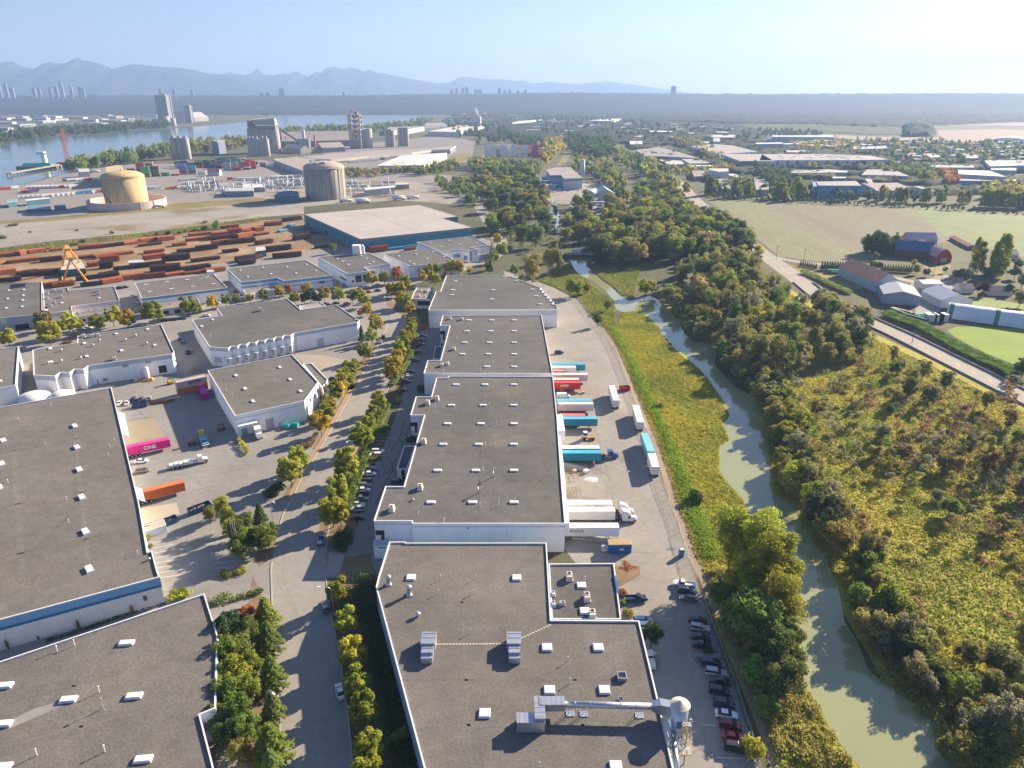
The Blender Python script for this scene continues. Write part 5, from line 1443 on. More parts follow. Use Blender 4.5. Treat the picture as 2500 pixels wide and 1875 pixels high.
def reeds(name,label,poly_px,dens,h,color,seed,leaf=0.34,m='reed',avoid=(CREEK_G,),cat='reeds'):
 poly = GP(poly_px)
 rg = np.random.default_rng(seed)
 x0,x1 = min(p.x for p in poly),max(p.x for p in poly)
 y0,y1 = min(p.y for p in poly),max(p.y for p in poly)
 n = int((x1 - x0) * (y1 - y0) * dens)
 xs_,ys_ = rg.uniform(x0,x1,n),rg.uniform(y0,y1,n)
 k = inside_np(poly,xs_,ys_)
 for a in avoid:
  k &= ~inside_np(a,xs_,ys_)
 xs_,ys_ = xs_[k],ys_[k]
 n = len(xs_)
 O = Vector((xs_.mean(),ys_.mean(),0))
 tus = np.sin(xs_ * 1.1 + np.sin(ys_ * .7) * 2) * np.sin(ys_ * 1.3 + np.sin(xs_ * .5) * 2)
 z = h * (0.35 + .45 * rg.random(n) + .3 * tus)
 c = np.stack([xs_ - O.x,ys_ - O.y,np.maximum(z,.05)],1)
 nr = rg.normal(size=(n,3)) * .4 + np.array([0.2,.1,.9])
 v,q = quads_from(c,nr,leaf,rg,.5)
 o = obj(name,np_mesh(name,v,q,M[m]),None,color,O)
 o['kind'] = 'stuff'
 tag(o,label,cat)
STRIP = P(SRC,(1470,790),(1505,800),(1520,762),(1560,758),(1610,800),(1650,856),(1707,901),(1741,944),(1781,1016),(1764,1036),(1781,1073),(1755,1093),(1758,1155),(1786,1191),(1813,1218),(1850,1300),(1760,1420),(1722,1400),(1695,1350),(1675,1280),(1656,1237),(1636,1167),(1607,1082),(1573,1002),(1549,945),(1530,897),(1503,840))
reeds('reed_bed','olive-gold reed bed between the dirt track and the creek',STRIP,13,0.5,(0.47,0.42,0.05),41,.28)
for k,(w,off,c) in enumerate(((3.0,4.9,(0.28,0.43,0.03)),)):
 L_ = [Vector((p.x + off + (i % 3) * .2,p.y)) for i,p in enumerate(PATH[:56])]
 a_,b2 = ribbon_pts(L_,w * 1.7)
 poly = [Vector((p[0],p[1],0)) for p in a_ + b2[::-1]]
 rg = np.random.default_rng(55)
 n = 22000
 i = rg.integers(0,len(L_) - 1,n)
 f = rg.random((n,1))
 A = np.array([(p.x,p.y) for p in L_])
 pp = A[i] * (1 - f) + A[i + 1] * f + rg.normal(size=(n,2)) * np.array([1.25,.6])
 O = Vector((pp[:,0].mean(),pp[:,1].mean(),0))
 v,q = quads_from(np.concatenate([pp - np.array([O.x,O.y]),(.2 + .7 * rg.random((n,1)))],1),rg.normal(size=(n,3)) * .5 + np.array([.1,0,.9]),.3,rg,.5)
 o = obj('bramble_edge',np_mesh('bramble_edge',v,q,M['leaf']),None,c,O)
 o['kind'] = 'stuff'
 tag(o,'bright green bramble edge beside the dirt track','brambles')
reeds('reed_bed','golden-green marsh grass in the open ground on the right',SCRUB,6.0,0.45,(0.46,0.40,0.05),42,.36)
reeds('reed_bed','green grass bank round the head of the creek',P(SRC,(1250,668),(1310,690),(1380,650),(1395,640),(1440,690),(1500,735),(1505,800),(1465,795),(1409,728),(1350,698),(1290,678)),8,0.6,(0.36,0.38,0.05),43)
reeds('reed_bed','tan reed island between the two arms of the creek',P(SRC,(1440,655),(1560,655),(1562,667),(1553,693),(1550,728),(1516,720),(1494,698),(1468,680)),9,0.8,(0.36,0.31,0.09),44)
reeds('bank_grass','rough gold and green grass on the near left bank',P(SRC,(1760,1480),(1850,1560),(1950,1600),(1960,1680),(2000,1728),(2030,1800),(2090,1880),(1900,1900),(1880,1790),(1850,1700)),12,0.8,(0.42,0.38,0.05),45)
reeds('weed_strip','weedy strip along the back of the steel yard',P(SRC,(-100,640),(60,618),(200,598),(330,582),(480,565),(640,540),(640,530),(480,553),(330,571),(130,592),(0,607),(-100,622)),1.2,1.0,(0.27,0.23,0.07),46,.6,avoid=())

# ------------------------------------------------------------------ vehicles
def loft(stations,closed=True):
 """rings of equal point count -> skin"""
 b = MB()
 n = len(stations[0])
 vs = [p for r in stations for p in r]
 fs = []
 for k in range(len(stations) - 1):
  for i in range(n - 1 if not closed else n):
   j = (i + 1) % n
   fs.append((k * n + i,k * n + j,(k + 1) * n + j,(k + 1) * n + i))
 fs.append(tuple(range(n - 1,-1,-1)))
 fs.append(tuple(range(len(vs) - n,len(vs))))
 return b.raw(vs,fs)
def ring(x,w,zb,zm,zt,k=.9):
 return [(x,-w * .92,zb),(x,-w,zm),(x,-w * k,zt),(x,w * k,zt),(x,w,zm),(x,w * .92,zb)]
def body_mesh(st,name='body'):
 return loft([ring(*s) for s in st]).mesh(name,M['car'])
WHEEL = MB().tube((0,-.12,0),(0,.12,0),.34,n=14).mesh('wheel',M['rubber'])
RIM = MB().tube((0,-.13,0),(0,.13,0),.2,n=10).mesh('rim',M['galv'])
BWHEEL = MB().tube((0,-.28,0),(0,.28,0),.5,n=14).mesh('wheel',M['rubber'])
BRIM = MB().tube((0,-.29,0),(0,.29,0),.27,n=10).mesh('rim',M['galv'])
LAMP_W = mat('lamp_glass',(0.75,0.75,0.72),0.15,())
LAMP_R = mat('tail_lamp',(0.35,0.01,0.01),0.2,())
HL = MB().box((0,0,0),(.12,.36,.16)).mesh('headlight',LAMP_W)
TL_ = MB().box((0,0,0),(.08,.28,.18)).mesh('taillight',LAMP_R)
SEDAN = dict(
 body=body_mesh([(-2.32,.72,.34,.55,.78),(-2.2,.84,.28,.6,.94),(-1.3,.90,.24,.62,1.0),(.95,.90,.24,.62,.97),(1.9,.86,.26,.58,.82),(2.28,.70,.34,.5,.66)]),
 glass=MB().raw([(-1.75,-.76,.97),(1.05,-.76,.95),(1.05,.76,.95),(-1.75,.76,.97),(-.95,-.60,1.42),(.2,-.60,1.42),(.2,.60,1.42),(-.95,.60,1.42)],[(0,1,5,4),(1,2,6,5),(2,3,7,6),(3,0,4,7),(4,5,6,7)]).mesh('windows',M['glass']),
 roof=MB().raw([(-1.05,-.63,1.40),(.28,-.63,1.40),(.28,.63,1.40),(-1.05,.63,1.40),(-.9,-.55,1.47),(.12,-.55,1.47),(.12,.55,1.47),(-.9,.55,1.47)],[(0,1,5,4),(1,2,6,5),(2,3,7,6),(3,0,4,7),(4,5,6,7)]).mesh('roof',M['car']),wb=1.38,fx=2.24,rx=-2.3,z=.72)
SUV = dict(
 body=body_mesh([(-2.3,.80,.4,.7,.95),(-2.2,.90,.32,.72,1.08),(-1.2,.94,.28,.72,1.1),(.9,.94,.28,.72,1.08),(1.95,.90,.32,.68,1.0),(2.28,.76,.4,.6,.8)]),
 glass=MB().raw([(-2.2,-.82,1.06),(1.15,-.82,1.05),(1.15,.82,1.05),(-2.2,.82,1.06),(-1.95,-.68,1.62),(.35,-.68,1.62),(.35,.68,1.62),(-1.95,.68,1.62)],[(0,1,5,4),(1,2,6,5),(2,3,7,6),(3,0,4,7),(4,5,6,7)]).mesh('windows',M['glass']),
 roof=MB().raw([(-2.02,-.71,1.60),(.42,-.71,1.60),(.42,.71,1.60),(-2.02,.71,1.60),(-1.9,-.62,1.69),(.25,-.62,1.69),(.25,.62,1.69),(-1.9,.62,1.69)],[(0,1,5,4),(1,2,6,5),(2,3,7,6),(3,0,4,7),(4,5,6,7)]).mesh('roof',M['car']),wb=1.4,fx=2.24,rx=-2.28,z=.88)
_pk = MB()
for s in ([(-.15,.94,.4,.74,1.1),(1.2,.94,.4,.74,1.12),(2.3,.92,.42,.72,1.08),(2.75,.8,.5,.66,.92)],):
 st = [ring(*q) for q in s]
 n6 = 6
 vs = [p for r in st for p in r]
 fs = [(k * 6 + i,k * 6 + (i + 1) % 6,(k + 1) * 6 + (i + 1) % 6,(k + 1) * 6 + i) for k in range(len(st) - 1) for i in range(6)] + [tuple(range(5,-1,-1)),tuple(range(len(vs) - 6,len(vs)))]
 _pk.raw(vs,fs)
_pk.box((-1.5,0,.62),(2.7,1.8,.4)).box((-1.5,-.87,.95),(2.7,.1,.36)).box((-1.5,.87,.95),(2.7,.1,.36)).box((-2.82,0,.9),(.1,1.82,.5))
PICKUP = dict(body=_pk.mesh('body',M['car']),
 glass=MB().raw([(-.2,-.82,1.08),(1.35,-.82,1.08),(1.35,.82,1.08),(-.2,.82,1.08),(-.1,-.68,1.68),(.75,-.68,1.68),(.75,.68,1.68),(-.1,.68,1.68)],[(0,1,5,4),(1,2,6,5),(2,3,7,6),(3,0,4,7),(4,5,6,7)]).mesh('windows',M['glass']),
 roof=MB().box((.35,0,1.71),(1.0,1.38,.1)).mesh('roof',M['car']),wb=1.75,fx=2.72,rx=-2.86,z=.9)
CARK = {'sedan': SEDAN,'suv': SUV,'pickup': PICKUP}
CC = {'white': (.78,.79,.8),'black': (.025,.027,.031),'grey': (.12,.13,.14),'silver': (.42,.44,.46),'blue': (.03,.08,.2),'navy': (.02,.04,.09),'red': (.55,.015,.02),'maroon': (.16,.01,.02),'green': (.05,.12,.08),'lblue': (.2,.38,.55),'bronze': (.2,.16,.1)}
CAR_NO = [0]
def car(kind,color,loc,rz,label,group,simple=False):
 K = CARK[kind]
 t = thing('car' if kind != 'pickup' else 'pickup_truck',label,'car' if kind != 'pickup' else 'pickup',(loc[0],loc[1],0.03),rz,group)
 c = CC[color] if isinstance(color,str) else color
 obj('body',K['body'],t,c)
 obj('windows',K['glass'],t)
 obj('roof',K['roof'],t,c)
 for sx in (-1,1):
  for sy in (-1,1):
   w = obj('wheel',WHEEL,t,None,(sx * K['wb'],sy * .82,.34))
   if not simple:
    obj('rim',RIM,w)
 if not simple:
  for sy in (-1,1):
   obj('headlight',HL,t,None,(K['fx'],sy * .58,K['z']))
   obj('taillight',TL_,t,None,(K['rx'],sy * .62,K['z'] + .08))
 return t
def head(tl,a,b):
 d = G(*tl(*b)) - G(*tl(*a))
 return math.atan2(d.y,d.x)
_T = ['twent','thirt','fort','fift','sixt','sevent','eight','ninet']
ORD = ['first','second','third','fourth','fifth','sixth','seventh','eighth','ninth','tenth','eleventh','twelfth','thirteenth','fourteenth','fifteenth','sixteenth','seventeenth','eighteenth','nineteenth']
ORD += [a + ('ieth' if j < 0 else 'y-' + ORD[j]) for a in _T for j in range(-1,9)]
hr = head(W2,(1740,1205),(1955,1240))
ROW = [('pickup','white',1480,92),('suv','navy',1502,150),('sedan','grey',1520,212),('sedan','black',1602,405),('suv','silver',1616,470),('sedan','black',1626,550),('sedan','black',1640,615),('suv','navy',1715,775),('suv','silver',1752,855),('sedan','black',1782,925),('suv','black',1788,1015),('suv','navy',1826,1122),('sedan','white',1845,1215),('suv','maroon',1880,1312),('sedan','red',1905,1412),('suv','black',1930,1502)]
KN = {'sedan': 'saloon car','suv': 'SUV','pickup': 'pickup'}
for i,(k,c,x,y) in enumerate(ROW):
 car(k,c,G(*W2(x,y)),hr + (math.pi if i in (0,2,9) else 0),'%s %s, %s from the far end of the row along the fence' % (c,KN[k],ORD[i]),'cars parked along the fence')
car('pickup','navy',G(*W2(1075,215)),0.05,'dark pickup by the annex with the orange bush',None)
car('suv','lblue',G(*W2(1125,408)),0.0,'pale blue SUV nosed in below the golden bush',None)
car('suv','white',G(*W2(1160,455)),0.0,'white SUV half hidden by the dark tree in the lane',None)
car('pickup','white',G(*W2(1190,740)),1.5,'white pickup tucked against the nearest warehouse wall',None)
hs = 0.02
SH = [('suv','white',1050,585),('suv','white',1030,618),('sedan','navy',1000,738),('sedan','white',980,778),('suv','black',942,842),('suv','grey',934,880),('sedan','white',925,918),('suv','black',908,950),('pickup','grey',893,996),('sedan','silver',876,1043),('suv','silver',882,1082),('sedan','black',888,1155)]
for i,(k,c,x,y) in enumerate(SH):
 car(k,c,G(*V1(x,y)),hs + (math.pi if i % 3 == 1 else 0),'%s %s, %s from the far end of the bays behind the street trees' % (c,KN[k],ORD[i]),'cars in the bays behind the street trees')
UP = [('sedan','navy',1440,1140),('suv','grey',1425,1175),('sedan','black',1418,1208),('suv','black',1390,1280),('suv','black',1368,1350),('sedan','black',1322,1448),('sedan','silver',1312,1482),('suv','silver',1300,1502),('suv','black',1295,1532),('sedan','maroon',1262,1605)]
for i,(k,c,x,y) in enumerate(UP):
 car(k,c,G(*U1(x,y)),(math.pi if i % 2 else 0),'%s %s, %s from the top of the upper shaded bays' % (c,KN[k],ORD[i]),'cars in the upper shaded bays')
car('sedan','lblue',G(*V1(1335,470)),0.2,'pale blue saloon by the shaded entrance',None)
car('suv','navy',G(*V1(1225,850)),0.0,'dark SUV below the entrance block',None)
car('pickup','blue',G(*V1(568,1345)),head(V1,(560,1390),(580,1260)),'blue pickup parked at the right kerb by the driveway',None)
car('suv','grey',G(*W1(602,285)),head(W1,(612,330),(590,210)),'grey-blue SUV parked under the near street lamp',None)
car('sedan','white',G(*W1(725,1015)),head(W1,(742,1070),(705,930)),'white saloon with a dark roof panel parked by the near street trees',None)
car('suv','navy',G(*U1(1100,1145)),head(U1,(1060,1250),(1110,1120)),'dark SUV driving up the middle of the street',None)
car('sedan','silver',G(*U1(1074,1188)),head(U1,(1050,1250),(1090,1150)),'silver saloon following the dark SUV up the street',None)
car('sedan','red',G(*U1(968,758)),.15,'red saloon at the kerb of the cross street',None)
car('sedan','blue',G(*U1(1050,745)),.2,'dark blue saloon at the kerb beyond the red one',None)
for k,c,tl,x,y,rz,lab in (('sedan','white',V0,1030,165,1.9,'white saloon at the back corner of the huge left warehouse'),('sedan','white',V0,1097,162,1.9,'second white saloon at the back corner of the huge left warehouse'),('suv','navy',V0,1152,132,1.9,'dark SUV behind the blue skip'),('suv','grey',V0,1220,128,1.9,'grey SUV behind the blue skip'),('sedan','silver',V0,1285,125,1.9,'silver saloon beside the timber pile'),('sedan','white',V0,1222,668,.2,'white saloon below the pink container'),('suv','bronze',V0,1232,752,.25,'olive jeep beside the white saloon'),('suv','blue',U0,1552,1165,1.95,'blue van in the alley of the toothed-dock warehouse'),('suv','grey',U0,1575,1195,1.95,'grey SUV in the alley of the toothed-dock warehouse'),('pickup','black',U0,1622,1280,1.95,'black pickup in the alley of the toothed-dock warehouse'),('sedan','white',U0,1143,795,1.8,'white hatchback in the gap beside the blue-striped warehouse'),('suv','silver',U0,1177,862,1.9,'silver SUV lower in the gap beside the blue-striped warehouse'),('suv','black',U0,1040,722,.1,'black van at the head of the gap by the steel yard'),('sedan','white',U0,1003,722,.1,'white car at the head of the gap by the steel yard'),('sedan','black',U0,1080,715,.1,'black car at the head of the gap by the steel yard'),('sedan','silver',U0,2055,782,1.9,'silver car in the alley of the stepped warehouse'),('sedan','black',U0,2030,752,1.9,'black car in the alley of the stepped warehouse'),('suv','white',U0,1868,855,.2,'white van before the blue-striped office front'),('sedan','navy',U0,1420,1000,.1,'navy car on the cross street by the office front'),('sedan','black',U0,1500,995,.1,'black car on the cross street by the office front'),('sedan','grey',U0,1580,985,.1,'grey car on the cross street by the office front'),('sedan','white',U0,1780,962,.1,'white car on the cross street behind the toothed-dock warehouse'),('sedan','white',U0,1105,960,.1,'white car below the crowded rooftop'),('sedan','white',U0,755,1068,.2,'white car behind the verge trees'),('sedan','white',U0,700,1075,.2,'second white car behind the verge trees'),('suv','white',U1,735,688,1.9,'white SUV beside the black-framed windows'),('sedan','navy',U1,690,855,.2,'navy car behind the toothed-dock warehouse'),('sedan','red',U1,785,858,.2,'red car behind the toothed-dock warehouse'),('sedan','white',U1,890,862,.2,'white car under the autumn trees of the cross street'),('sedan','black',U1,605,862,.2,'black car behind the toothed-dock warehouse'),('suv','white',U1,910,718,.2,'white SUV on the cross street corner'),('sedan','silver',U1,950,716,.2,'silver car on the cross street corner'),('sedan','white',U1,1050,692,.2,'white car beyond the slim autumn trees'),('sedan','white',U1,1940,492,.3,'white car by the emblem warehouse'),('sedan','blue',U1,775,1378,0.9,'blue car half hidden by golden trees'),('sedan','navy',U1,660,1508,0.9,'navy car beside the office annex'),('suv','navy',U2,405,1282,0.05,'dark SUV alone at the top of the trailer yard')):
 car(k,c,G(*tl(x,y)),rz,lab,None,tl in (U0,) or (tl is U1 and y < 900))

# --- lettering helper
def lettering(text,size,parent,loc,rot,color,extr=0.02,shear=0.0,bold=0.0):
 cu = bpy.data.curves.new('lettering','FONT')
 cu.body = text
 cu.size = size
 cu.extrude = extr
 cu.shear = shear
 cu.offset = bold
 cu.align_x = 'CENTER'
 cu.align_y = 'CENTER'
 tmp = bpy.data.objects.new('tmp',cu)
 me = bpy.data.meshes.new_from_object(tmp)
 bpy.data.objects.remove(tmp)
 bpy.data.curves.remove(cu)
 me.materials.clear()
 me.materials.append(M['matte'])
 return obj('lettering',me,parent,color,loc,rot)

# --- trailers, containers and trucks. local frame: x forward, box floor at z 1.2, centred on y, rear at x = 0
def box_shell(L,W,Hh,z0,corr):
 b = MB()
 b.box((L / 2,0,z0 + Hh / 2),(L,W,Hh))
 if corr:
  n = int(L / .55)
  for i in range(n):
   x = (i + .5) * L / n
   for s in (-1,1):
    b.box((x,s * (W / 2 + .02),z0 + Hh / 2),(.26,.05,Hh - .3))
 for x in (.06,L - .06):
  for s in (-1,1):
   b.box((x,s * (W / 2),z0 + Hh / 2),(.16,.1,Hh + .02))
 for s in (-1,1):
  b.box((L / 2,s * W / 2,z0 + .08),(L,.1,.16)).box((L / 2,s * W / 2,z0 + Hh - .06),(L,.1,.14))
 return b
SHELLS = {}
def shell_mesh(L,W,Hh,z0,corr):
 k = (L,W,Hh,z0,corr)
 if k not in SHELLS:
  SHELLS[k] = box_shell(*k).mesh('box',M['paint'])
 return SHELLS[k]
def trailer(name,label,loc,rz,L,color,top=None,Hh=2.85,corr=False,axles=2,group=None,ground=False):
 t = thing(name,label,'trailer' if not ground else 'container',loc,rz,group)
 z0 = 0.12 if ground else 1.22
 obj('box',shell_mesh(L,2.55,Hh,z0,corr),t,color)
 MB().box((L / 2,0,z0 + Hh + .035),(L - .1,2.45,.05)).build('roof',M['paint'],t,top or tuple(min(.85,c * 1.1 + .03) for c in color))
 MB().box((-.03,-.64,z0 + Hh / 2),(.06,1.2,Hh - .2)).build('door',M['paint'],t,tuple(c * .9 for c in color))
 MB().box((-.03,.64,z0 + Hh / 2),(.06,1.2,Hh - .2)).build('door',M['paint'],t,tuple(c * .9 for c in color))
 if not ground:
  fr = MB()
  for s in (-1,1):
   fr.box((L / 2,s * .5,1.08),(L - .4,.16,.26))
  for x in (.4,2.0,L - 2.6,L - 1.0):
   fr.box((x,0,1.08),(.14,1.1,.2))
  fr.build('chassis',M['matte'],t,(.05,.05,.055))
  for a in range(axles):
   for s in (-1,1):
    w = obj('wheel',BWHEEL,t,None,(1.1 + a * 1.25,s * .95,.5))
    obj('rim',BRIM,w)
  for s in (-1,1):
   MB().box((L - 2.9,s * .75,.6),(.14,.14,1.1)).box((L - 2.9,s * .75,.05),(.35,.3,.08)).build('landing_leg',M['matte'],t,(.2,.2,.21))
 return t
def tractor(label,loc,rz,color,sleeper=True,group=None):
 """nose at +x, fifth wheel near x = 0"""
 t = thing('semi_truck',label,'truck',loc,rz,group)
 MB().box((2.2,-.45,.75),(6.2,.16,.28)).box((2.2,.45,.75),(6.2,.16,.28)).box((-.1,0,1.0),(1.0,1.0,.12)).build('chassis',M['matte'],t,(.05,.05,.055))
 L0 = 1.4 if sleeper else 2.1
 cab = loft([[(L0,-1.2,.7),(L0,-1.2,3.3),(L0,-.8,3.95),(L0,.8,3.95),(L0,1.2,3.3),(L0,1.2,.7)],[(2.9,-1.2,.7),(2.9,-1.2,3.0),(2.9,-.85,3.55),(2.9,.85,3.55),(2.9,1.2,3.0),(2.9,1.2,.7)],[(3.9,-1.15,.65),(3.9,-1.15,1.9),(3.9,-.9,2.75),(3.9,.9,2.75),(3.9,1.15,1.9),(3.9,1.15,.65)]] if sleeper else [[(L0,-1.15,.7),(L0,-1.15,2.5),(L0,-.95,2.8),(L0,.95,2.8),(L0,1.15,2.5),(L0,1.15,.7)],[(3.7,-1.15,.7),(3.7,-1.15,2.4),(3.7,-.95,2.75),(3.7,.95,2.75),(3.7,1.15,2.4),(3.7,1.15,.7)]])
 cab.build('cab',M['car'],t,color)
 loft([[(3.85,-1.1,.6),(3.85,-1.1,1.5),(3.85,-.75,1.95),(3.85,.75,1.95),(3.85,1.1,1.5),(3.85,1.1,.6)],[(5.3,-.95,.5),(5.3,-.95,1.25),(5.3,-.6,1.6),(5.3,.6,1.6),(5.3,.95,1.25),(5.3,.95,.5)],[(5.75,-.8,.5),(5.75,-.8,1.0),(5.75,-.5,1.25),(5.75,.5,1.25),(5.75,.8,1.0),(5.75,.8,.5)]]).build('hood',M['car'],t,color)
 zw = 2.65 if sleeper else 2.6
 xw = 3.95 if sleeper else 3.75
 MB().raw([(xw + .02,-1.0,1.95),(xw + .02,1.0,1.95),(xw - .12,.82,zw),(xw - .12,-.82,zw)],[(0,1,2,3)]).build('windscreen',M['glass'],t)
 for s in (-1,1):
  MB().box((3.3,s * 1.19,2.0),(.75,.06,.65)).build('side_window',M['glass'],t)
  MB().tube((L0 - .25,s * .95,1.0),(L0 - .25,s * .95,3.6),.09).build('exhaust_stack',M['galv'],t)
  MB().box((5.62,s * .72,.95),(.25,.25,.22)).build('headlight',LAMP_W,t)
  w = obj('wheel',BWHEEL,t,None,(4.9,s * .95,.5),None,(1,.6,1))
  obj('rim',BRIM,w)
  for x in (-.65,.65):
   w = obj('wheel',BWHEEL,t,None,(x,s * .92,.5))
   obj('rim',BRIM,w)
  MB().tube((2.3,s * 1.05,.75),(3.2,s * 1.05,.75),.3,n=10).build('fuel_tank',M['galv'],t)
 return t
def docked(name,label,tl,xr,yb,L,color,text=None,tr=None,dy=0.0,**kw):
 """trailer backed against the long warehouse; (xr, yb) = its near lower front corner in the photo"""
 p = G(*tl(xr,yb),1.3)
 rear = (p.x - L,p.y + 1.28 + dy,0.02)
 t = trailer(name,label,rear,0.0,L,color,group='trailers backed against the long warehouse',**kw)
 if text:
  s,size,fx,fz,col,sh,bo = text
  lettering(s,size,t,(L * fx,-1.33,1.22 + 2.85 * fz),(math.pi / 2,0,0),col,shear=sh,bold=bo)
 if tr is not None:
  tractor(tr[0],(p.x + tr[2],rear[1],0.02),0.0,tr[1],sleeper=tr[3])
 return t
TEAL,LBLUE,TW = (0.02,0.24,0.36),(0.06,0.42,0.58),(0.78,0.77,0.75)
docked('semi_trailer','white trailer with green ARGUS lettering at the near end of the docks',V2,920,1302,16.2,TW,('ARGUS',1.3,.25,.62,(0.02,0.22,0.16),0,.02))
docked('semi_trailer','white trailer with a small red mark, coupled to the nearer white tractor',V2,888,1160,16.2,TW,None,('nearer white sleeper tractor at the docks',CC['white'],.9,True))
docked('semi_trailer','white trailer with brown Bison lettering, coupled to the farther white tractor',V2,880,1160,16.2,TW,('Bison',1.1,.74,.72,(0.20,0.05,0.04),.35,.02),('farther white sleeper tractor at the docks',CC['white'],.9,True),dy=3.9)
docked('semi_trailer','long teal container trailer with three axles beside the blue tractor',V2,765,652,15.5,TEAL,None,None,axles=3,corr=True,top=LBLUE)
docked('semi_trailer','white-topped teal container trailer coupled to the blue tractor',V2,765,652,15.5,(0.15,0.42,0.5),None,('blue day-cab tractor at the docks',(0.02,0.08,0.28),1.0,False),dy=3.5,top=(0.75,0.73,0.68),corr=True)
docked('semi_trailer','blue container trailer with three axles behind the yard tractor',V2,735,352,14.2,TEAL,None,axles=3,corr=True,top=(0.10,0.46,0.66))
docked('semi_trailer','low red container trailer between the blue and white ones',V2,640,352,10.0,(0.5,0.05,0.05),None,dy=4.0,Hh=2.3,top=(0.62,0.16,0.15))
docked('semi_trailer','white container trailer with a grey crest beside the white van',V2,700,222,14.0,(0.66,0.65,0.66),('',1,.5,.5,(0,0,0),0,0),corr=True,top=(0.72,0.66,0.55))
docked('semi_trailer','teal container trailer behind the white one with the crest',V2,692,222,14.0,(0.12,0.42,0.52),None,dy=3.3,corr=True,top=(0.12,0.46,0.58))
docked('semi_trailer','red container trailer with white HMM lettering',U2,590,1588,12.2,(0.62,0.03,0.03),('HMM',1.5,.42,.55,(0.85,0.82,0.8),.4,.04),corr=True)
docked('semi_trailer','beige-roofed brown container trailer behind the red lettered one',U2,585,1588,12.2,(0.40,0.08,0.05),None,dy=3.5,top=(0.70,0.62,0.48),corr=True)
docked('semi_trailer','long white trailer two bays beyond the red lettered one',U2,650,1517,16.2,(0.68,0.68,0.70),None,top=(0.72,0.68,0.58))
docked('semi_trailer','short white trailer beside the teal one at the far docks',U2,550,1453,11.0,TW,None,top=(0.76,0.72,0.66))
docked('semi_trailer','small pink-roofed red trailer at the far docks',U2,455,1470,5.5,(0.6,0.12,0.13),None,Hh=2.2,top=(0.68,0.35,0.38))
docked('semi_trailer','teal container trailer farthest along the docks',U2,630,1428,15.0,(0.02,0.30,0.38),None,top=LBLUE)
crest = G(*V2(520,195),2.6)
def parked(name,label,tl,near,far,L,color,**kw):
 a,b_ = G(*tl(*near),1.1),G(*(kw.pop('ft',tl))(*far),1.1)
 d = (b_ - a).normalized()
 return trailer(name,label,(a.x,a.y,.02),math.atan2(d.y,d.x),L,color,**kw)
parked('semi_trailer','white trailer parked by the red skip along the fence',V2,(895,192),(840,1560),16.2,(0.74,0.73,0.70),ft=U2)
parked('semi_trailer','white trailer parked along the fence behind the teal one',V2,(1103,383),(1048,190),16.2,(0.76,0.75,0.73))
parked('semi_trailer','teal trailer parked along the fence',V2,(1190,640),(1118,430),14.5,(0.08,0.40,0.48),top=(0.2,0.55,0.62))
parked('semi_trailer','short white trailer nearest along the fence',V2,(1232,775),(1190,640),9.8,(0.78,0.78,0.77))
def side_on(name,label,tl,a,b_,L,color,text=None,z=1.25,**kw):
 A,B = G(*tl(*a),z),G(*tl(*b_),z)
 d = (B - A).normalized()
 rz = math.atan2(d.y,d.x)
 n = Vector((-d.y,d.x,0)) * 1.28
 t = trailer(name,label,(A.x + n.x,A.y + n.y,kw.pop('base',.02)),rz,L,color,**kw)
 if text:
  s,size,fx,zz,col,bo = text
  lettering(s,size,t,(L * fx,-1.36,zz),(math.pi / 2,0,0),col,bold=bo)
 return t
side_on('semi_trailer','magenta container trailer with white ONE lettering',V0,(1105,608),(1482,530),13.7,(0.68,0.015,0.22),('ONE',1.9,.52,2.7,(0.85,0.80,0.82),.05),corr=True,axles=3)
side_on('semi_trailer','orange container trailer under the pale awning',V0,(1190,1012),(1572,915),13.7,(0.50,0.10,0.025),None,corr=True,axles=3,top=(0.62,0.19,0.06))
side_on('shipping_container','rust-orange container at the bottom of the stack by the white warehouse',V0,(1540,92),(1810,30),12.2,(0.48,0.15,0.07),None,z=0.1,ground=True,corr=True)
side_on('shipping_container','grey container with dark MAERSK lettering on top of the stack',V0,(1540,92),(1810,30),12.2,(0.42,0.36,0.32),('MAERSK',1.5,.60,1.75,(0.05,0.05,0.07),.02),z=0.1,ground=True,corr=True,base=2.9)
A = G(*V0(1775,128),.1)
trailer('shipping_container','magenta container standing on the ground by the white warehouse wall',(A.x,A.y,0.02),head(V0,(1775,128),(1712,0)),12.2,(0.42,0.015,0.26),ground=True,corr=True)
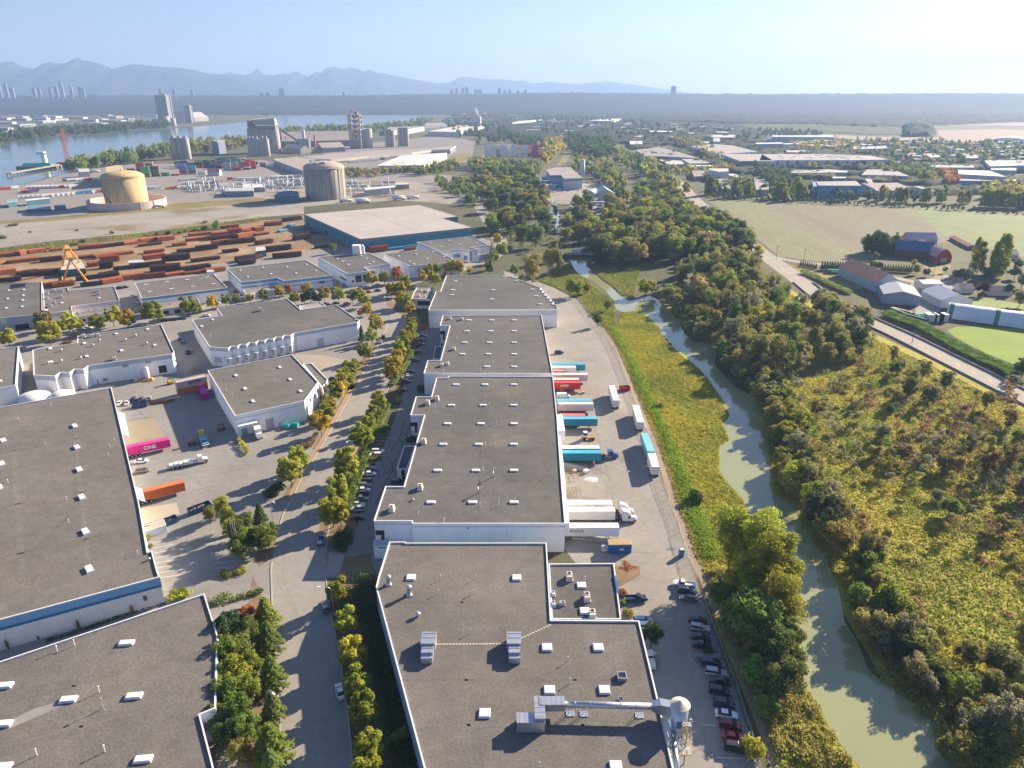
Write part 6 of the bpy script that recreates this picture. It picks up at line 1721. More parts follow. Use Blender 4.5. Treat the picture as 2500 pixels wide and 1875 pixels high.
# flatbed truck with a white and orange cab
def flatbed(label,a,f,tl,cabc,load):
 A,B = G(*tl(*a)),G(*tl(*f))
 d = (B - A).normalized()
 t = thing('flatbed_truck',label,'truck',(A.x,A.y,.02),math.atan2(d.y,d.x))
 MB().box((4.6,0,1.15),(9.2,2.4,.25)).box((4.6,-.45,.85),(9.6,.18,.3)).box((4.6,.45,.85),(9.6,.18,.3)).build('flatbed',M['paint'],t,(0.62,0.62,0.64))
 for k,c in enumerate(load):
  MB().box((1.2 + k * 1.5,0,1.5 + .12 * (k % 2)),(1.3,2.1,.45)).build('load',M['paint'],t,c)
 loft([[(9.6,-1.15,.7),(9.6,-1.15,2.6),(9.6,-.9,2.95),(9.6,.9,2.95),(9.6,1.15,2.6),(9.6,1.15,.7)],[(11.0,-1.15,.7),(11.0,-1.15,2.2),(11.0,-.9,2.85),(11.0,.9,2.85),(11.0,1.15,2.2),(11.0,1.15,.7)]]).build('cab',M['car'],t,cabc)
 loft([[(11.0,-1.05,.6),(11.0,-1.05,1.7),(11.0,1.05,1.7),(11.0,1.05,.6)],[(12.7,-.9,.6),(12.7,-.9,1.45),(12.7,.9,1.45),(12.7,.9,.6)]]).build('hood',M['car'],t,cabc)
 MB().raw([(11.03,-1.0,1.85),(11.03,1.0,1.85),(10.98,.85,2.7),(10.98,-.85,2.7)],[(0,1,2,3)]).build('windscreen',M['glass'],t)
 for s in (-1,1):
  MB().tube((9.4,s * .9,.9),(9.4,s * .9,3.4),.08).build('exhaust_stack',M['galv'],t)
  for x in (1.5,2.9,4.3,12.0):
   w = obj('wheel',BWHEEL,t,None,(x,s * .95,.5))
   obj('rim',BRIM,w)
flatbed('white flatbed truck with an orange-trimmed cab in the left yard',(1450,728),(1715,672),V0,(0.78,0.76,0.74),[(0.75,0.75,0.78)] * 5)
flatbed('yellow-cabbed flatbed truck loaded with blue drums in the shade',(1778,545),(1690,305),V0,(0.62,0.52,0.02),[(0.12,0.3,0.4),(0.1,0.12,0.15),(0.25,0.35,0.45),(0.1,0.4,0.5),(0.12,0.3,0.45)])
A,B = G(*V1(8,400)),G(*V1(46,505))
t = thing('box_truck','white box truck backed up to the white warehouse dock','truck',(A.x,A.y,.02),math.atan2((B - A).y,(B - A).x))
MB().box((3.0,0,2.2),(6.0,2.4,2.6)).build('box',M['paint'],t,TW)
loft([[(6.1,-1.1,.6),(6.1,-1.1,2.3),(6.1,1.1,2.3),(6.1,1.1,.6)],[(7.2,-1.1,.6),(7.2,-1.05,2.2),(7.2,1.05,2.2),(7.2,1.1,.6)],[(8.0,-1.0,.6),(8.0,-1.0,1.3),(8.0,1.0,1.3),(8.0,1.0,.6)]]).build('cab',M['car'],t,CC['white'])
MB().raw([(7.26,-1.0,2.1),(7.26,1.0,2.1),(7.9,.95,1.35),(7.9,-.95,1.35)],[(0,3,2,1)]).build('windscreen',M['glass'],t)
for x in (1.4,7.0):
 for s in (-1,1):
  obj('wheel',BWHEEL,t,None,(x,s * .9,.5),None,(.9,.8,.9))
# delivery van at the docks
A = G(*V2(385,112))
t = thing('delivery_van','white delivery van squeezed in at the docks','van',(A.x,A.y,.02),0)
loft([ring(0,.95,.35,1.2,2.3,.85),ring(4.1,.95,.35,1.2,2.3,.85),ring(4.9,.93,.35,1.0,1.5,.85),ring(5.7,.85,.4,.8,1.0,.85)]).build('body',M['car'],t,CC['white'])
MB().raw([(4.15,-.78,2.25),(4.15,.78,2.25),(4.93,.78,1.53),(4.93,-.78,1.53)],[(0,3,2,1)]).build('windscreen',M['glass'],t)
for x in (1.0,4.7):
 for s in (-1,1):
  obj('wheel',WHEEL,t,None,(x,s * .85,.34))
# yard tractor
A = G(*V2(640,470))
t = thing('yard_tractor','white and orange yard tractor between the docked trailers','tractor',(A.x - 1.2,A.y,.02),0)
MB().box((2.0,0,.85),(5.0,1.2,.5)).build('chassis',M['paint'],t,(0.6,0.28,0.02))
MB().box((.8,.2,2.1),(1.5,1.5,2.0)).build('cab',M['paint'],t,CC['white'])
MB().box((.8,.2,2.35),(1.56,1.56,.8)).build('windows',M['glass'],t)
for x in (0.4,3.6):
 for s in (-1,1):
  obj('wheel',BWHEEL,t,None,(x,s * .9,.5))
# blue site container with a tan lid, portable toilet, skips and bins
A = G(*V2(830,1450),.1)
t = thing('site_container','blue site office container with a tan ribbed lid','container',(A.x,A.y + 1.3,.02),.02)
MB().box((3.2,0,1.4),(6.4,2.5,2.6)).build('box',M['paint'],t,(0.01,0.13,0.42))
lid = MB().box((3.2,0,2.78),(6.5,2.6,.14))
for k in range(14):
 lid.box((.25 + k * .455,0,2.88),(.2,2.5,.08))
lid.build('lid',M['matte'],t,(0.55,0.42,0.22))
MB().box((5.0,-1.27,1.7),(.9,.08,.9)).build('window',M['glass'],t)
MB().box((3.6,-1.27,1.2),(1.1,.06,.6)).build('notice',M['matte'],t,(0.6,0.65,0.7))
MB().box((-.9,.2,.7),(1.5,1.2,1.4)).box((-1.3,-.4,1.0),(.7,.7,.6)).build('air_handler',M['paint'],t,(0.55,0.55,0.55))
A = G(*V2(1457,1475))
t = thing('portable_toilet','blue portable toilet with a white roof by the fence','toilet',(A.x,A.y,.02),.15)
MB().box((0,0,1.1),(1.15,1.15,2.15)).build('cabin',M['paint'],t,(0.03,0.16,0.45))
MB().box((0,0,2.28),(1.2,1.2,.22),taper=.7).build('roof',M['paint'],t,(0.75,0.77,0.8))
MB().box((0,-.6,1.05),(.8,.05,1.9)).build('door',M['paint'],t,(0.05,0.2,0.5))
MB().tube((.4,.4,2.2),(.4,.4,2.7),.05).build('vent_pipe',M['paint'],t,(0.7,.7,.7))
def skip(label,tl,a,b_,L,color,fill,h=1.7):
 A,B = G(*tl(*a)),G(*tl(*b_))
 d = (B - A).normalized()
 t = thing('skip',label,'skip',(A.x,A.y,.02),math.atan2(d.y,d.x))
 W = 2.4
 for s in (-1,1):
  bb = MB().box((L / 2,W / 2 + s * W / 2,h / 2 + .15),(L,.1,h))
  for k in range(int(L / .8)):
   bb.box((.4 + k * .8,W / 2 + s * (W / 2 + .07),h / 2 + .15),(.12,.1,h))
  bb.build('side',M['paint'],t,color)
 for x in (0,L):
  MB().box((x,W / 2,h / 2 + .15),(.1,W,h)).build('end',M['paint'],t,color)
 MB().box((L / 2,W / 2,.2),(L,W,.1)).build('floor',M['paint'],t,tuple(c * .6 for c in color))
 rr = random.Random(len(label))
 f = MB()
 for k in range(26):
  f.box((rr.uniform(.6,L - .6),rr.uniform(.5,W - .5),rr.uniform(.4,h * .8)),(rr.uniform(.6,1.8),.12,.1),rr.uniform(0,3))
 o = f.build('waste',M['matte'],t,fill)
 o['kind'] = 'stuff'
skip('open dark blue skip full of broken pallets in the left yard',V0,(1645,1132),(1805,1072),6.5,(0.015,0.06,0.16),(0.5,0.36,0.2))
skip('open blue skip beside the white boxed enclosure',V0,(1435,1222),(1518,1190),3.6,(0.02,0.09,0.2),(0.2,0.1,0.08),1.5)
skip('dark blue skip with white sacks behind the huge left warehouse',V0,(1140,205),(1282,188),5.5,(0.015,0.05,0.13),(0.7,0.7,0.72))
skip('open red skip beside the white trailer on the fence',U2,(940,1612),(1005,1605),4.2,(0.42,0.02,0.03),(0.5,0.36,0.2))
for x,y,lab in ((268,372,'left teal wheeled bin under the white warehouse wall'),(345,362,'right teal wheeled bin with boxes on its lid')):
 A = G(*V1(x,y))
 t = thing('waste_bin',lab,'bin',(A.x,A.y,.02),-.25)
 MB().box((0,0,.85),(2.0,1.5,1.4),taper=1.12).build('tub',M['paint'],t,(0.03,0.42,0.38))
 MB().box((0,.1,1.62),(2.2,1.3,.14)).build('lid',M['paint'],t,(0.02,0.30,0.28))
 for s in (-1,1):
  MB().tube((s * .8,-.5,.12),(s * .8,.5,.12),.12).build('castor',M['rubber'],t)
def forklift(label,tl,x,y,rz,color):
 A = G(*tl(x,y))
 t = thing('forklift',label,'forklift',(A.x,A.y,.02),rz)
 MB().box((0,0,.8),(2.2,1.3,.9)).box((-.9,0,1.1),(.7,1.3,1.1)).build('body',M['paint'],t,color)
 g = MB()
 for sx in (-.8,.6):
  for s in (-.55,.55):
   g.tube((sx,s,1.2),(sx * .8,s,2.5),.05)
 g.box((-.08,0,2.55),(1.5,1.25,.08)).build('overhead_guard',M['paint'],t,(.05,.05,.06))
 m = MB()
 for s in (-.4,.4):
  m.box((1.25,s,1.6),(.14,.12,3.0))
 m.box((1.25,0,3.0),(.12,.9,.1)).build('mast',M['matte'],t,(.08,.08,.08))
 for s in (-.35,.35):
  MB().box((2.0,s,.2),(1.3,.14,.07)).build('fork',M['matte'],t,(.1,.1,.1))
 for sx in (-.8,.8):
  for s in (-.6,.6):
   obj('wheel',WHEEL,t,None,(sx,s,.34))
forklift('yellow forklift beside the container stack',U0,1470,1545,.3,(0.65,0.40,0.01))
forklift('dark forklift behind the yellow-cabbed truck',V0,1655,518,.5,(0.08,0.08,0.09))
forklift('orange forklift in the shade of the white warehouse',V0,1905,392,.8,(0.45,0.12,0.02))
# timber pile, frames and small yard clutter
A = G(*V0(1400,150))
t = thing('timber_pile','pile of rusty brown poles beside the container stack','pile',(A.x,A.y,.02),.35)
for k in range(26):
 MB().tube((random.uniform(-5,-3),random.uniform(-1.4,1.4),random.uniform(.1,.9)),(random.uniform(3,5),random.uniform(-1.4,1.4),random.uniform(.1,.9)),.11,n=5).build('pole',M['rust'],t,(0.20,0.09,0.04))
for lab,tl,x,y,L,W in (('rusty stack of steel frames at the docks',V2,480,800,6.5,3.5),('second rack of pipe frames near the white tractors',V2,520,935,5,2.5)):
 A = G(*tl(x,y))
 t = thing('frame_rack',lab,'rack',(A.x,A.y,.02),.1)
 for k in range(5):
  x0 = -L / 2 + k * L / 4
  MB().tube((x0,-W / 2,0),(x0,-W / 2,1.6),.05,n=5).tube((x0,W / 2,0),(x0,W / 2,1.6),.05,n=5).tube((x0,-W / 2,1.55),(x0,W / 2,1.55),.05,n=5).build('frame',M['rust'],t,(0.28,0.12,0.05))
 for s in (-1,1):
  for z in (.6,1.5):
   MB().tube((-L / 2,s * W / 2,z),(L / 2,s * W / 2,z),.05,n=5).build('rail',M['rust'],t,(0.28,0.12,0.05))
def guard_rail(label,tl,a,b_,h,color,n=8,deck=None):
 A,B = G(*tl(*a)),G(*tl(*b_))
 t = thing('dock_ramp' if deck else 'guard_rail',label,'ramp' if deck else 'railing',(A.x,A.y,0))
 d = B - A
 for k in range(n + 1):
  q = d * (k / n)
  z0 = deck * (1 - k / n) if deck else 0
  MB().tube((q.x,q.y,z0),(q.x,q.y,z0 + h),.05,n=5).build('post',M['paint'],t,color)
 for f in (.5,1.0):
  MB().tube((0,0,(deck or 0) + h * f),(d.x,d.y,h * f),.045,n=5).build('rail',M['paint'],t,color)
 if deck:
  nn = Vector((-d.y,d.x,0)).normalized() * 3.2
  MB().raw([(0,0,deck),(d.x,d.y,.02),(d.x + nn.x,d.y + nn.y,.02),(nn.x,nn.y,deck),(0,0,0),(d.x,d.y,0)],[(0,1,2,3),(0,4,5,1)]).build('deck',M['concrete'],t,CONC)
guard_rail('sloping dock ramp with a pale railing below the lettered trailer',V2,(470,1330),(800,1350),1.1,(0.6,0.62,0.64),12,1.1)
guard_rail('sloping dock ramp with railing below the teal trailer',V2,(410,715),(640,745),1.1,(0.6,0.62,0.64),10,1.1)
guard_rail('long low railing across the top of the trailer yard',U2,(590,1330),(775,1330),1.5,(0.6,0.6,0.6),6)
guard_rail('railing beside the upper dock slope',V2,(450,945),(740,965),1.1,(0.5,0.5,0.52),10)
guard_rail('dock ramp railing below the first awning of the left warehouse',V0,(1085,295),(1335,270),1.1,(0.5,0.5,0.48),9)
for i,(tl,x,y,w,h,c,lab) in enumerate(((V2,430,50,1.6,1.2,(0.5,0.33,0.16),'cardboard-brown crate by the red lettered trailer'),(V2,555,72,1.4,.9,(0.55,0.40,0.25),'tan crate lying in the dock apron'),(V2,610,72,1.2,.7,(0.55,0.40,0.25),'small tan crate at the apron edge'),(V2,640,755,1.8,.9,(0.66,0.62,0.58),'white wrapped pallet by the ramp end'),(V2,540,748,1.3,.7,(0.6,0.5,0.38),'pale crate on the steel frames'))):
 A = G(*tl(x,y))
 t = thing('crate',lab,'crate',(A.x,A.y,.02),random.uniform(0,1))
 for k in range(3):
  MB().box((0,(k - 1) * w * .33,.07),(w,.12,.12)).build('runner',M['matte'],t,tuple(q * .7 for q in c))
 MB().box((0,0,.15 + h / 2),(w,w * .9,h)).build('box',M['matte'],t,c)
A = G(*V2(685,815))
o = MB().raw([(math.cos(a) * r * s,math.sin(a) * r * .8,z) for r,z in ((2.2,.02),(1.2,.25),(.3,.4)) for a,s in [(k * .785,1 + .3 * math.sin(k * 2.1)) for k in range(8)]],[(k * 8 + i,k * 8 + (i + 1) % 8,(k + 1) * 8 + (i + 1) % 8,(k + 1) * 8 + i) for k in range(2) for i in range(8)] + [tuple(range(16,24))]).build('tarpaulin',M['matte'],None,(0.78,0.75,0.72),loc=A)
tag(o,'crumpled white tarpaulin lying on the trailer yard','tarpaulin')
A = G(*V2(1385,1420))
t = thing('frame_stand','leaning white metal frames beside the portable toilet','frame',(A.x,A.y,.02),.9)
for k in range(4):
 MB().tube((k * .5,0,0),(k * .5 + 2.6,.6,1.8),.05,n=5).build('bar',M['paint'],t,(0.7,.7,.7))
A,B = G(*W2(1570,705)),G(*W2(1790,712))
t = thing('flat_trailer','low flat trailer with a load of brush in the parked row','trailer',(A.x,A.y,.02),math.atan2((B - A).y,(B - A).x))
MB().box((2.8,0,.6),(5.6,2.1,.16)).build('deck',M['matte'],t,(0.25,0.25,0.26))
for s in (-1,1):
 MB().box((2.8,s * 1.05,.85),(5.6,.05,.4)).build('side',M['matte'],t,(0.2,0.22,0.24))
 obj('wheel',WHEEL,t,None,(2.4,s * 1.0,.34))
o = obj('brush_load',BUSH[0],None,pick('dark'),G(*W2(1680,690)) + Vector((0,0,.65)),None,(2.2,.9,.9))
tag(o,'dark brush cuttings lying on the flat trailer','brush')
# white process tank and pipework by the toothed-dock warehouse
A = G(*U0(1275,1505))
t = thing('process_tank','white upright process tank on yellow skids by the warehouse wall','tank',(A.x,A.y,.02),.2)
MB().lathe((0,0,0),[(1.1,.6),(1.1,5.4),(.9,5.8),(.02,6.0)],18).build('tank',M['paint'],t,(.78,.78,.78),smooth=True)
for x in (-3.6,-2.6):
 MB().lathe((x,-.2,0),[(.25,.3),(.25,4.2),(.05,4.4)],10).build('column',M['paint'],t,(.7,.7,.7))
MB().box((-1.2,-1.2,.3),(8.0,2.6,.3)).build('skid',M['paint'],t,(0.6,0.4,0.05))
for x in (-4.5,-1.5,1.8):
 MB().box((x,-1.4,.9),(1.2,1.2,1.0)).build('pump',M['paint'],t,random.choice([(.6,.4,.1),(.6,.6,.6),(.4,.1,.1)]))
A = G(*U0(1690,1440))
t = thing('pallet_stack','tangle of rusty racks between the alley and the container stack','racks',(A.x,A.y,.02),.5)
for k in range(14):
 MB().box((random.uniform(-2,2),random.uniform(-2,2),random.uniform(.3,2.2)),(random.uniform(1,2.4),.15,.15),random.uniform(0,3)).build('rack_bar',M['rust'],t,(0.24,0.11,0.06))

# --- street lamps, flagpoles, fence
def street_lamp(label,tl,base,tip):
 A = G(*tl(*base))
 B = G(*tl(*tip),9.0)
 rz = math.atan2(B.y - A.y,B.x - A.x)
 t = thing('street_lamp',label,'street lamp',(A.x,A.y,0),rz)
 MB().tube((0,0,0),(0,0,7.4),.10,.07,n=8).build('pole',M['galv'],t)
 arm = MB()
 pr = None
 for k in range(7):
  a = k / 6 * math.pi / 2
  q = (2.4 * (1 - math.cos(a)),0,7.4 + 1.6 * math.sin(a))
  if pr:
   arm.tube(pr,q,.055,n=6)
  pr = q
 arm.build('arm',M['galv'],t)
 MB().box((2.8,0,9.0),(.9,.36,.16)).build('lamp_head',M['paint'],t,(.7,.72,.75))
 MB().box((0,0,.2),(.4,.4,.4)).build('base',M['concrete'],t,CONC)
street_lamp('curved street lamp at the left kerb by the car park entrance',V1,(150,1205),(215,1062))
street_lamp('curved street lamp over the grey-blue SUV',W1,(675,345),(545,98))
street_lamp('curved street lamp among the pines at the left kerb',W1,(130,1250),(240,1093))
street_lamp('curved street lamp on the right verge up the street',U1,(1105,1610),(1078,1462))
street_lamp('curved street lamp behind the street trees of the shaded car park',V1,(840,660),(705,553))
street_lamp('curved street lamp at the bend of the street',U1,(1300,1090),(1250,1035))
for k,(x,y) in enumerate(((2020,1400),(2040,1420),(2062,1445))):
 A = G(*V0(x,y))
 t = thing('flagpole','%s white flagpole in the tree clump at the car park entrance' % ('farthest','middle','nearest')[k],'flagpole',(A.x,A.y,0))
 MB().tube((0,0,0),(0,0,9.5),.07,.04,n=6).build('pole',M['paint'],t,(.75,.75,.75))
 MB().lathe((0,0,9.5),[(.1,0),(.12,.1),(.02,.2)],8).build('finial',M['paint'],t,(.75,.7,.5))
FL = [Vector((p.x,p.y,0)) for p in smooth_line(GP(YARD_R[3:29]),3)]
FT = thing('fence','long chain-link fence between the trailer yard and the dirt track','fence',FL[0])
acc,prev = 0.0,FL[0]
post = MB().tube((0,0,0),(0,0,2.2),.05,n=6).mesh('post',M['galv'])
wire = MB()
for i in range(1,len(FL)):
 seg = FL[i] - FL[i - 1]
 while acc < seg.length:
  q = FL[i - 1] + seg.normalized() * acc
  obj('post',post,FT,None,q - FL[0])
  acc += 3.0
 acc -= seg.length
 a,b_ = FL[i - 1] - FL[0],FL[i] - FL[0]
 wire.tube(a + Vector((0,0,2.18)),b_ + Vector((0,0,2.18)),.035,n=5,caps=False)
 for z in np.linspace(.1,2.05,12):
  wire.tube(a + Vector((0,0,z)),b_ + Vector((0,0,z)),.008,n=3,caps=False)
 n = int(seg.length / .32)
 for k in range(n):
  q = a.lerp(b_,k / n)
  wire.tube(q,q + Vector((0,0,2.15)),.008,n=3,caps=False)
wire.build('wire_mesh',M['galv'],FT)

# ------------------------------------------------------------------ steel yard
RUST = [(0.40,0.125,0.045),(0.34,0.10,0.04),(0.27,0.085,0.04),(0.44,0.155,0.06)]
DARKS = [(0.11,0.06,0.045),(0.15,0.07,0.05),(0.09,0.065,0.06)]
def steel_stack(tl,x0,y0,x1,y1,kind,row):
 A,B = G(*tl(x0,y0)),G(*tl(x1,y1))
 d = B - A
 L = d.length
 rr = random.Random(int(x0 * 7 + y0))
 b = MB()
 tiers,across = rr.choice([4,5,6,7]),rr.choice([9,12,14])
 r = rr.choice([.2,.25,.32])
 if kind == 'blue':
  tiers,across,r = 2,4,.5
 for t in range(tiers):
  for a in range(across - (t if rr.random() < .4 else 0)):
   y,z = a * r * 2.05,.25 + r + t * r * 1.9
   e0,e1 = rr.uniform(-.4,.4),L + rr.uniform(-.5,.5)
   if kind == 'beam':
    b.box(((e0 + e1) / 2,y,z),(e1 - e0,r * 1.7,r * .5)).box(((e0 + e1) / 2,y,z + r * .6),(e1 - e0,r * .5,r * 1.2))
   else:
    b.tube((e0,y,z),(e1,y,z),r,n=6)
 for q in (.2,.5,.8):
  b.box((L * q,across * r,.12),(.3,across * r * 2.1,.24))
 nm = {'pipe': 'rust-red pipe stack','beam': 'dark brown beam stack','blue': 'blue-painted pipe stack'}[kind]
 col = rr.choice(RUST) if kind == 'pipe' else rr.choice(DARKS) if kind == 'beam' else (0.06,0.30,0.48)
 o = b.build('steel_stack',M['rust'],None,col,loc=(A.x,A.y,.02),rot=(0,0,math.atan2(d.y,d.x)))
 tag(o,'%s in the %s of the steel yard' % (nm,row),'steel stack','%ss in the %s' % (nm,row))
STK = {
 'back row': (U0,'p',[(680,390,905,370),(915,370,1070,350,'b'),(1075,350,1225,330),(1220,330,1370,308),(1365,318,1510,300),(1640,275,1830,255),(1835,270,1970,255),(1975,250,2085,240),(1920,210,2060,195),(2090,235,2206,215),(0,455,170,435),(180,440,240,425),(250,425,400,405),(440,405,545,392)]),
 'second row': (U0,'p',[(80,510,345,480),(0,520,80,505),(350,500,540,480,'b'),(690,470,830,455),(830,470,995,440),(1000,440,1155,420),(1205,365,1400,340,'b'),(1500,362,1610,350),(1615,320,1785,300),(1790,310,2050,285,'b'),(2060,290,2206,265)]),
 'third row': (U0,'p',[(1255,425,1420,405),(1250,480,1430,455),(1530,415,1700,400,'b'),(1710,400,1880,380,'b'),(1840,350,1990,330),(1960,345,2206,320,'b'),(1400,490,1640,470,'b'),(870,500,1030,485)]),
 'fourth row': (U0,'b',[(0,610,145,590,'p'),(150,605,330,580,'p'),(1660,500,1900,470),(2050,500,2206,480),(1930,420,2060,405),(1175,550,1425,520),(985,570,1165,550),(2070,525,2206,508)]),
 'fifth row': (U0,'b',[(180,620,480,600),(520,620,735,590),(1300,590,1555,570),(1570,580,1820,545),(1770,590,1945,570,'p'),(770,540,850,530,'p'),(860,555,975,545)]),
 'front row': (U0,'p',[(0,670,175,655,'b'),(665,660,860,635,'b'),(860,635,1030,615,'b'),(890,690,1065,660),(1070,655,1250,630),(1255,640,1430,620),(1430,625,1600,600),(1600,605,1770,585),(375,715,440,705),(455,720,645,695),(700,710,885,690,'b')]),
 'right-hand end': (U1,'b',[(20,350,150,330),(90,410,310,385),(150,465,395,445),(0,470,70,455),(0,235,75,225,'p'),(0,270,115,255,'p'),(80,185,225,175,'p'),(240,150,400,130),(205,240,275,225,'u'),(285,190,345,178,'u'),(345,310,475,290),(340,270,520,255),(520,380,640,365),(370,225,425,212,'u'),(1140,395,1290,378,'u'),(1300,372,1380,362,'u'),(980,412,1140,398,'p'),(1290,400,1380,388,'p')]),
}
for row,(tl,df,lst) in STK.items():
 for s in lst:
  k = {'p': 'pipe','b': 'beam','u': 'blue'}[s[4] if len(s) > 4 else df]
  steel_stack(tl,*s[:4],k,row)
# yellow gantry crane
gb = [G(*U0(*p)) for p in ((540,678),(752,662),(533,580),(717,535))]
gc = sum(gb,Vector()) / 4
t = thing('gantry_crane','tall yellow A-frame gantry crane over the steel yard','crane',(gc.x,gc.y,0))
YC = (0.70,0.33,0.05)
topf,topn = G(*U0(572,345),22),G(*U0(606,470),19)
for k,(p,top) in enumerate(zip(gb,(topn,topn,topf,topf))):
 MB(gc).tube(p,top,.75,.55,n=8).build('leg',M['paint'],t,YC)
d = (topn - topf)
e = topn + d.normalized() * 9
MB(gc).box(tuple((topf + e) / 2 + Vector((0,0,.4))),((e - topf).length,2.6,2.4),math.atan2(d.y,d.x)).build('girder',M['paint'],t,YC)
MB(gc).box(tuple(topf.lerp(e,.45) + Vector((0,0,2.0))),(3,3,1.6),math.atan2(d.y,d.x)).build('trolley',M['paint'],t,(0.5,0.25,0.05))
MB(gc).tube(gb[0] + Vector((0,0,.6)),gb[2] + Vector((0,0,.6)),.4).build('sill_beam',M['paint'],t,YC)
MB(gc).tube(gb[1] + Vector((0,0,.6)),gb[3] + Vector((0,0,.6)),.4).build('sill_beam',M['paint'],t,YC)
q = G(*U0(625,470))
t2 = building('crane_shed','teal-walled shed with a pale roof below the gantry crane',P(U0,(525,560),(735,545),(690,470),(545,478)),5,(0.5,0.48,0.45),(0.04,0.14,0.17),(),0,cat='shed',roofmat='far_roof',rec=.05)
for tl,pts,h,c,lab in ((U0,[(1110,500),(1245,492),(1235,472),(1105,480)],4,(0.05,0.30,0.42),'bright blue workshop cabin in the steel yard'),(U1,[(0,400),(85,388),(75,358),(0,365)],5,(0.05,0.16,0.15),'dark green cabin at the right end of the steel yard'),(U0,[(1785,580),(1845,575),(1840,558),(1785,560)],3,(0.6,0.66,0.7),'small pale cabin by the fifth row of steel')):
 building('yard_cabin',lab,P(tl,*pts),h,(0.45,0.5,0.5),c,(),0,cat='cabin',roofmat='far_roof',rec=.05,cw=.15)
o = bush(G(*U0(1865,210)),5.0,11,'green','tall green bush behind the steel yard',None)
for i,(x,y,r,h) in enumerate(((1360,262,3,5),(1460,255,3.5,4.5),(1600,235,3,3.5),(1690,225,4,4.5),(1760,215,4,5),(1550,250,3.5,3.5),(1260,270,3,3),(720,325,3.5,4),(640,350,4,3),(200,415,4,4.5),(260,240,2,2.2),(660,225,2,2),(430,380,4,3.5),(20,290,5,4),(1770,155,3,3),(120,180,6,3))):
 bush(G(*U0(x,y)),r,h,'green' if i % 2 else 'olive','self-sown bush between the empty lot and the steel yard','self-sown bushes behind the steel yard')

# ------------------------------------------------------------------ tanks and gas plant
def tank(label,px,r,h,dome,mside,mtop,n=48):
 c = G(*px)
 t = thing('storage_tank',label,'tank',c)
 MB().lathe((0,0,0),[(r,0),(r,h)],n).build('shell',mside,t,None,smooth=True)
 prof = [(r * math.cos(a),h + dome * math.sin(a)) for a in np.linspace(0.02,1.55,8)]
 MB().lathe((0,0,0),[(r + .4,h - .6),(r + .4,h)] + prof,n).build('domed_roof',mtop,t,None,smooth=True)
 return t,c
my = mat('yellow_tank',(0.58,0.44,0.21),0.75,((0.05,0.12,3),(0.35,0.16,4)),stretch=(1,1,.12),col2=(0.44,0.35,0.20),mix2=(.12,.5,.72))
mg = mat('concrete_tank',(0.36,0.33,0.285),0.85,((0.12,0.30,4),(0.5,0.2,4)),stretch=(1,1,.03),col2=(0.17,0.16,0.15),mix2=(.16,.48,.68))
mgt = mat('concrete_dome',(0.42,0.36,0.29),0.85,((0.1,0.1,3),))
t,c = tank('large yellow domed storage tank inside a round pink wall',(313,503),22.4,33.0,6.5,my,my)
st = MB()
pr = None
for k in range(25):
 a = -1.9 - k * .055
 q = (22.9 * math.cos(a),22.9 * math.sin(a),6 + k * 1.13)
 if pr:
  st.tube(pr,q,.45,n=5)
  st.tube((pr[0],pr[1],pr[2] + 1.1),(q[0],q[1],q[2] + 1.1),.12,n=4)
 pr = q
st.build('spiral_stair',M['paint'],t,(0.2,0.16,0.1))
MB().tube((0,0,38.8),(0,0,41.5),.6).tube((-14,-14,35.5),(0,0,39.8),.35).build('roof_vent',M['paint'],t,(0.5,0.4,0.2))
MB().lathe((0,0,0),[(22.7,32.5),(22.7,34.2)],48).build('roof_railing',M['paint'],t,(0.42,0.33,0.18))
bw = thing('bund_wall','round pinkish concrete wall around the yellow tank','wall',c)
MB().lathe((0,0,0),[(41,0),(41,8.2),(40.2,8.2),(40.2,0)],56).build('ring_wall',M['wall'],bw,(0.62,0.50,0.47),smooth=False)
for k in range(16):
 a = k * math.pi / 8
 MB().box((41.2 * math.cos(a),41.2 * math.sin(a),4.2),(.6,.9,8.4),a).build('pilaster',M['wall'],bw,(0.55,0.45,0.42))
building('tank_house','stepped yellow block building behind the yellow tank',P(T0,(915,1090),(985,1075),(985,1070),(1050,1070),(1055,1120),(920,1130)),20,(0.5,0.42,0.25),(0.60,0.47,0.24),(),0,cat='building',roofmat='far_roof',rec=.1)
t,c = tank('tall grey weathered concrete storage tank with a domed top',(797.5,483),24.4,36.5,7.5,mg,mgt)
for k in range(22):
 a = k * 2 * math.pi / 22
 MB().box((24.5 * math.cos(a),24.5 * math.sin(a),18.2),(.35,.9,36.3),a).build('buttress',M['wall'],t,(0.33,0.31,0.28))
rl = MB()
for k in range(40):
 a0,a1 = k * 2 * math.pi / 40,(k + 1) * 2 * math.pi / 40
 p,q = [Vector((24.6 * math.cos(a),24.6 * math.sin(a),36.6)) for a in (a0,a1)]
 rl.tube(p,p + Vector((0,0,1.4)),.1,n=4).tube(p + Vector((0,0,1.4)),q + Vector((0,0,1.4)),.1,n=4)
rl.build('roof_railing',M['paint'],t,(0.3,0.36,0.42))
pf = MB()
for k in range(12):
 a = 1.2 + k * .16
 pf.box((16 * math.cos(a),16 * math.sin(a),43.6),(2.2,1.6,2.4),a)
pf.box((3,-14,42.5),(6,3,2.5)).box((-6,-15,42.0),(4,2,2.0)).build('roof_platform',M['paint'],t,(0.22,0.30,0.38))
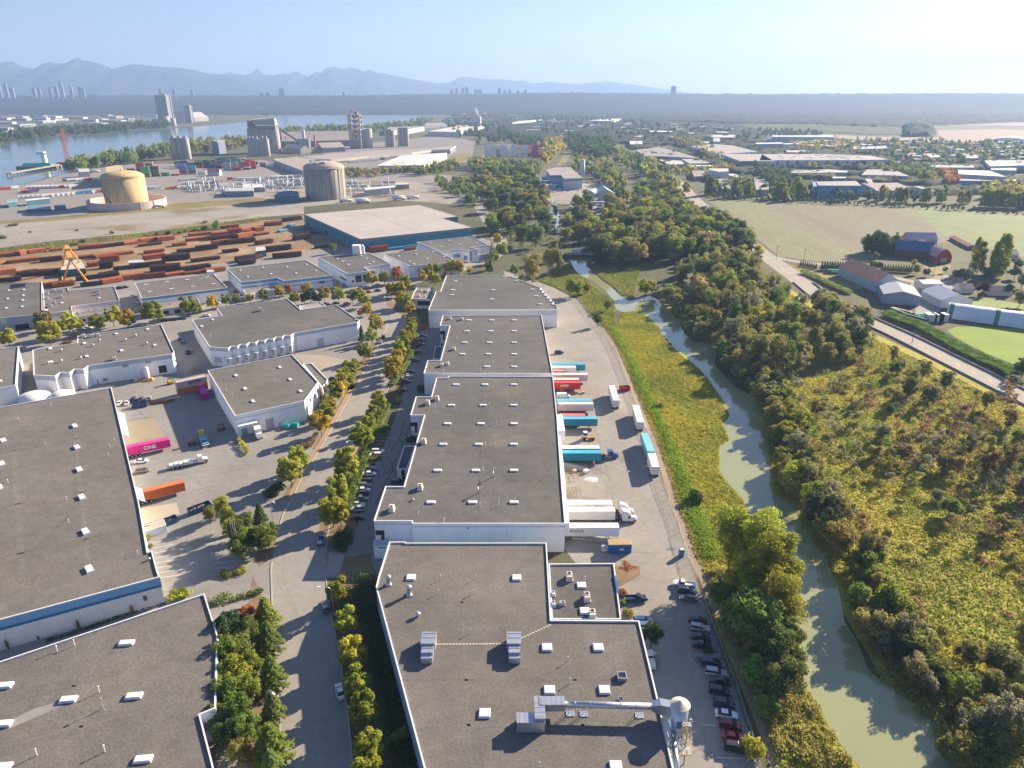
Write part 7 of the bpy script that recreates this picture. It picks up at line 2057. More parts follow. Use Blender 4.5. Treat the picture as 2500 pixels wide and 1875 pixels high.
# low plant, pipe racks, cabins and tankers around the tanks
PK = [(U0 if False else K2,[(480,1560),(900,1560),(880,1500),(640,1480)],9,(0.05,0.18,0.24),(0.05,0.16,0.22),'teal gabled plant shed left of the grey tank'),(K1,[(1720,1500),(2205,1490),(2205,1440),(1760,1440)],7,(0.40,0.43,0.45),(0.2,0.27,0.33),'long pale pipe rack house of the gas plant'),(K2,[(-60,1440),(320,1430),(300,1380),(-40,1370)],6,(0.55,0.58,0.6),(0.3,0.33,0.36),'pale compressor house of the gas plant'),(K0,[(435,760),(830,720),(825,700),(430,735)],6,(0.62,0.64,0.64),(0.10,0.24,0.32),'long white-roofed plant building left of the yellow tank'),(K0,[(130,790),(290,770),(285,725),(130,740)],6,(0.2,0.32,0.36),(0.08,0.2,0.26),'small teal plant building at the left edge'),(K0,[(910,850),(1105,840),(1100,825),(915,835)],5,(0.10,0.30,0.36),(0.05,0.2,0.27),'flat teal control room beside the yellow tank'),(K0,[(440,900),(860,890),(855,850),(445,855)],4,(0.10,0.24,0.32),(0.06,0.16,0.24),'row of dark blue tanker bays left of the yellow tank'),(K3,[(-60,1480),(440,1430),(430,1400),(-60,1440)],8,(0.56,0.60,0.62),(0.2,0.26,0.32),'pale open-sided plant roof right of the grey tank'),(K3,[(460,1390),(680,1380),(660,1350),(465,1355)],6,(0.5,0.5,0.48),(0.33,0.32,0.3),'grey switch house beside the transformer yard'),(K2,[(490,980),(640,975),(620,945),(500,950)],8,(0.5,0.47,0.42),(0.4,0.38,0.35),'small concrete hut at the foot of the silos')]
for tl,pts,h,rc_,wc,lab in PK:
 building('plant_building',lab,P(tl,*pts),h,rc_,wc,(),0,cat='building',roofmat='far_roof',rec=.05,cw=.2)
rr = random.Random(77)
for i in range(46):
 x,y = rr.uniform(470,745),rr.uniform(445,482)
 if i > 34:
  x,y = rr.uniform(850,960),rr.uniform(448,482)
 A = G(x,y)
 t = thing('pipe_rack','grey rack of pipes and vessels in the gas plant','pipework',A,rr.uniform(-.3,.3),'pipework of the gas plant')
 for k in range(3):
  MB().tube((-9,k * 1.6,3 + k * .8),(9,k * 1.6,3 + k * .8),rr.uniform(.25,.7),n=7).build('pipe',M['paint'],t,rr.choice([(0.6,0.62,0.64),(0.45,0.5,0.55),(0.2,0.28,0.36),(0.55,0.5,0.42)]))
 for x_ in (-8,0,8):
  MB().box((x_,1.6,2),(.5,4,4)).build('support',M['paint'],t,(0.2,0.25,0.3))
 MB().lathe((rr.uniform(-5,5),-3,0),[(1.1,0),(1.1,rr.uniform(5,10)),(.2,11)],10).build('vessel',M['paint'],t,(0.6,0.62,0.64),smooth=True)
for (tl,x,y,rz,lab) in ((T1,720,1392,.05,'white tanker at the foot of the grey tank, left'),(T1,855,1385,.05,'white tanker at the foot of the grey tank, right'),(T1,870,1398,.05,'white tanker in front of another by the grey tank'),(T1,1170,1358,.1,'white tanker on the bare ground right of the grey tank'),(T1,1180,1372,.1,'nearer white tanker on the bare ground right of the grey tank'),(T1,1300,1362,.1,'short white tanker on the bare ground right of the grey tank'),(T0,1300,1440,.2,'white tanker at the right foot of the round pink wall'),(K0,1520,285,.1,'white tanker by the river sheds')):
 A = G(*tl(x,y))
 t = thing('tanker',lab,'tanker',(A.x,A.y,.02),rz)
 MB().tube((0,0,2.4),(15,0,2.4),1.35,n=12).build('barrel',M['paint'],t,(.78,.77,.75),smooth=True)
 MB().box((7.5,0,1.0),(14,1.2,.4)).build('chassis',M['matte'],t,(.06,.06,.06))
 for x_ in (1.5,3.0,13):
  for s in (-1,1):
   obj('wheel',BWHEEL,t,None,(x_,s,.5))

# ------------------------------------------------------------------ terminal: rows of trailers and stacked containers
CBOX = MB().box((6.1,0,1.3),(12.2,2.44,2.6)).mesh('container',M['paint'])
TBOX = MB().box((6.6,0,2.5),(13.2,2.6,2.7)).box((6,0,1.0),(12.5,1.0,.3)).box((2,0,.5),(2.4,2.4,1.0)).box((11,0,.6),(.4,2.0,1.2)).mesh('trailer',M['paint'])
PALT = {'w': (.78,.77,.75),'b': (.06,.26,.5),'r': (.5,.05,.04),'g': (.01,.28,.13),'n': (.015,.04,.12),'m': (.18,.03,.05),'y': (.36,.36,.37),'t': (.12,.36,.38),'o': (.6,.26,.06),'c': (.6,.5,.38),'p': (.14,.05,.2)}
def trailer_row(tl,a,b_,seq,rz,row):
 n = len(seq)
 for k,s in enumerate(seq):
  f = k / max(1,n - 1)
  A = G(*tl(a[0] + (b_[0] - a[0]) * f,a[1] + (b_[1] - a[1]) * f))
  o = obj('parked_trailer',TBOX,None,PALT[s],(A.x,A.y,.02),(0,0,rz + random.uniform(-.03,.03)))
  tag(o,'%s trailer, %s from the left in the %s' % ({'w': 'white','b': 'blue','r': 'red','g': 'green','o': 'orange','p': 'purple','n': 'navy'}.get(s,'pale'),ORD[k],row),'trailer','trailers in the ' + row)
trailer_row(K0,(440,565),(1160,545),'wwwwwwwwrww',.9,'upper left row')
trailer_row(K0,(310,640),(480,632),'wrrp',.9,'short left row')
trailer_row(K0,(300,735),(700,705),'wwwwww',.9,'lower left row')
trailer_row(K0,(870,695),(1720,620),'wwwwwbbbwrr',.9,'long lower row by the yellow tank')
trailer_row(K0,(1060,435),(1560,425),'gwwwwrrw',.9,'riverside row')
trailer_row(K1,(720,1475),(1620,1430),'orwwwwoobw',.8,'row right of the yellow tank')
trailer_row(K1,(990,1395),(1520,1370),'wwwwwwwr',.8,'second row right of the yellow tank')
trailer_row(K1,(930,1335),(1110,1320),'ww',.5,'small pair by the containers')
trailer_row(K1,(380,1475),(470,1465),'ww',.5,'pair right behind the yellow tank')
trailer_row(K1,(1760,1310),(2150,1320),'rwwww',.3,'row by the pipe rack')
trailer_row(K0,(0,585),(140,570),'rwww',.9,'far left row')
trailer_row(K2,(330,1290),(860,1260),'wwwwwwww',.1,'row left of the grey tank')
trailer_row(K2,(480,1345),(900,1330),'wwwww',.1,'second row left of the grey tank')
trailer_row(K2,(1580,1030),(2150,990),'wwwwwww',.5,'row at the long depot docks')
trailer_row(K3,(0,985),(260,965),'wwgw',.5,'row beside the white-roofed depot')
NC = [0]
def stack(tl,x0,yb,cols,zoff=0.0,tag_='front'):
 A = G(*tl(x0,yb))
 for k,s in enumerate(cols):
  NC[0] += 1
  o = obj('shipping_container',CBOX,None,tuple(q * random.uniform(.85,1.1) for q in PALT[s]),(A.x,A.y,.02 + k * 2.62),(0,0,0.12 + random.uniform(-.01,.01)))
  nmc = {'w': 'white','b': 'blue','r': 'red','g': 'green','n': 'navy','m': 'maroon','y': 'grey','t': 'teal','o': 'orange','c': 'cream'}[s]
  tag(o,'%s container, %s tier up in the %s stack, %s' % (nmc,ORD[k],ORD[STN[0] - 1],tag_),'container','containers in the ' + tag_)
 STN[0] += 1
STN = [1]
for x,y,c in ((325,1262,'gmgggg'),(490,1250,'mrggmm'),(655,1243,'gg'),(80,1200,'nnn'),(240,1180,'rrrrrr'),(395,1175,'ccccmc'),(820,1235,'r'),(965,1215,'yrbrb'),(1115,1208,'ymttt'),(1275,1215,'ww'),(1430,1130,'nnn'),(1560,1120,'nnr'),(1700,1150,'yyyyy'),(1840,1140,'yyyy'),(1890,1085,'ggggg'),(1880,1150,'rr'),(2030,1135,'nwrrr'),(2130,1120,'nrrrr'),(1220,1050,'ngr'),(1360,1045,'rnr'),(1480,1045,'nnn'),(1570,1030,'rrr'),(1740,1030,'nrr'),(1870,1020,'mwr'),(1960,1000,'wrw'),(930,1120,'trb')):
 stack(K1,x,y,c,0,'riverside container yard')
rq = random.Random(4)
for k in range(22):
 stack(K1,880 + (k % 11) * 118 + rq.uniform(-10,10),1075 if k < 11 else 1100,''.join(rq.choice('rrnngmyywb') for _ in range(rq.choice([3,4,5]))),0,'back of the riverside container yard')
STN[0] = 1
for x,y,c in ((0,1040,'rrr'),(90,1075,'wnn'),(240,1080,'nyw'),(340,1100,'yw')):
 stack(K2,x,y,c,0,'yard below the small silos')
STN[0] = 1
for i,c in enumerate(('wwwwwww','wwwwwww','yyyyyyw','wwwwwww','wwwwwww','ywwwwww','wwwwwwr','wwywwww','rrrwwwr','mrrmmrr','mrwrwr','wrwr')):
 stack(K4,-250 + i * 88,570 + (i % 2) * 6,c + c[-2:],0,'tall stacks behind the wood')

# ------------------------------------------------------------------ cement works and silos
CG = (0.40,0.37,0.33)
def silo(label,px,r,h,color=CG,cap=True,n=20):
 A = G(*px)
 t = thing('silo',label,'silo',A)
 MB().lathe((0,0,0),[(r,0),(r,h)],n).build('shell',M['wall'],t,color,smooth=True)
 MB().lathe((0,0,0),[(r,h - .3),(r * .9,h + .8),(r * .2,h + 1.6)],n).build('cap',M['wall'],t,tuple(c * .8 for c in color))
 if cap:
  MB().box((0,0,h + 3),(r * .7,r * .7,5)).build('filter_box',M['paint'],t,(0.3,0.32,0.34))
for k,x in enumerate((905,1005,1105)):
 silo('%s tall grey silo of the riverside trio' % ('left','middle','right')[k],K1(x,955),6.6,39)
for k,x in enumerate((150,240,330,420,520)):
 silo('%s broad silo under the big headhouse' % ORD[k],K2(x,850),10.5,50,(0.37,0.35,0.32),False)
for k,x in enumerate((95,150,215,310,375)):
 silo('%s slim silo in front of the big headhouse' % ORD[k],K2(x,905),5.4,34,(0.42,0.39,0.34))
A = G(*K2(350,850))
t = thing('headhouse','big hipped headhouse on top of the broad silos','building',(A.x,A.y,50))
MB().box((0,0,3),(58,22,6)).build('wall',M['wall'],t,(0.2,0.21,0.22))
MB().raw([(-16,-12,8),(30,-12,8),(30,12,8),(-16,12,8),(-20,-12,19),(24,6,22),(24,12,22),(-20,12,21)],[(0,1,2,3),(4,5,6,7),(0,1,5,4),(1,2,6,5),(2,3,7,6),(3,0,4,7)]).build('roof',M['far_roof'],t,(0.42,0.38,0.33))
MB().box((-26,0,10),(12,14,14)).build('tower',M['wall'],t,(0.16,0.2,0.24))
A,B = G(*K2(560,830)),G(*K2(960,830))
t = thing('conveyor','long sloping enclosed conveyor from the big headhouse','conveyor',(B.x,B.y,0))
MB(B).tube(A + Vector((0,0,52)),B + Vector((0,0,18)),2.2,n=6).build('gallery',M['paint'],t,(0.13,0.17,0.21))
for f in (.35,.7):
 q = A.lerp(B,f)
 MB(B).box((q.x,q.y,18),(1.5,1.5,36 - f * 14)).build('trestle',M['paint'],t,(0.2,0.22,0.24))
MB(B).box((B.x + 6,B.y,14),(24,14,28)).build('transfer_tower',M['paint'],t,(0.16,0.22,0.28))
silo('white topped stack beside the conveyor',K2(1000,800),3.6,44,(0.5,0.5,0.48),False)
silo('thin red stack in the cement works',K2(1185,850),2.2,36,(0.4,0.16,0.13),False)
def lattice_tower(label,px,w,h,floors,color,solid):
 A = G(*px)
 t = thing('preheater_tower',label,'tower',A)
 for sx in (-1,1):
  for sy in (-1,1):
   MB().box((sx * w / 2,sy * w / 2,h / 2),(w * .13,w * .13,h)).build('column',M['wall'],t,color)
 for k in range(1,floors + 1):
  MB().box((0,0,h * k / floors - 1),(w * 1.05,w * 1.05,2.2)).build('floor_slab',M['wall'],t,color)
  if k <= solid:
   MB().box((0,0,h * (k - .5) / floors),(w * .96,w * .96,h / floors - 2)).build('wall',M['wall'],t,tuple(c * .8 for c in color))
  else:
   MB().lathe((0,0,h * (k - 1) / floors),[(w * .05,1),(w * .28,5),(w * .28,h / floors * .8)],12).build('cyclone',M['wall'],t,(0.38,0.2,0.16))
 MB().box((w * .2,0,h + 3),(w * .25,w * .25,6)).build('stair_head',M['wall'],t,color)
 pr = None
 for k in range(7):
  a = math.pi * k / 6
  q = (-w * .2 + w * .22 * math.cos(a),0,h + 1 + 9 * math.sin(a))
  if pr:
   MB().tube(pr,q,1.6,n=8).build('gas_duct',M['wall'],t,(0.5,0.3,0.24))
  pr = q
 return t
lattice_tower('tall open-framed preheater tower of the near cement works',K2(1880,775),25,76,7,(0.36,0.34,0.32),2)
silo('pale silo at the right of the open preheater tower',K2(1985,765),9.5,44,(0.42,0.40,0.38),False)
silo('farther pale silo right of the open preheater tower',K2(2085,765),9.0,43,(0.45,0.42,0.37),False)
for k,(x0,x1,y,h) in enumerate(((275,440,755,38),(495,680,740,40))):
 A,B = G(*K3(x0,y)),G(*K3(x1,y))
 t = thing('silo_block','%s grey silo block right of the preheater tower' % ('left','right')[k],'silo',A)
 w = (B - A).length
 for q in range(3):
  MB().lathe((w * (q + .5) / 3,w / 6,0),[(w / 6,0),(w / 6,h),(.2,h + 1.5)],16).build('cell',M['wall'],t,CG,smooth=True)
 MB().box((w / 2,w / 6,h + 2),(w * (.9 if k else .4),w / 5,4)).build('top_gallery',M['wall'],t,(0.3,0.31,0.32))
def gable(name,label,tl,a,b_,depth,eave,ridge,wall,roof,along=True,cat='building',group=None,doors=()):
 """gabled building; a, b_ = ground pixels of its front wall ends"""
 A,B = G(*tl(*a)),G(*tl(*b_))
 d = B - A
 w = d.length
 t = thing(name,label,cat,A,math.atan2(d.y,d.x),group)
 o = .4
 if along:
  MB().raw([(0,0,0),(w,0,0),(w,depth,0),(0,depth,0),(0,0,eave),(w,0,eave),(w,depth,eave),(0,depth,eave),(0,depth / 2,ridge - .1),(w,depth / 2,ridge - .1)],[(0,1,5,4),(1,2,6,9,5),(2,3,7,6),(3,0,4,8,7)]).build('wall',M['wall'],t,wall)
  MB().raw([(-o,-o,eave - .1),(w + o,-o,eave - .1),(w + o,depth / 2,ridge),(-o,depth / 2,ridge),(-o,depth + o,eave - .1),(w + o,depth + o,eave - .1)],[(0,1,2,3),(3,2,5,4)]).build('roof',M['far_roof'],t,roof)
 else:
  MB().raw([(0,0,0),(w,0,0),(w,depth,0),(0,depth,0),(0,0,eave),(w,0,eave),(w,depth,eave),(0,depth,eave),(w / 2,0,ridge - .1),(w / 2,depth,ridge - .1)],[(0,1,5,8,4),(1,2,6,5),(2,3,7,9,6),(3,0,4,7)]).build('wall',M['wall'],t,wall)
  MB().raw([(-o,-o,eave - .1),(w / 2,-o,ridge),(w + o,-o,eave - .1),(-o,depth + o,eave - .1),(w / 2,depth + o,ridge),(w + o,depth + o,eave - .1)],[(0,1,4,3),(1,2,5,4)]).build('roof',M['far_roof'],t,roof)
 for x,dw,dh,c in doors:
  MB().box((x * w,-.06,dh / 2),(dw,.15,dh)).build('door',M['paint'],t,c)
 return t
RG = (0.36,0.32,0.28)
gable('cement_store','very long pale-roofed cement store behind the stacks',K2,(630,760),(1830,735),110,14,34,(0.2,0.21,0.23),RG)
gable('cement_store','smaller gabled store before the long one',K2,(1300,850),(1680,830),40,10,20,(0.25,0.27,0.3),RG)
gable('arched_shed','pale barrel-roofed shed at the foot of the big silos',K2,(640,850),(930,870),28,10,18,(0.34,0.34,0.34),(0.46,0.43,0.38))
building('depot','broad brown-roofed depot left behind the grey tank',P(K2,(475,968),(860,918),(1310,962),(1750,1085),(960,1150)),10,(0.34,0.30,0.27),(0.30,0.35,0.42),(),0,cat='depot',roofmat='far_roof',rec=.1)
building('depot','long brown-roofed truck depot with a run of dark dock doors',P(K2,(930,912),(2205,812)) + P(K3,(1130,772),(1470,732),(1380,790),(1060,802),(740,845),(0,905)) + P(K2,(1400,968)),9,(0.34,0.30,0.27),(0.60,0.53,0.44),((1.0,4.5,(0.10,0.15,0.19)),),0,cat='depot',roofmat='far_roof',rec=.1)
building('depot','white-roofed depot with a long cream side wall',P(K3,(140,1068),(560,893),(1320,848),(910,1058)),11,(0.62,0.61,0.60),(0.66,0.57,0.44),(),0,cat='depot',roofmat='far_roof',rec=.1)
building('factory','long white-roofed factory with a steaming stack at its end',P(K3,(1000,488),(1450,405),(1950,405),(1510,500)),14,(0.60,0.56,0.52),(0.66,0.58,0.46),(),0,cat='factory',roofmat='far_roof',rec=.1)
building('factory','brown-roofed factory with a cream wall near the river',P(K3,(320,480),(320,415),(930,400),(940,412),(660,455)),14,(0.33,0.30,0.28),(0.64,0.56,0.44),(),0,cat='factory',roofmat='far_roof',rec=.1)
building('factory','low brown-roofed shed beyond the white-roofed factory',P(K3,(950,385),(960,350),(1260,345),(1320,365)),12,(0.34,0.30,0.28),(0.3,0.33,0.36),(),0,cat='factory',roofmat='far_roof',rec=.1)
silo('square chimney of the long white factory',K3(1870,440),8,42,(0.55,0.5,0.45),False,4)
A = G(*K3(1865,440))
st = MB()
st.lathe((0,0,0),[(.5,0),(2.2,5),(4,12),(5.5,20),(4.6,27),(2.6,32),(.4,35)],10)
o = st.build('steam_plume',mat('steam',(0.8,0.8,0.82),1.0,(),trans=.5),None,smooth=True,loc=A + Vector((0,0,43)),rot=(0,-.45,0))
o['kind'] = 'stuff'
tag(o,'small white steam plume over the factory chimney','steam')
building('office_block','blue-walled slab building left of the big silos',P(K1,(1490,640),(1680,632),(1720,640),(1560,655)),27,(0.3,0.34,0.38),(0.20,0.25,0.32),(),0,cat='building',roofmat='far_roof',rec=.1)
gable('gate_house','small gate house with an orange hipped roof among the containers',K1,(1440,1240),(1630,1240),12,6,11,(0.45,0.5,0.55),(0.55,0.26,0.17))
gable('river_shed','pale round-topped shed by the riverside trailers',K0,(1360,365),(1530,355),14,8,12,(0.5,0.5,0.5),(0.62,0.58,0.54))
# river traffic: pier, barge, crane
A,B = G(*K0(150,345),.4),G(*K0(1200,160),.4)
t = thing('pier','long timber pier reaching into the river','pier',A)
d = B - A
n = Vector((-d.y,d.x,0)).normalized() * 5
MB(A).prism(ccw([A + n,B + n,B - n,A - n]),4.0,5.2,bottom=True).build('deck',M['matte'],t,(0.36,0.32,0.27))
for k in range(22):
 q = A + d * (k / 21)
 MB(A).tube((q.x,q.y - 3,-1),(q.x,q.y - 3,4.2),.7,n=6).build('pile',M['matte'],t,(0.14,0.12,0.11))
A = G(*K0(640,215),.4)
t = thing('barge','barge with a bright green covered load moored at the pier','barge',(A.x,A.y,.4),.25)
MB().box((0,0,2),(62,14,4)).build('hull',M['paint'],t,(0.12,0.12,0.12))
MB().raw([(-24,-5,4),(24,-5,4),(24,5,4),(-24,5,4),(-20,0,9),(20,0,9)],[(0,1,5,4),(1,2,5),(2,3,4,5),(3,0,4)]).build('cover',M['paint'],t,(0.02,0.50,0.33))
A = G(*K0(960,190),.4)
t = thing('barge','dark barge with red deck gear at the pier head','barge',(A.x,A.y,.4),.25)
MB().box((0,0,2),(60,15,4)).build('hull',M['paint'],t,(0.04,0.05,0.08))
MB().box((14,0,6),(24,9,4)).build('deck_house',M['paint'],t,(0.4,0.06,0.06))
A = G(*K0(1160,145),.4)
t = thing('crane','tall red lattice crane standing by the pier','crane',A)
for sx in (-1,1):
 for sy in (-1,1):
  MB().tube((sx * 3.2,sy * 3.2,0),(sx * 1.3,sy * 1.3,62),.55,n=5).build('leg',M['paint'],t,(0.55,0.13,0.13))
for k in range(9):
 z = 4 + k * 6.5
 w = 3.2 - k * .21
 for s in (-1,1):
  MB().tube((-w,s * w,z),(w,s * w,z + 5),.3,n=4).build('brace',M['paint'],t,(0.55,0.13,0.13))
MB().box((0,0,5),(8,7,6)).build('cab',M['paint'],t,(0.5,0.1,0.1))
A = G(*K0(780,200),.4)
t = thing('ship_loader','white loading tower on the pier','tower',A)
MB().box((0,0,12),(7,6,24)).build('tower',M['paint'],t,(0.72,0.72,0.72))
MB().box((-3,0,24),(13,7,5)).build('head',M['paint'],t,(0.66,0.68,0.7))
MB().tube((6,0,3),(26,4,2),3.0,n=8).build('tank',M['paint'],t,(0.7,0.7,0.68))
A = G(*K1(600 - 0,700))
# works on the far shore
t = lattice_tower('very tall slab tower of the cement works across the river',T0(1440,715),44,118,5,(0.30,0.31,0.34),5)
for k,(x,y,r,h) in enumerate(((1560,705,20,50),(1600,705,18,46),(1440,730,12,36),(1500,735,10,30))):
 silo('%s pale silo of the works across the river' % ORD[k],T0(x,y),r,h,(0.45,0.41,0.36),False)
lattice_tower('smaller square tower of the works across the river',T0(1640,705),24,74,4,(0.32,0.33,0.35),4)
gable('works_shed','pale gabled shed of the works across the river',T0,(1680,695),(1800,690),90,18,42,(0.45,0.41,0.37),(0.5,0.45,0.4))

# ------------------------------------------------------------------ middle distance right of the wood
building('market_hall','pale blue hall with a broad grey roof in the clearing behind the wood',P(K4,(790,792),(960,752),(1190,745),(1395,928),(1085,938),(1040,878),(850,882)),15,(0.30,0.27,0.26),(0.42,0.52,0.60),((11.5,13.6,(0.15,0.22,0.3)),(4.2,5.2,(0.5,0.42,0.33))),0,cat='hall',roofmat='far_roof',rec=.1)
gable('shed','small shed with a pale blue gable roof beside the clearing',K4,(1410,1290),(1640,1300),26,6,11,(0.42,0.5,0.56),(0.36,0.52,0.62),False)
gable('shed','larger shed with a grey-blue gable roof and white doors',K4,(1650,1300),(1920,1300),38,8,13,(0.45,0.45,0.42),(0.22,0.36,0.45),False,'building',None,((.3,5,5,(.7,.75,.8)),(.7,5,5,(.7,.75,.8))))
gable('greenhouse','white hooped greenhouse by the dark trees',K4,(1690,1040),(1890,1045),12,6,10,(0.6,0.6,0.6),(0.74,0.70,0.64))
gable('long_shed','white long low shed left of the pale blue hall',K4,(450,980),(650,970),16,6,8,(0.6,0.62,0.64),(0.66,0.66,0.66))
building('lean_to','teal flat-roofed wing on the left of the pale blue hall',P(K4,(690,980),(830,975),(800,905),(690,915)),9,(0.06,0.25,0.36),(0.04,0.15,0.22),(),0,cat='building',roofmat='far_roof',rec=.1)
silo('slim pale silo right of the pale blue hall',K4(1390,870),4.2,22,(0.62,0.62,0.62),False)
gable('white_shed','long white-roofed shed among the trees before the clearing',K4,(700,1100),(945,1105),8,4,5,(0.5,0.5,0.5),(0.7,0.7,0.7))
rr = random.Random(5)
for i in range(26):
 x,y = rr.uniform(820,1350),rr.uniform(1125,1175)
 if i > 14:
  x,y = rr.uniform(1400,1800),rr.uniform(1310,1480)
 o = obj('parked_vehicle',TBOX if i > 20 else SUV['body'],None,rr.choice([(.75,.75,.75),(.6,.62,.65),(.5,.05,.05),(.3,.33,.36),(.1,.2,.4)]),G(*K4(x,y)) + Vector((0,0,.3)),(0,0,rr.uniform(0,3)))
 tag(o,'vehicle parked in the clearing around the pale blue hall','vehicle','vehicles around the pale blue hall')
SLOT = (0.07,0.12,0.17)
LBW = (0.52,0.60,0.68)
def slotted(name,label,px,h,slots,tl,cat='warehouse',wall=LBW,roof=(0.33,0.30,0.28)):
 B = building(name,label,px,h,roof,wall,(),0,cat=cat,roofmat='far_roof',rec=.15)
 for x,y0,y1,w in slots:
  wall_item(B,'window_slot',tl(x - w / 2,y0),tl(x + w / 2,y1),SLOT,'paint',wmin=1.0)
 return B
b1 = slotted('warehouse','big grey-roofed warehouse behind the slotted hall',P(K5,(1000,735),(1400,700),(1700,722),(2150,830),(1500,872)),13,[(1560,835,870,14),(1650,828,865,14),(1790,830,860,14),(1845,828,860,14),(1950,825,860,14),(2035,825,858,14)],K5)
b2 = slotted('warehouse','large hall with dark upright slots on its white left wall',P(K5,(1525,868),(2212,872),(2420,985),(1845,988)),14,[(1550 + i * 38,895 + i * 13,960 + i * 17,14) for i in range(8)],K5,roof=(0.34,0.31,0.29))
wall_item(b2,'dark_front',K5(1850,995),K5(2150,1085),(0.10,0.14,0.18),'paint')
b3 = slotted('warehouse','very long hall with dark slots spaced along its pale front',P(K6,(-40,975),(1750,972),(2150,962),(1850,900),(1000,868),(0,872)),14,[(x,985,1085,26) for x in (100,268,430,596,762,922,1098,1262,1436,1600)] + [(x,975,1090,12) for x in (1660,1690,1715,1740)],K6,roof=(0.35,0.32,0.30))
for i in range(40):
 roof_item(b3,'lg',K6(rr.uniform(60,1700),rr.uniform(885,960)),sc=2.2)
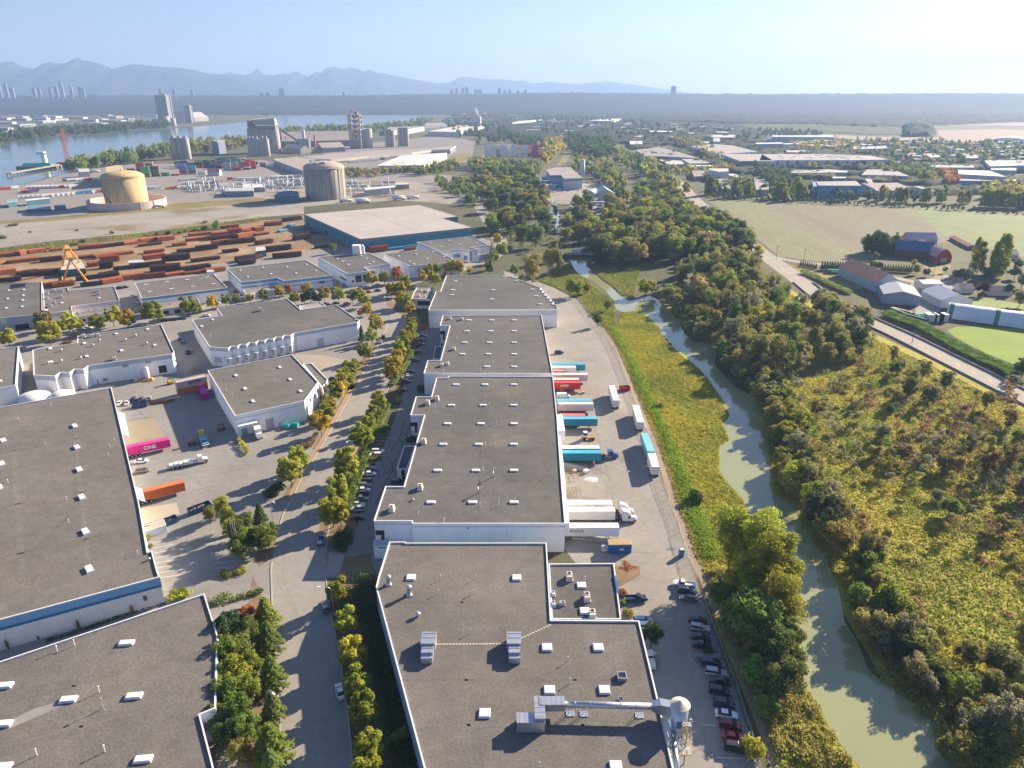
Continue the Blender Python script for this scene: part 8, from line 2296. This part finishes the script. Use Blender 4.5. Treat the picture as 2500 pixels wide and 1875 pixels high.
MIDB = [
 (K5,[(80,800),(480,752),(800,835),(1160,942),(480,905),(240,905)],8,(0.27,0.25,0.24),(0.32,0.37,0.42),'dark flat-roofed plant behind the parkway bend'),
 (K5,[(470,962),(850,982),(905,1040),(640,1045)],7,(0.50,0.46,0.42),(0.2,0.33,0.4),'small pale-roofed block by the parkway trees'),
 (K5,[(860,955),(1140,955),(1350,1022),(1000,1030)],7,(0.38,0.36,0.34),(0.36,0.42,0.48),'low grey block beside the small pale-roofed one'),
 (K5,[(1000,1060),(1420,1055),(1430,1075),(1005,1080)],5,(0.6,0.6,0.58),(0.5,0.52,0.54),'long white canopy by the yellow trees'),
 (K5,[(-20,650),(190,650),(200,700),(-10,705)],8,(0.58,0.56,0.54),(0.42,0.48,0.54),'white-roofed store at the left of the parkway plant'),
 (K5,[(1310,1112),(1640,1112),(1655,1160),(1500,1172),(1330,1135)],14,(0.45,0.45,0.43),(0.66,0.70,0.74),'white rounded hall in front of the slotted warehouses'),
 (K5,[(1640,1210),(1720,1200),(1900,1260),(1760,1262)],8,(0.45,0.46,0.48),(0.66,0.70,0.74),'white wing of the rounded hall'),
 (K5,[(1040,1150),(1240,1150),(1240,1240),(1070,1250)],7,(0.27,0.24,0.24),(0.3,0.3,0.32),'brown-roofed block left of the rounded hall'),
 (K5,[(1460,1290),(1620,1285),(1680,1455),(1460,1455)],7,(0.30,0.28,0.27),(0.33,0.33,0.35),'brown-roofed shed between the poplars'),
 (K5,[(2080,1270),(2330,1280),(2330,1470),(2120,1470)],8,(0.31,0.28,0.28),(0.34,0.36,0.38),'dark-roofed shed right of the poplars'),
 (K6,[(930,1335),(1590,1325),(1675,1405),(960,1400)],16,(0.33,0.31,0.30),(0.12,0.28,0.42),'blue-fronted block behind the stubble field'),
 (K6,[(860,1340),(935,1335),(955,1410),(870,1420)],15,(0.1,0.3,0.4),(0.06,0.25,0.36),'teal corner tower of the blue-fronted block'),
 (K6,[(390,1150),(1130,1130),(1440,1150),(1440,1180),(390,1190)],7,(0.42,0.42,0.42),(0.3,0.34,0.38),'low long store in front of the slotted hall'),
 (K6,[(1200,1255),(1410,1255),(1420,1275),(1195,1278)],8,(0.68,0.68,0.66),(0.15,0.2,0.26),'white-canopied petrol station roof'),
 (K6,[(1680,1220),(2212,1230),(2500,1245),(2212,1130),(1790,1130)],9,(0.32,0.30,0.31),(0.45,0.52,0.58),'grey store behind the autumn trees'),
 (K6,[(1740,1290),(1840,1290),(1950,1490),(1940,1490)],9,(0.40,0.40,0.42),(0.4,0.43,0.48),'narrow grey link beside the big gabled shed'),
 (K7,[(1100,930),(1640,945),(1910,1045),(1110,1000)],14,(0.72,0.69,0.65),(0.36,0.41,0.48),'bright white-roofed hall near the right edge'),
 (K7,[(1120,1110),(2080,1120),(2090,1090),(1150,1085)],9,(0.36,0.38,0.42),(0.28,0.33,0.4),'low blue-grey front wing of the bright white-roofed hall'),
 (K7,[(1540,770),(2205,770),(2350,850),(1640,870)],12,(0.42,0.44,0.46),(0.36,0.44,0.52),'pale blue-grey hall at the right edge'),
 (K7,[(1650,880),(2080,900),(2080,940),(1660,930)],9,(0.40,0.44,0.50),(0.34,0.42,0.5),'lower pale blue wing at the right edge'),
 (K7,[(500,660),(720,655),(830,715),(650,722)],9,(0.46,0.46,0.42),(0.3,0.35,0.4),'pale green-roofed store on the right'),
 (K7,[(250,690),(270,640),(400,645),(490,700)],9,(0.5,0.36,0.36),(0.7,0.7,0.7),'pinkish-roofed white store on the right'),
 (K7,[(980,680),(1250,640),(1520,715),(1380,730)],9,(0.34,0.33,0.34),(0.5,0.52,0.54),'dark hipped store on the right'),
 (K7,[(520,850),(1350,850),(1370,890),(540,890)],7,(0.36,0.38,0.42),(0.5,0.52,0.55),'long blue-grey sheds before the white-roofed hall'),
 (K6,[(170,555),(1200,552),(1210,585),(180,580)],16,(0.45,0.50,0.55),(0.33,0.42,0.52),'long pale blue hall below the heath'),
 (K6,[(-100,680),(340,675),(350,695),(-100,700)],11,(0.7,0.7,0.7),(0.3,0.36,0.42),'white-roofed shed beside the white dome'),
 (K6,[(400,760),(1250,800),(1250,850),(420,840)],4,(0.40,0.36,0.33),(0.4,0.36,0.34),'rows of stacked materials behind the slotted hall'),
 (K6,[(1480,745),(2100,735),(2120,775),(1500,790)],10,(0.38,0.38,0.40),(0.42,0.45,0.5),'grey hall behind the round yellow trees'),
 (K5,[(760,640),(1000,655),(1340,660),(1340,690),(800,670)],6,(0.68,0.64,0.58),(0.6,0.58,0.54),'white snaking canopy roof beyond the parkway trees'),
 (K5,[(1360,545),(1780,550),(1780,590),(1360,590)],12,(0.55,0.48,0.46),(0.55,0.13,0.11),'red-fronted store in the distance'),
 (K5,[(280,475),(700,480),(710,500),(290,495)],12,(0.66,0.66,0.66),(0.10,0.16,0.24),'dark-fronted white-roofed store in the distance'),
 (K5,[(1400,600),(1500,600),(1510,660),(1390,660)],14,(0.40,0.44,0.48),(0.36,0.44,0.52),'square blue-grey block left of the red-fronted store'),
 (T2,[(650,685),(900,668),(945,672),(860,690)],14,(0.72,0.70,0.68),(0.6,0.6,0.6),'large white-roofed hall in the far trees'),
 (T2,[(0,705),(190,690),(260,675),(60,690)],12,(0.66,0.64,0.6),(0.6,0.56,0.5),'cream far hall beyond the container stacks'),
 (T2,[(640,1045),(660,1035),(690,1030),(700,1060)],10,(0.1,0.3,0.28),(0.2,0.3,0.3),'green-roofed pavilion among the trees'),
]
for tl,pts,h,rc_,wc,lab in MIDB:
 B = building('industrial_building',lab,P(tl,*pts),h,rc_,wc,(),0,cat='building',roofmat='far_roof',rec=.1,cw=.3)
gable('industrial_building','big mauve-roofed gabled shed behind the row of poplars',K6,(1950,1600),(2560,1590),75,8,13,(0.25,0.38,0.48),(0.36,0.30,0.30))
gable('industrial_building','pale-ended shed right of the big mauve-roofed one',K7,(610,1400),(690,1395),50,8,11,(0.5,0.52,0.55),(0.42,0.42,0.44))
o = MB().lathe((0,0,0),[(34 * math.cos(a),20 * math.sin(a)) for a in np.linspace(0.02,1.55,7)],16).build('sports_dome',M['wall'],None,(.78,.78,.78),loc=G(*K7(1980,470)),scale=(1.6,.8,.8),smooth=True)
tag(o,'long white air dome on the far bog field','dome')
rr = random.Random(9)
# smaller buildings of the estates, one by one
def estate(poly,n,hr,wr,lab,grp,seed,dmin):
 for i,(x,y) in enumerate(scatter_pts(poly,n,dmin,seed)):
  w,dp,h = rr.uniform(*wr),rr.uniform(wr[0] * .6,wr[1] * .7),rr.uniform(*hr)
  rc_ = rr.choice([(0.66,0.65,0.62),(0.36,0.34,0.33),(0.30,0.28,0.28),(0.42,0.45,0.48),(0.6,0.56,0.5)])
  wc = rr.choice([(0.6,0.6,0.6),(0.36,0.42,0.5),(0.5,0.45,0.38),(0.3,0.34,0.4)])
  t = thing('estate_building',lab,'building',(x,y,0),rr.choice([.15,-.1,1.4]),grp)
  MB().box((0,0,h / 2),(w,dp,h)).build('wall',M['wall'],t,wc)
  MB().box((0,0,h + .2),(w + .6,dp + .6,.5)).build('roof',M['far_roof'],t,rc_)
  MB().box((0,-dp / 2 - .1,h * .4),(w * .7,.3,h * .3)).build('window_strip',M['glass'],t)
estate(P(SRC,(2190,350),(2540,352),(2540,400),(2200,395)),60,(5,9),(14,40),'small mixed-roofed building in the hazy estate at the right','small buildings of the right-hand estate',61,30)
estate(P(SRC,(1300,290),(1560,300),(1800,318),(1840,345),(1600,345),(1300,330)),42,(6,11),(25,70),'pale building among the distant trees up the middle','pale buildings in the distant trees',62,60)
estate(P(SRC,(0,285),(400,283),(440,300),(200,315),(0,330)),26,(7,12),(40,100),'low pale shed on the far bank of the river','low sheds on the far bank',63,70)
estate(P(SRC,(1100,268),(1300,270),(1300,300),(1120,320),(1080,300)),34,(7,12),(30,90),'pale shed on the flats beyond the long factory','pale sheds on the flats',64,80)
estate(P(SRC,(1880,345),(2180,350),(2180,372),(1900,366)),18,(6,10),(25,60),'grey shed between the heath and the slotted hall','grey sheds below the heath',65,40)
# skyline towers
for i,(x,y0,y1,w) in enumerate(((1643,211,229,60),(1103,220,230,40),(1115,217,230,40),(1130,216,230,40),(1140,214,230,45),(1163,220,230,60),(1173,219,230,40),(1219,216,230,40),(1232,221,230,40),(1245,220,230,40),(1265,222,230,40),(1283,219,229,30),(690,217,240,70),(655,226,240,50),(640,228,240,50),(840,226,240,30),(153,200,226,45),(176,212,228,40),(140,213,228,40),(125,214,228,35),(197,212,228,40),(205,214,228,35),(98,214,226,30),(18,205,228,40),(2,206,228,40),(32,214,228,45),(85,216,226,40),(393,217,228,40),(426,218,230,40),(470,222,232,40))):
 d = 6900 if x > 1600 else 7600
 if 100 < x < 1100 or x < 100:
  d = 6600
 p = at_depth(x,y1 + 6,d)
 tp = at_depth(x,y0,d)
 t = thing('high_rise','hazy tower block on the skyline','tower block',(p.x,d,0),.3,'tower blocks on the skyline')
 hh = max(20,tp.z)
 MB().box((0,0,hh / 2),(w * .62,w * .5,hh)).build('shaft',M['wall'],t,(0.25,0.28,0.32))
 MB().box((0,0,hh + 3),(w * .35,w * .3,6)).build('crown',M['wall'],t,(0.22,0.25,0.3))
for i,(x,y) in enumerate(((1137,285),(1177,282),(1285,262),(840,262),(1025,310),(1005,312))):
 A = G(x,y)
 t = thing('power_pylon','lattice power pylon %s in the far haze' % ORD[i],'pylon',A)
 hh = 60 + (i % 3) * 12 if i < 4 else 34
 for s in (-1,1):
  MB().tube((s * 7,0,0),(s * .8,0,hh),.9,.5,n=4).build('leg',M['paint'],t,(0.2,0.22,0.25))
 for z in (.7,.82,.94):
  MB().box((0,0,hh * z),(20 - 6 * abs(z - .8) * 10,1.2,1.0)).build('cross_arm',M['paint'],t,(0.2,0.22,0.25))

# ------------------------------------------------------------------ the farm
gable('barn','long barn with a deep blue roof at the farm',U3,(1090,450),(1415,470),16,6,12,(0.16,0.05,0.04),(0.03,0.12,0.25),True)
gable('barn','pale-roofed barn behind the blue one',U3,(1200,350),(1450,355),14,5,10,(0.5,0.4,0.38),(0.55,0.46,0.46),True)
def gambrel(label,tl,a,b_,depth,wall,roof):
 A,B = G(*tl(*a)),G(*tl(*b_))
 d = B - A
 w = d.length
 t = thing('barn',label,'barn',A,math.atan2(d.y,d.x))
 pr = [(0,4),(w * .12,7),(w * .32,9.4),(w * .5,10.4),(w * .68,9.4),(w * .88,7),(w,4)]
 n = len(pr)
 MB().raw([(0,0,0),(w,0,0)] + [(x,0,z - .05) for x,z in pr[::-1]] + [(0,depth,0),(w,depth,0)] + [(x,depth,z - .05) for x,z in pr[::-1]],[tuple(range(0,n + 2)),tuple(range(2 * n + 3,n + 1,-1)),(0,n + 1,2 * n + 3,n + 2),(1,n + 3,n + 4,2)]).build('wall',M['wall'],t,wall)
 MB().raw([(x,y,z) for y in (-.4,depth + .4) for x,z in pr],[(i,i + 1,n + i + 1,n + i) for i in range(n - 1)]).build('roof',M['far_roof'],t,roof)
 MB().box((w / 2,-.1,1.8),(w * .35,.2,3.4)).build('door',M['paint'],t,(0.5,0.5,0.48))
gambrel('red gambrel-ended barn with a pinkish roof at the farm',U3,(1440,498),(1575,500),40,(0.45,0.05,0.05),(0.58,0.38,0.36))
gable('farm_shed','large shed with a weathered orange roof and blue-grey gable',U3,(910,750),(1120,745),46,6,12,(0.42,0.50,0.56),(0.72,0.34,0.22),False)
gable('farm_shed','grey-blue low-pitched shed in front of the orange-roofed one',U3,(985,850),(1300,875),26,6,8.5,(0.28,0.35,0.44),(0.33,0.36,0.42),False)
gable('farm_shed','white flat-pitched store in the farm yard',U3,(1325,745),(1490,745),11,5,6.2,(0.55,0.58,0.6),(0.72,0.74,0.78))
gable('farm_shed','small rust-roofed lean-to in the farm yard',U3,(1400,830),(1480,830),16,4,6,(0.3,0.28,0.26),(0.42,0.20,0.13))
gable('farm_shed','pale grey wide shed beside the polytunnel',U3,(1480,890),(1750,890),22,5,9,(0.55,0.58,0.62),(0.58,0.60,0.66),False)
gable('farmhouse','low farmhouse with a tan roof in the garden',U3,(1650,760),(1770,765),10,3,5.5,(0.6,0.58,0.55),(0.42,0.32,0.28))
gable('farmhouse','long farmhouse with a brown roof right of the copper tree',U3,(1900,780),(2100,790),10,3,5.5,(0.55,0.52,0.5),(0.33,0.24,0.22))
gable('farm_shed','low pale barn behind the poplars',U3,(2050,470),(2150,475),14,4,7,(0.5,0.45,0.45),(0.5,0.42,0.42))
gable('farm_shed','rusty tumbledown row behind the red barn',U3,(1560,300),(1720,385),7,2.5,4,(0.2,0.14,0.12),(0.34,0.18,0.15))
A,B = G(*U3(1530,975)),G(*U3(2320,1085))
d = B - A
t = thing('polytunnel','long white polytunnel with green hoops beside the bright crop','polytunnel',A,math.atan2(d.y,d.x))
W_,L_ = 15.0,d.length
def hoop(x0,x1,k,name,color):
 pr = [(W_ / 2 * (1 - math.cos(a)) ,7.2 * math.sin(a) * k) for a in np.linspace(0,math.pi,13)]
 MB().raw([(x,y,z) for x in (x0,x1) for y,z in pr],[(i,i + 1,14 + i,13 + i) for i in range(12)]).build(name,M['paint'],t,color,smooth=True)
n = int(L_ / 6)
for k in range(n):
 hoop(k * L_ / n,(k + 1) * L_ / n,1 + .018 * (k % 2),'cover_bay',(0.66,0.70,0.76))
for x in (0.8,23):
 hoop(x,x + 2.2,1.035,'green_hoop',(0.02,0.22,0.14))
MB().raw([(0.2,W_ / 2 * (1 - math.cos(a)),7.1 * math.sin(a)) for a in np.linspace(0,math.pi,13)],[tuple(range(13))]).build('end_wall',M['paint'],t,(0.6,0.65,0.68))
def cont(label,tl,a,rz,color,text=None,L=12.2):
 A = G(*tl(*a))
 t = thing('shipping_container',label,'container',(A.x,A.y,.02),rz)
 obj('box',shell_mesh(L,2.44,2.6,.1,True),t,color)
 MB().box((-.03,0,1.4),(.06,2.2,2.4)).build('door',M['paint'],t,tuple(c * .85 for c in color))
 if text:
  lettering(text,1.3,t,(L / 2,-1.3,1.5),(math.pi / 2,0,0),(.8,.82,.8),bold=.02)
 return t
GRN = (0.01,0.30,0.17)
cont('green lettered container beside the farm lane',U3,(508,588),-.08,GRN,'EVERGREEN')
cont('white container coupled behind the green one on the farm lane',U3,(650,600),-.08,(0.55,0.56,0.58))
cont('green container beside the white tanks at the farm',U3,(1240,975),0.0,GRN,'EVERGREEN')
for k in range(5):
 cont('%s of the angled containers below the grey-blue farm shed' % ORD[k],U3,(1060 + k * 32,920 + k * 14),-1.05,[(0.5,0.42,0.33),(0.45,0.38,0.3),GRN,(0.12,0.2,0.24),(0.03,0.1,0.12)][k])
for k,x in enumerate((1390,1450,1490)):
 o = MB().box((0,0,2),(5.2,5,4)).box((0,0,4.1),(5.4,5.2,.25)).build('water_tank',M['paint'],None,(.68,.68,.66),loc=G(*U3(x,1000)))
 tag(o,'%s white boxed tank at the end of the polytunnel' % ORD[k],'tank')
for k,(x,y) in enumerate(((1240,1190),(305,500),(1420,620),(1490,660),(70,470))):
 A = G(*U3(x,y))
 t = thing('utility_pole','%s wooden utility pole by the parkway and farm lane' % ORD[k],'pole',A)
 MB().tube((0,0,0),(0,0,11),.17,.12,n=6).build('pole',M['bark'],t,(0.12,0.10,0.09))
 MB().box((0,0,10.2),(2.4,.14,.16)).build('cross_arm',M['bark'],t,(0.12,0.1,0.09))
car('suv','red',G(*U2(1850,262)),.5,'small red car at the edge of the stubble field',None,True)
car('sedan','silver',G(*K5(760,1440)),2.2,'silver car on the parkway bend',None,True)
# footbridge at the creek head
A = G(*U2(575,440))
t = thing('footbridge','small concrete bridge with a white hut at the head of the creek','bridge',A,.05)
MB().box((0,0,1.6),(24,5,.6)).build('deck',M['concrete'],t,CONC)
MB().box((0,-2.4,2.3),(24,.25,.9)).build('parapet',M['concrete'],t,(0.36,0.33,0.3))
MB().box((-1.5,4.5,2.6),(7,4,3.2)).build('hut',M['paint'],t,(0.66,0.68,0.70))
MB().box((-1.5,4.5,4.35),(7.4,4.4,.3)).build('hut_roof',M['paint'],t,(0.6,0.6,0.6))

# ------------------------------------------------------------------ middle and far trees
trees_at(K5,[(1290,1560,20),(1330,1565,22),(1380,1560,20),(1430,1540,18),(1745,1600,21),(1800,1590,19),(1960,1600,21),(2030,1590,18),(1010,1290,13)],'poplar',20,'ygreen','columnar poplar in the row above the stubble field','poplars above the stubble field','poplar_tree',1.9)
trees_at(K6,[(220,1620,19),(290,1625,18),(360,1630,20),(560,1640,24),(620,1640,22),(700,1640,17),(820,1640,12),(1540,1630,12),(1800,1640,11),(2010,1650,18),(2070,1640,16)],'poplar',20,'ygreen','columnar poplar in the row above the stubble field','poplars above the stubble field','poplar_tree',2.2)
trees_at(K7,[(40,1480,18),(100,1480,19),(180,1480,19),(500,1490,19),(560,1490,18),(760,1490,18),(830,1490,20),(1120,1500,15),(1240,1500,14),(1540,1560,21),(1600,1560,20),(1690,1570,21),(1780,1570,20),(1880,1570,20),(1980,1580,18),(2060,1580,19),(2160,1580,18),(2240,1590,19)],'poplar',20,'ygreen','columnar poplar in the row above the stubble field','poplars above the stubble field','poplar_tree',2.0)
GROVES = [  # polygon, number, spacing, heights, mix
 (P(SRC,(1722,486),(1800,491),(2000,499),(2230,510),(2560,530),(2560,522),(2230,503),(2000,493),(1730,478)),90,5,(3,7),'dark'),
 (P(SRC,(160,420),(200,412),(250,398),(330,382),(420,366),(425,384),(330,400),(240,414),(190,424)),55,9,(16,26),'green'),
 (P(SRC,(455,358),(520,354),(620,346),(620,356),(540,372),(470,380)),45,9,(16,26),'olive'),
 (P(SRC,(680,330),(800,320),(900,318),(1000,306),(1040,296),(1060,300),(1000,318),(900,326),(780,334),(690,344)),120,12,(18,30),'green'),
 (P(SRC,(0,356),(60,344),(130,334),(260,326),(420,312),(420,304),(240,318),(120,324),(40,332),(0,340)),150,13,(18,30),'dark'),
 (P(SRC,(640,270),(760,266),(757,279),(668,284),(640,288)),90,18,(18,28),'dark'),
 (P(SRC,(806,264),(930,262),(1080,262),(1080,268),(936,273),(880,278),(808,279)),90,22,(16,26),'dark'),
 (P(SRC,(0,262),(420,262),(640,258),(640,266),(420,280),(200,276),(0,282)),140,40,(12,20),'dark'),
 (P(SRC,(1080,300),(1160,300),(1240,320),(1250,350),(1180,360),(1120,345)),60,14,(14,24),'dark'),
 (P(SRC,(1150,405),(1220,402),(1330,410),(1310,432),(1240,424),(1170,432),(1145,424)),60,9,(12,18),'wood'),
 (P(SRC,(1240,330),(1300,345),(1345,352),(1345,365),(1260,360)),45,12,(14,22),'dark'),
 (P(SRC,(1385,340),(1490,352),(1500,392),(1470,400),(1400,380),(1390,360)),85,9,(16,26),'dark'),
 (P(SRC,(1330,352),(1370,350),(1375,372),(1345,395),(1335,410),(1325,395)),32,8,(14,22),'yellow'),
 (P(SRC,(1400,395),(1480,400),(1510,430),(1530,460),(1490,480),(1440,430),(1400,420)),60,9,(12,18),'wood'),
 (P(SRC,(1500,370),(1530,380),(1600,410),(1640,440),(1680,480),(1640,480),(1580,440),(1500,400)),60,9,(12,20),'wood'),
 (P(SRC,(1150,455),(1110,440),(1060,445),(1080,470),(1130,490),(1160,510),(1165,490)),40,8,(7,13),'green'),
 (P(SRC,(830,420),(900,424),(990,412),(1000,420),(910,434),(840,436)),36,8,(8,13),'olive'),
 (P(SRC,(1000,420),(1050,415),(1110,400),(1120,415),(1060,428),(1010,432)),34,8,(10,15),'green'),
 (P(SRC,(1630,340),(1690,345),(1730,370),(1770,395),(1740,398),(1690,372),(1640,352)),55,11,(12,20),'olive'),
 (P(SRC,(1690,395),(1790,408),(1860,412),(1900,410),(1990,414),(2080,412),(2085,406),(1990,404),(1880,400),(1770,400)),60,9,(8,13),'yellow'),
 (P(SRC,(1620,415),(1680,418),(1760,415),(1790,405),(1810,415),(1740,425),(1640,428)),34,9,(8,13),'autumn'),
 (P(SRC,(1840,420),(1900,424),(1930,440),(1920,470),(1880,470),(1850,445)),36,9,(12,20),'dark'),
 (P(SRC,(2130,415),(2200,408),(2250,412),(2290,430),(2320,445),(2270,450),(2210,440),(2150,428)),70,9,(10,17),'far'),
 (P(SRC,(2290,425),(2330,430),(2340,455),(2310,460)),22,8,(10,15),'orange'),
 (P(SRC,(1930,352),(2000,350),(2060,355),(2110,368),(2100,380),(2000,372),(1940,368)),50,13,(10,16),'yellow'),
 (P(SRC,(1300,285),(1480,290),(1650,310),(1850,320),(1850,350),(1640,350),(1480,345),(1320,335)),230,22,(12,22),'dark'),
 (P(SRC,(1090,268),(1300,268),(1300,300),(1180,310),(1090,292)),110,30,(12,20),'dark'),
 (P(SRC,(2050,346),(2300,348),(2540,356),(2540,420),(2380,410),(2200,395),(2060,375)),190,22,(10,18),'far'),
 (P(SRC,(2390,455),(2540,460),(2540,510),(2400,500)),40,9,(9,15),'autumn'),
 (P(SRC,(1740,440),(2100,460),(2230,470),(2230,500),(2000,490),(1740,475)),50,14,(8,14),'dark'),
 (P(SRC,(1850,320),(2000,326),(2010,336),(1860,336)),50,16,(12,18),'dark'),
]
LIGHT = {}
for key,kind,cnt,sz in (('b','broad',125,.11),('t','tall',125,.10),('c','conifer',110,.11)):
 LIGHT[key] = [crown_np(kind,cnt,sz,400 + i * 13 + cnt) for i in range(3)]
def grove_stuff(name,label,groves,seed,light=LIGHT,keys='bbtc'):
 rg = np.random.default_rng(seed)
 V,C = [],[]
 for gi,(poly,n,dmin,hr_,mix) in enumerate(groves):
  for x,y in scatter_pts(poly,int(n * 1.6),dmin * .8,seed + gi,(CREEK_G,)):
   v,_ = light[keys[rg.integers(len(keys))]][rg.integers(3)]
   h = rg.uniform(*hr_)
   a = rg.uniform(0,6.28)
   w = h * rg.uniform(.9,1.3)
   ca,sa = math.cos(a),math.sin(a)
   V.append(np.stack([(v[:,0] * ca - v[:,1] * sa) * w + x,(v[:,0] * sa + v[:,1] * ca) * w + y,v[:,2] * h],1))
   C.append(np.tile(np.array([*pick(mix),1.0]),(len(v),1)))
 V,C = np.concatenate(V),np.concatenate(C)
 O = V.mean(0)
 O[2] = 0
 me = np_mesh(name,V - O,np.arange(len(V)).reshape(-1,4),M['leaf_mass'])
 at = me.color_attributes.new('tint','FLOAT_COLOR','POINT')
 at.data.foreach_set('color',C.astype(np.float32).ravel())
 o = obj(name,me,None,None,Vector(O))
 o['kind'] = 'stuff'
 tag(o,label,'trees')
grove_stuff('distant_trees','belts and clumps of distant trees across the hazy valley',GROVES,500)

# tar seams and tyre marks on the pavement
def mark(tl,pts,w,c,m='road'):
 ribbon('tyre_mark',smooth_line(GP(P(tl,*pts)),8),w,0,0.0265,M[m],c)
DKM = (0.245,0.23,0.2)
for pts in (((190,0),(200,80),(260,200),(340,310),(380,480),(420,700)),((235,0),(250,90),(320,230),(400,420),(450,700))):
 mark(W1,pts,.22,DKM)
for pts in (((640,1640),(500,1500),(300,1400),(280,1200),(400,950)),((420,780),(330,1000),(260,1250),(230,1640))):
 mark(V1,pts,.2,DKM)
for pts in (((1040,480),(1100,700),(1130,760),(1180,680),(1260,520),(1330,330)),((1150,640),(1180,720),(1110,860),(1020,1040)),((1160,560),(1230,480),(1280,300))):
 mark(V1,pts,.35,(0.12,0.115,0.11))
for pts in (((780,600),(830,800),(870,1000),(900,1300),(960,1640)),((600,700),(800,760),(900,900)),((640,250),(760,500),(760,800)),((1200,780),(1260,980),(1340,1200),(1380,1400),(1450,1600)),((640,1440),(900,1440),(1260,1450))):
 mark(V2,pts,.16,(0.2,0.19,0.175))
for pts in (((1340,780),(1600,760),(1900,720),(2150,680)),((1380,830),(1700,800),(2000,740),(2200,700)),((1500,1000),(1700,900),(1950,860))):
 mark(V0,pts,.3,(0.225,0.21,0.185))
for x,y,w,h,rz in ((980,620,6,9,.1),(700,700,4,12,.3),(820,1100,7,5,.1)):
 q = G(*V2(x,y))
 structure(MB().box((q.x,q.y,.012),(w,h,.012),rz).build('asphalt_patch',M['asphalt'],None,(0.235,0.222,0.2)))
# things that share a label are told apart by their place, left to right
bins = {}
for o in bpy.data.objects:
 if o.parent is None and 'label' in o and o.get('kind') is None:
  bins.setdefault(o['label'],[]).append(o)
for lab,os_ in bins.items():
 if len(os_) < 2:
  continue
 os_.sort(key=lambda o: o.location.x / max(1.0,o.location.y * _cp + (CAM_H - o.location.z) * _sp))
 for i,o in enumerate(os_):
  n = i + 1
  o['label'] = lab + ', ' + (ORD[i] if i < len(ORD) else '%d%s' % (n,'th' if n % 100 in (11,12,13) else {1: 'st',2: 'nd',3: 'rd'}.get(n % 10,'th'))) + ' from the left'
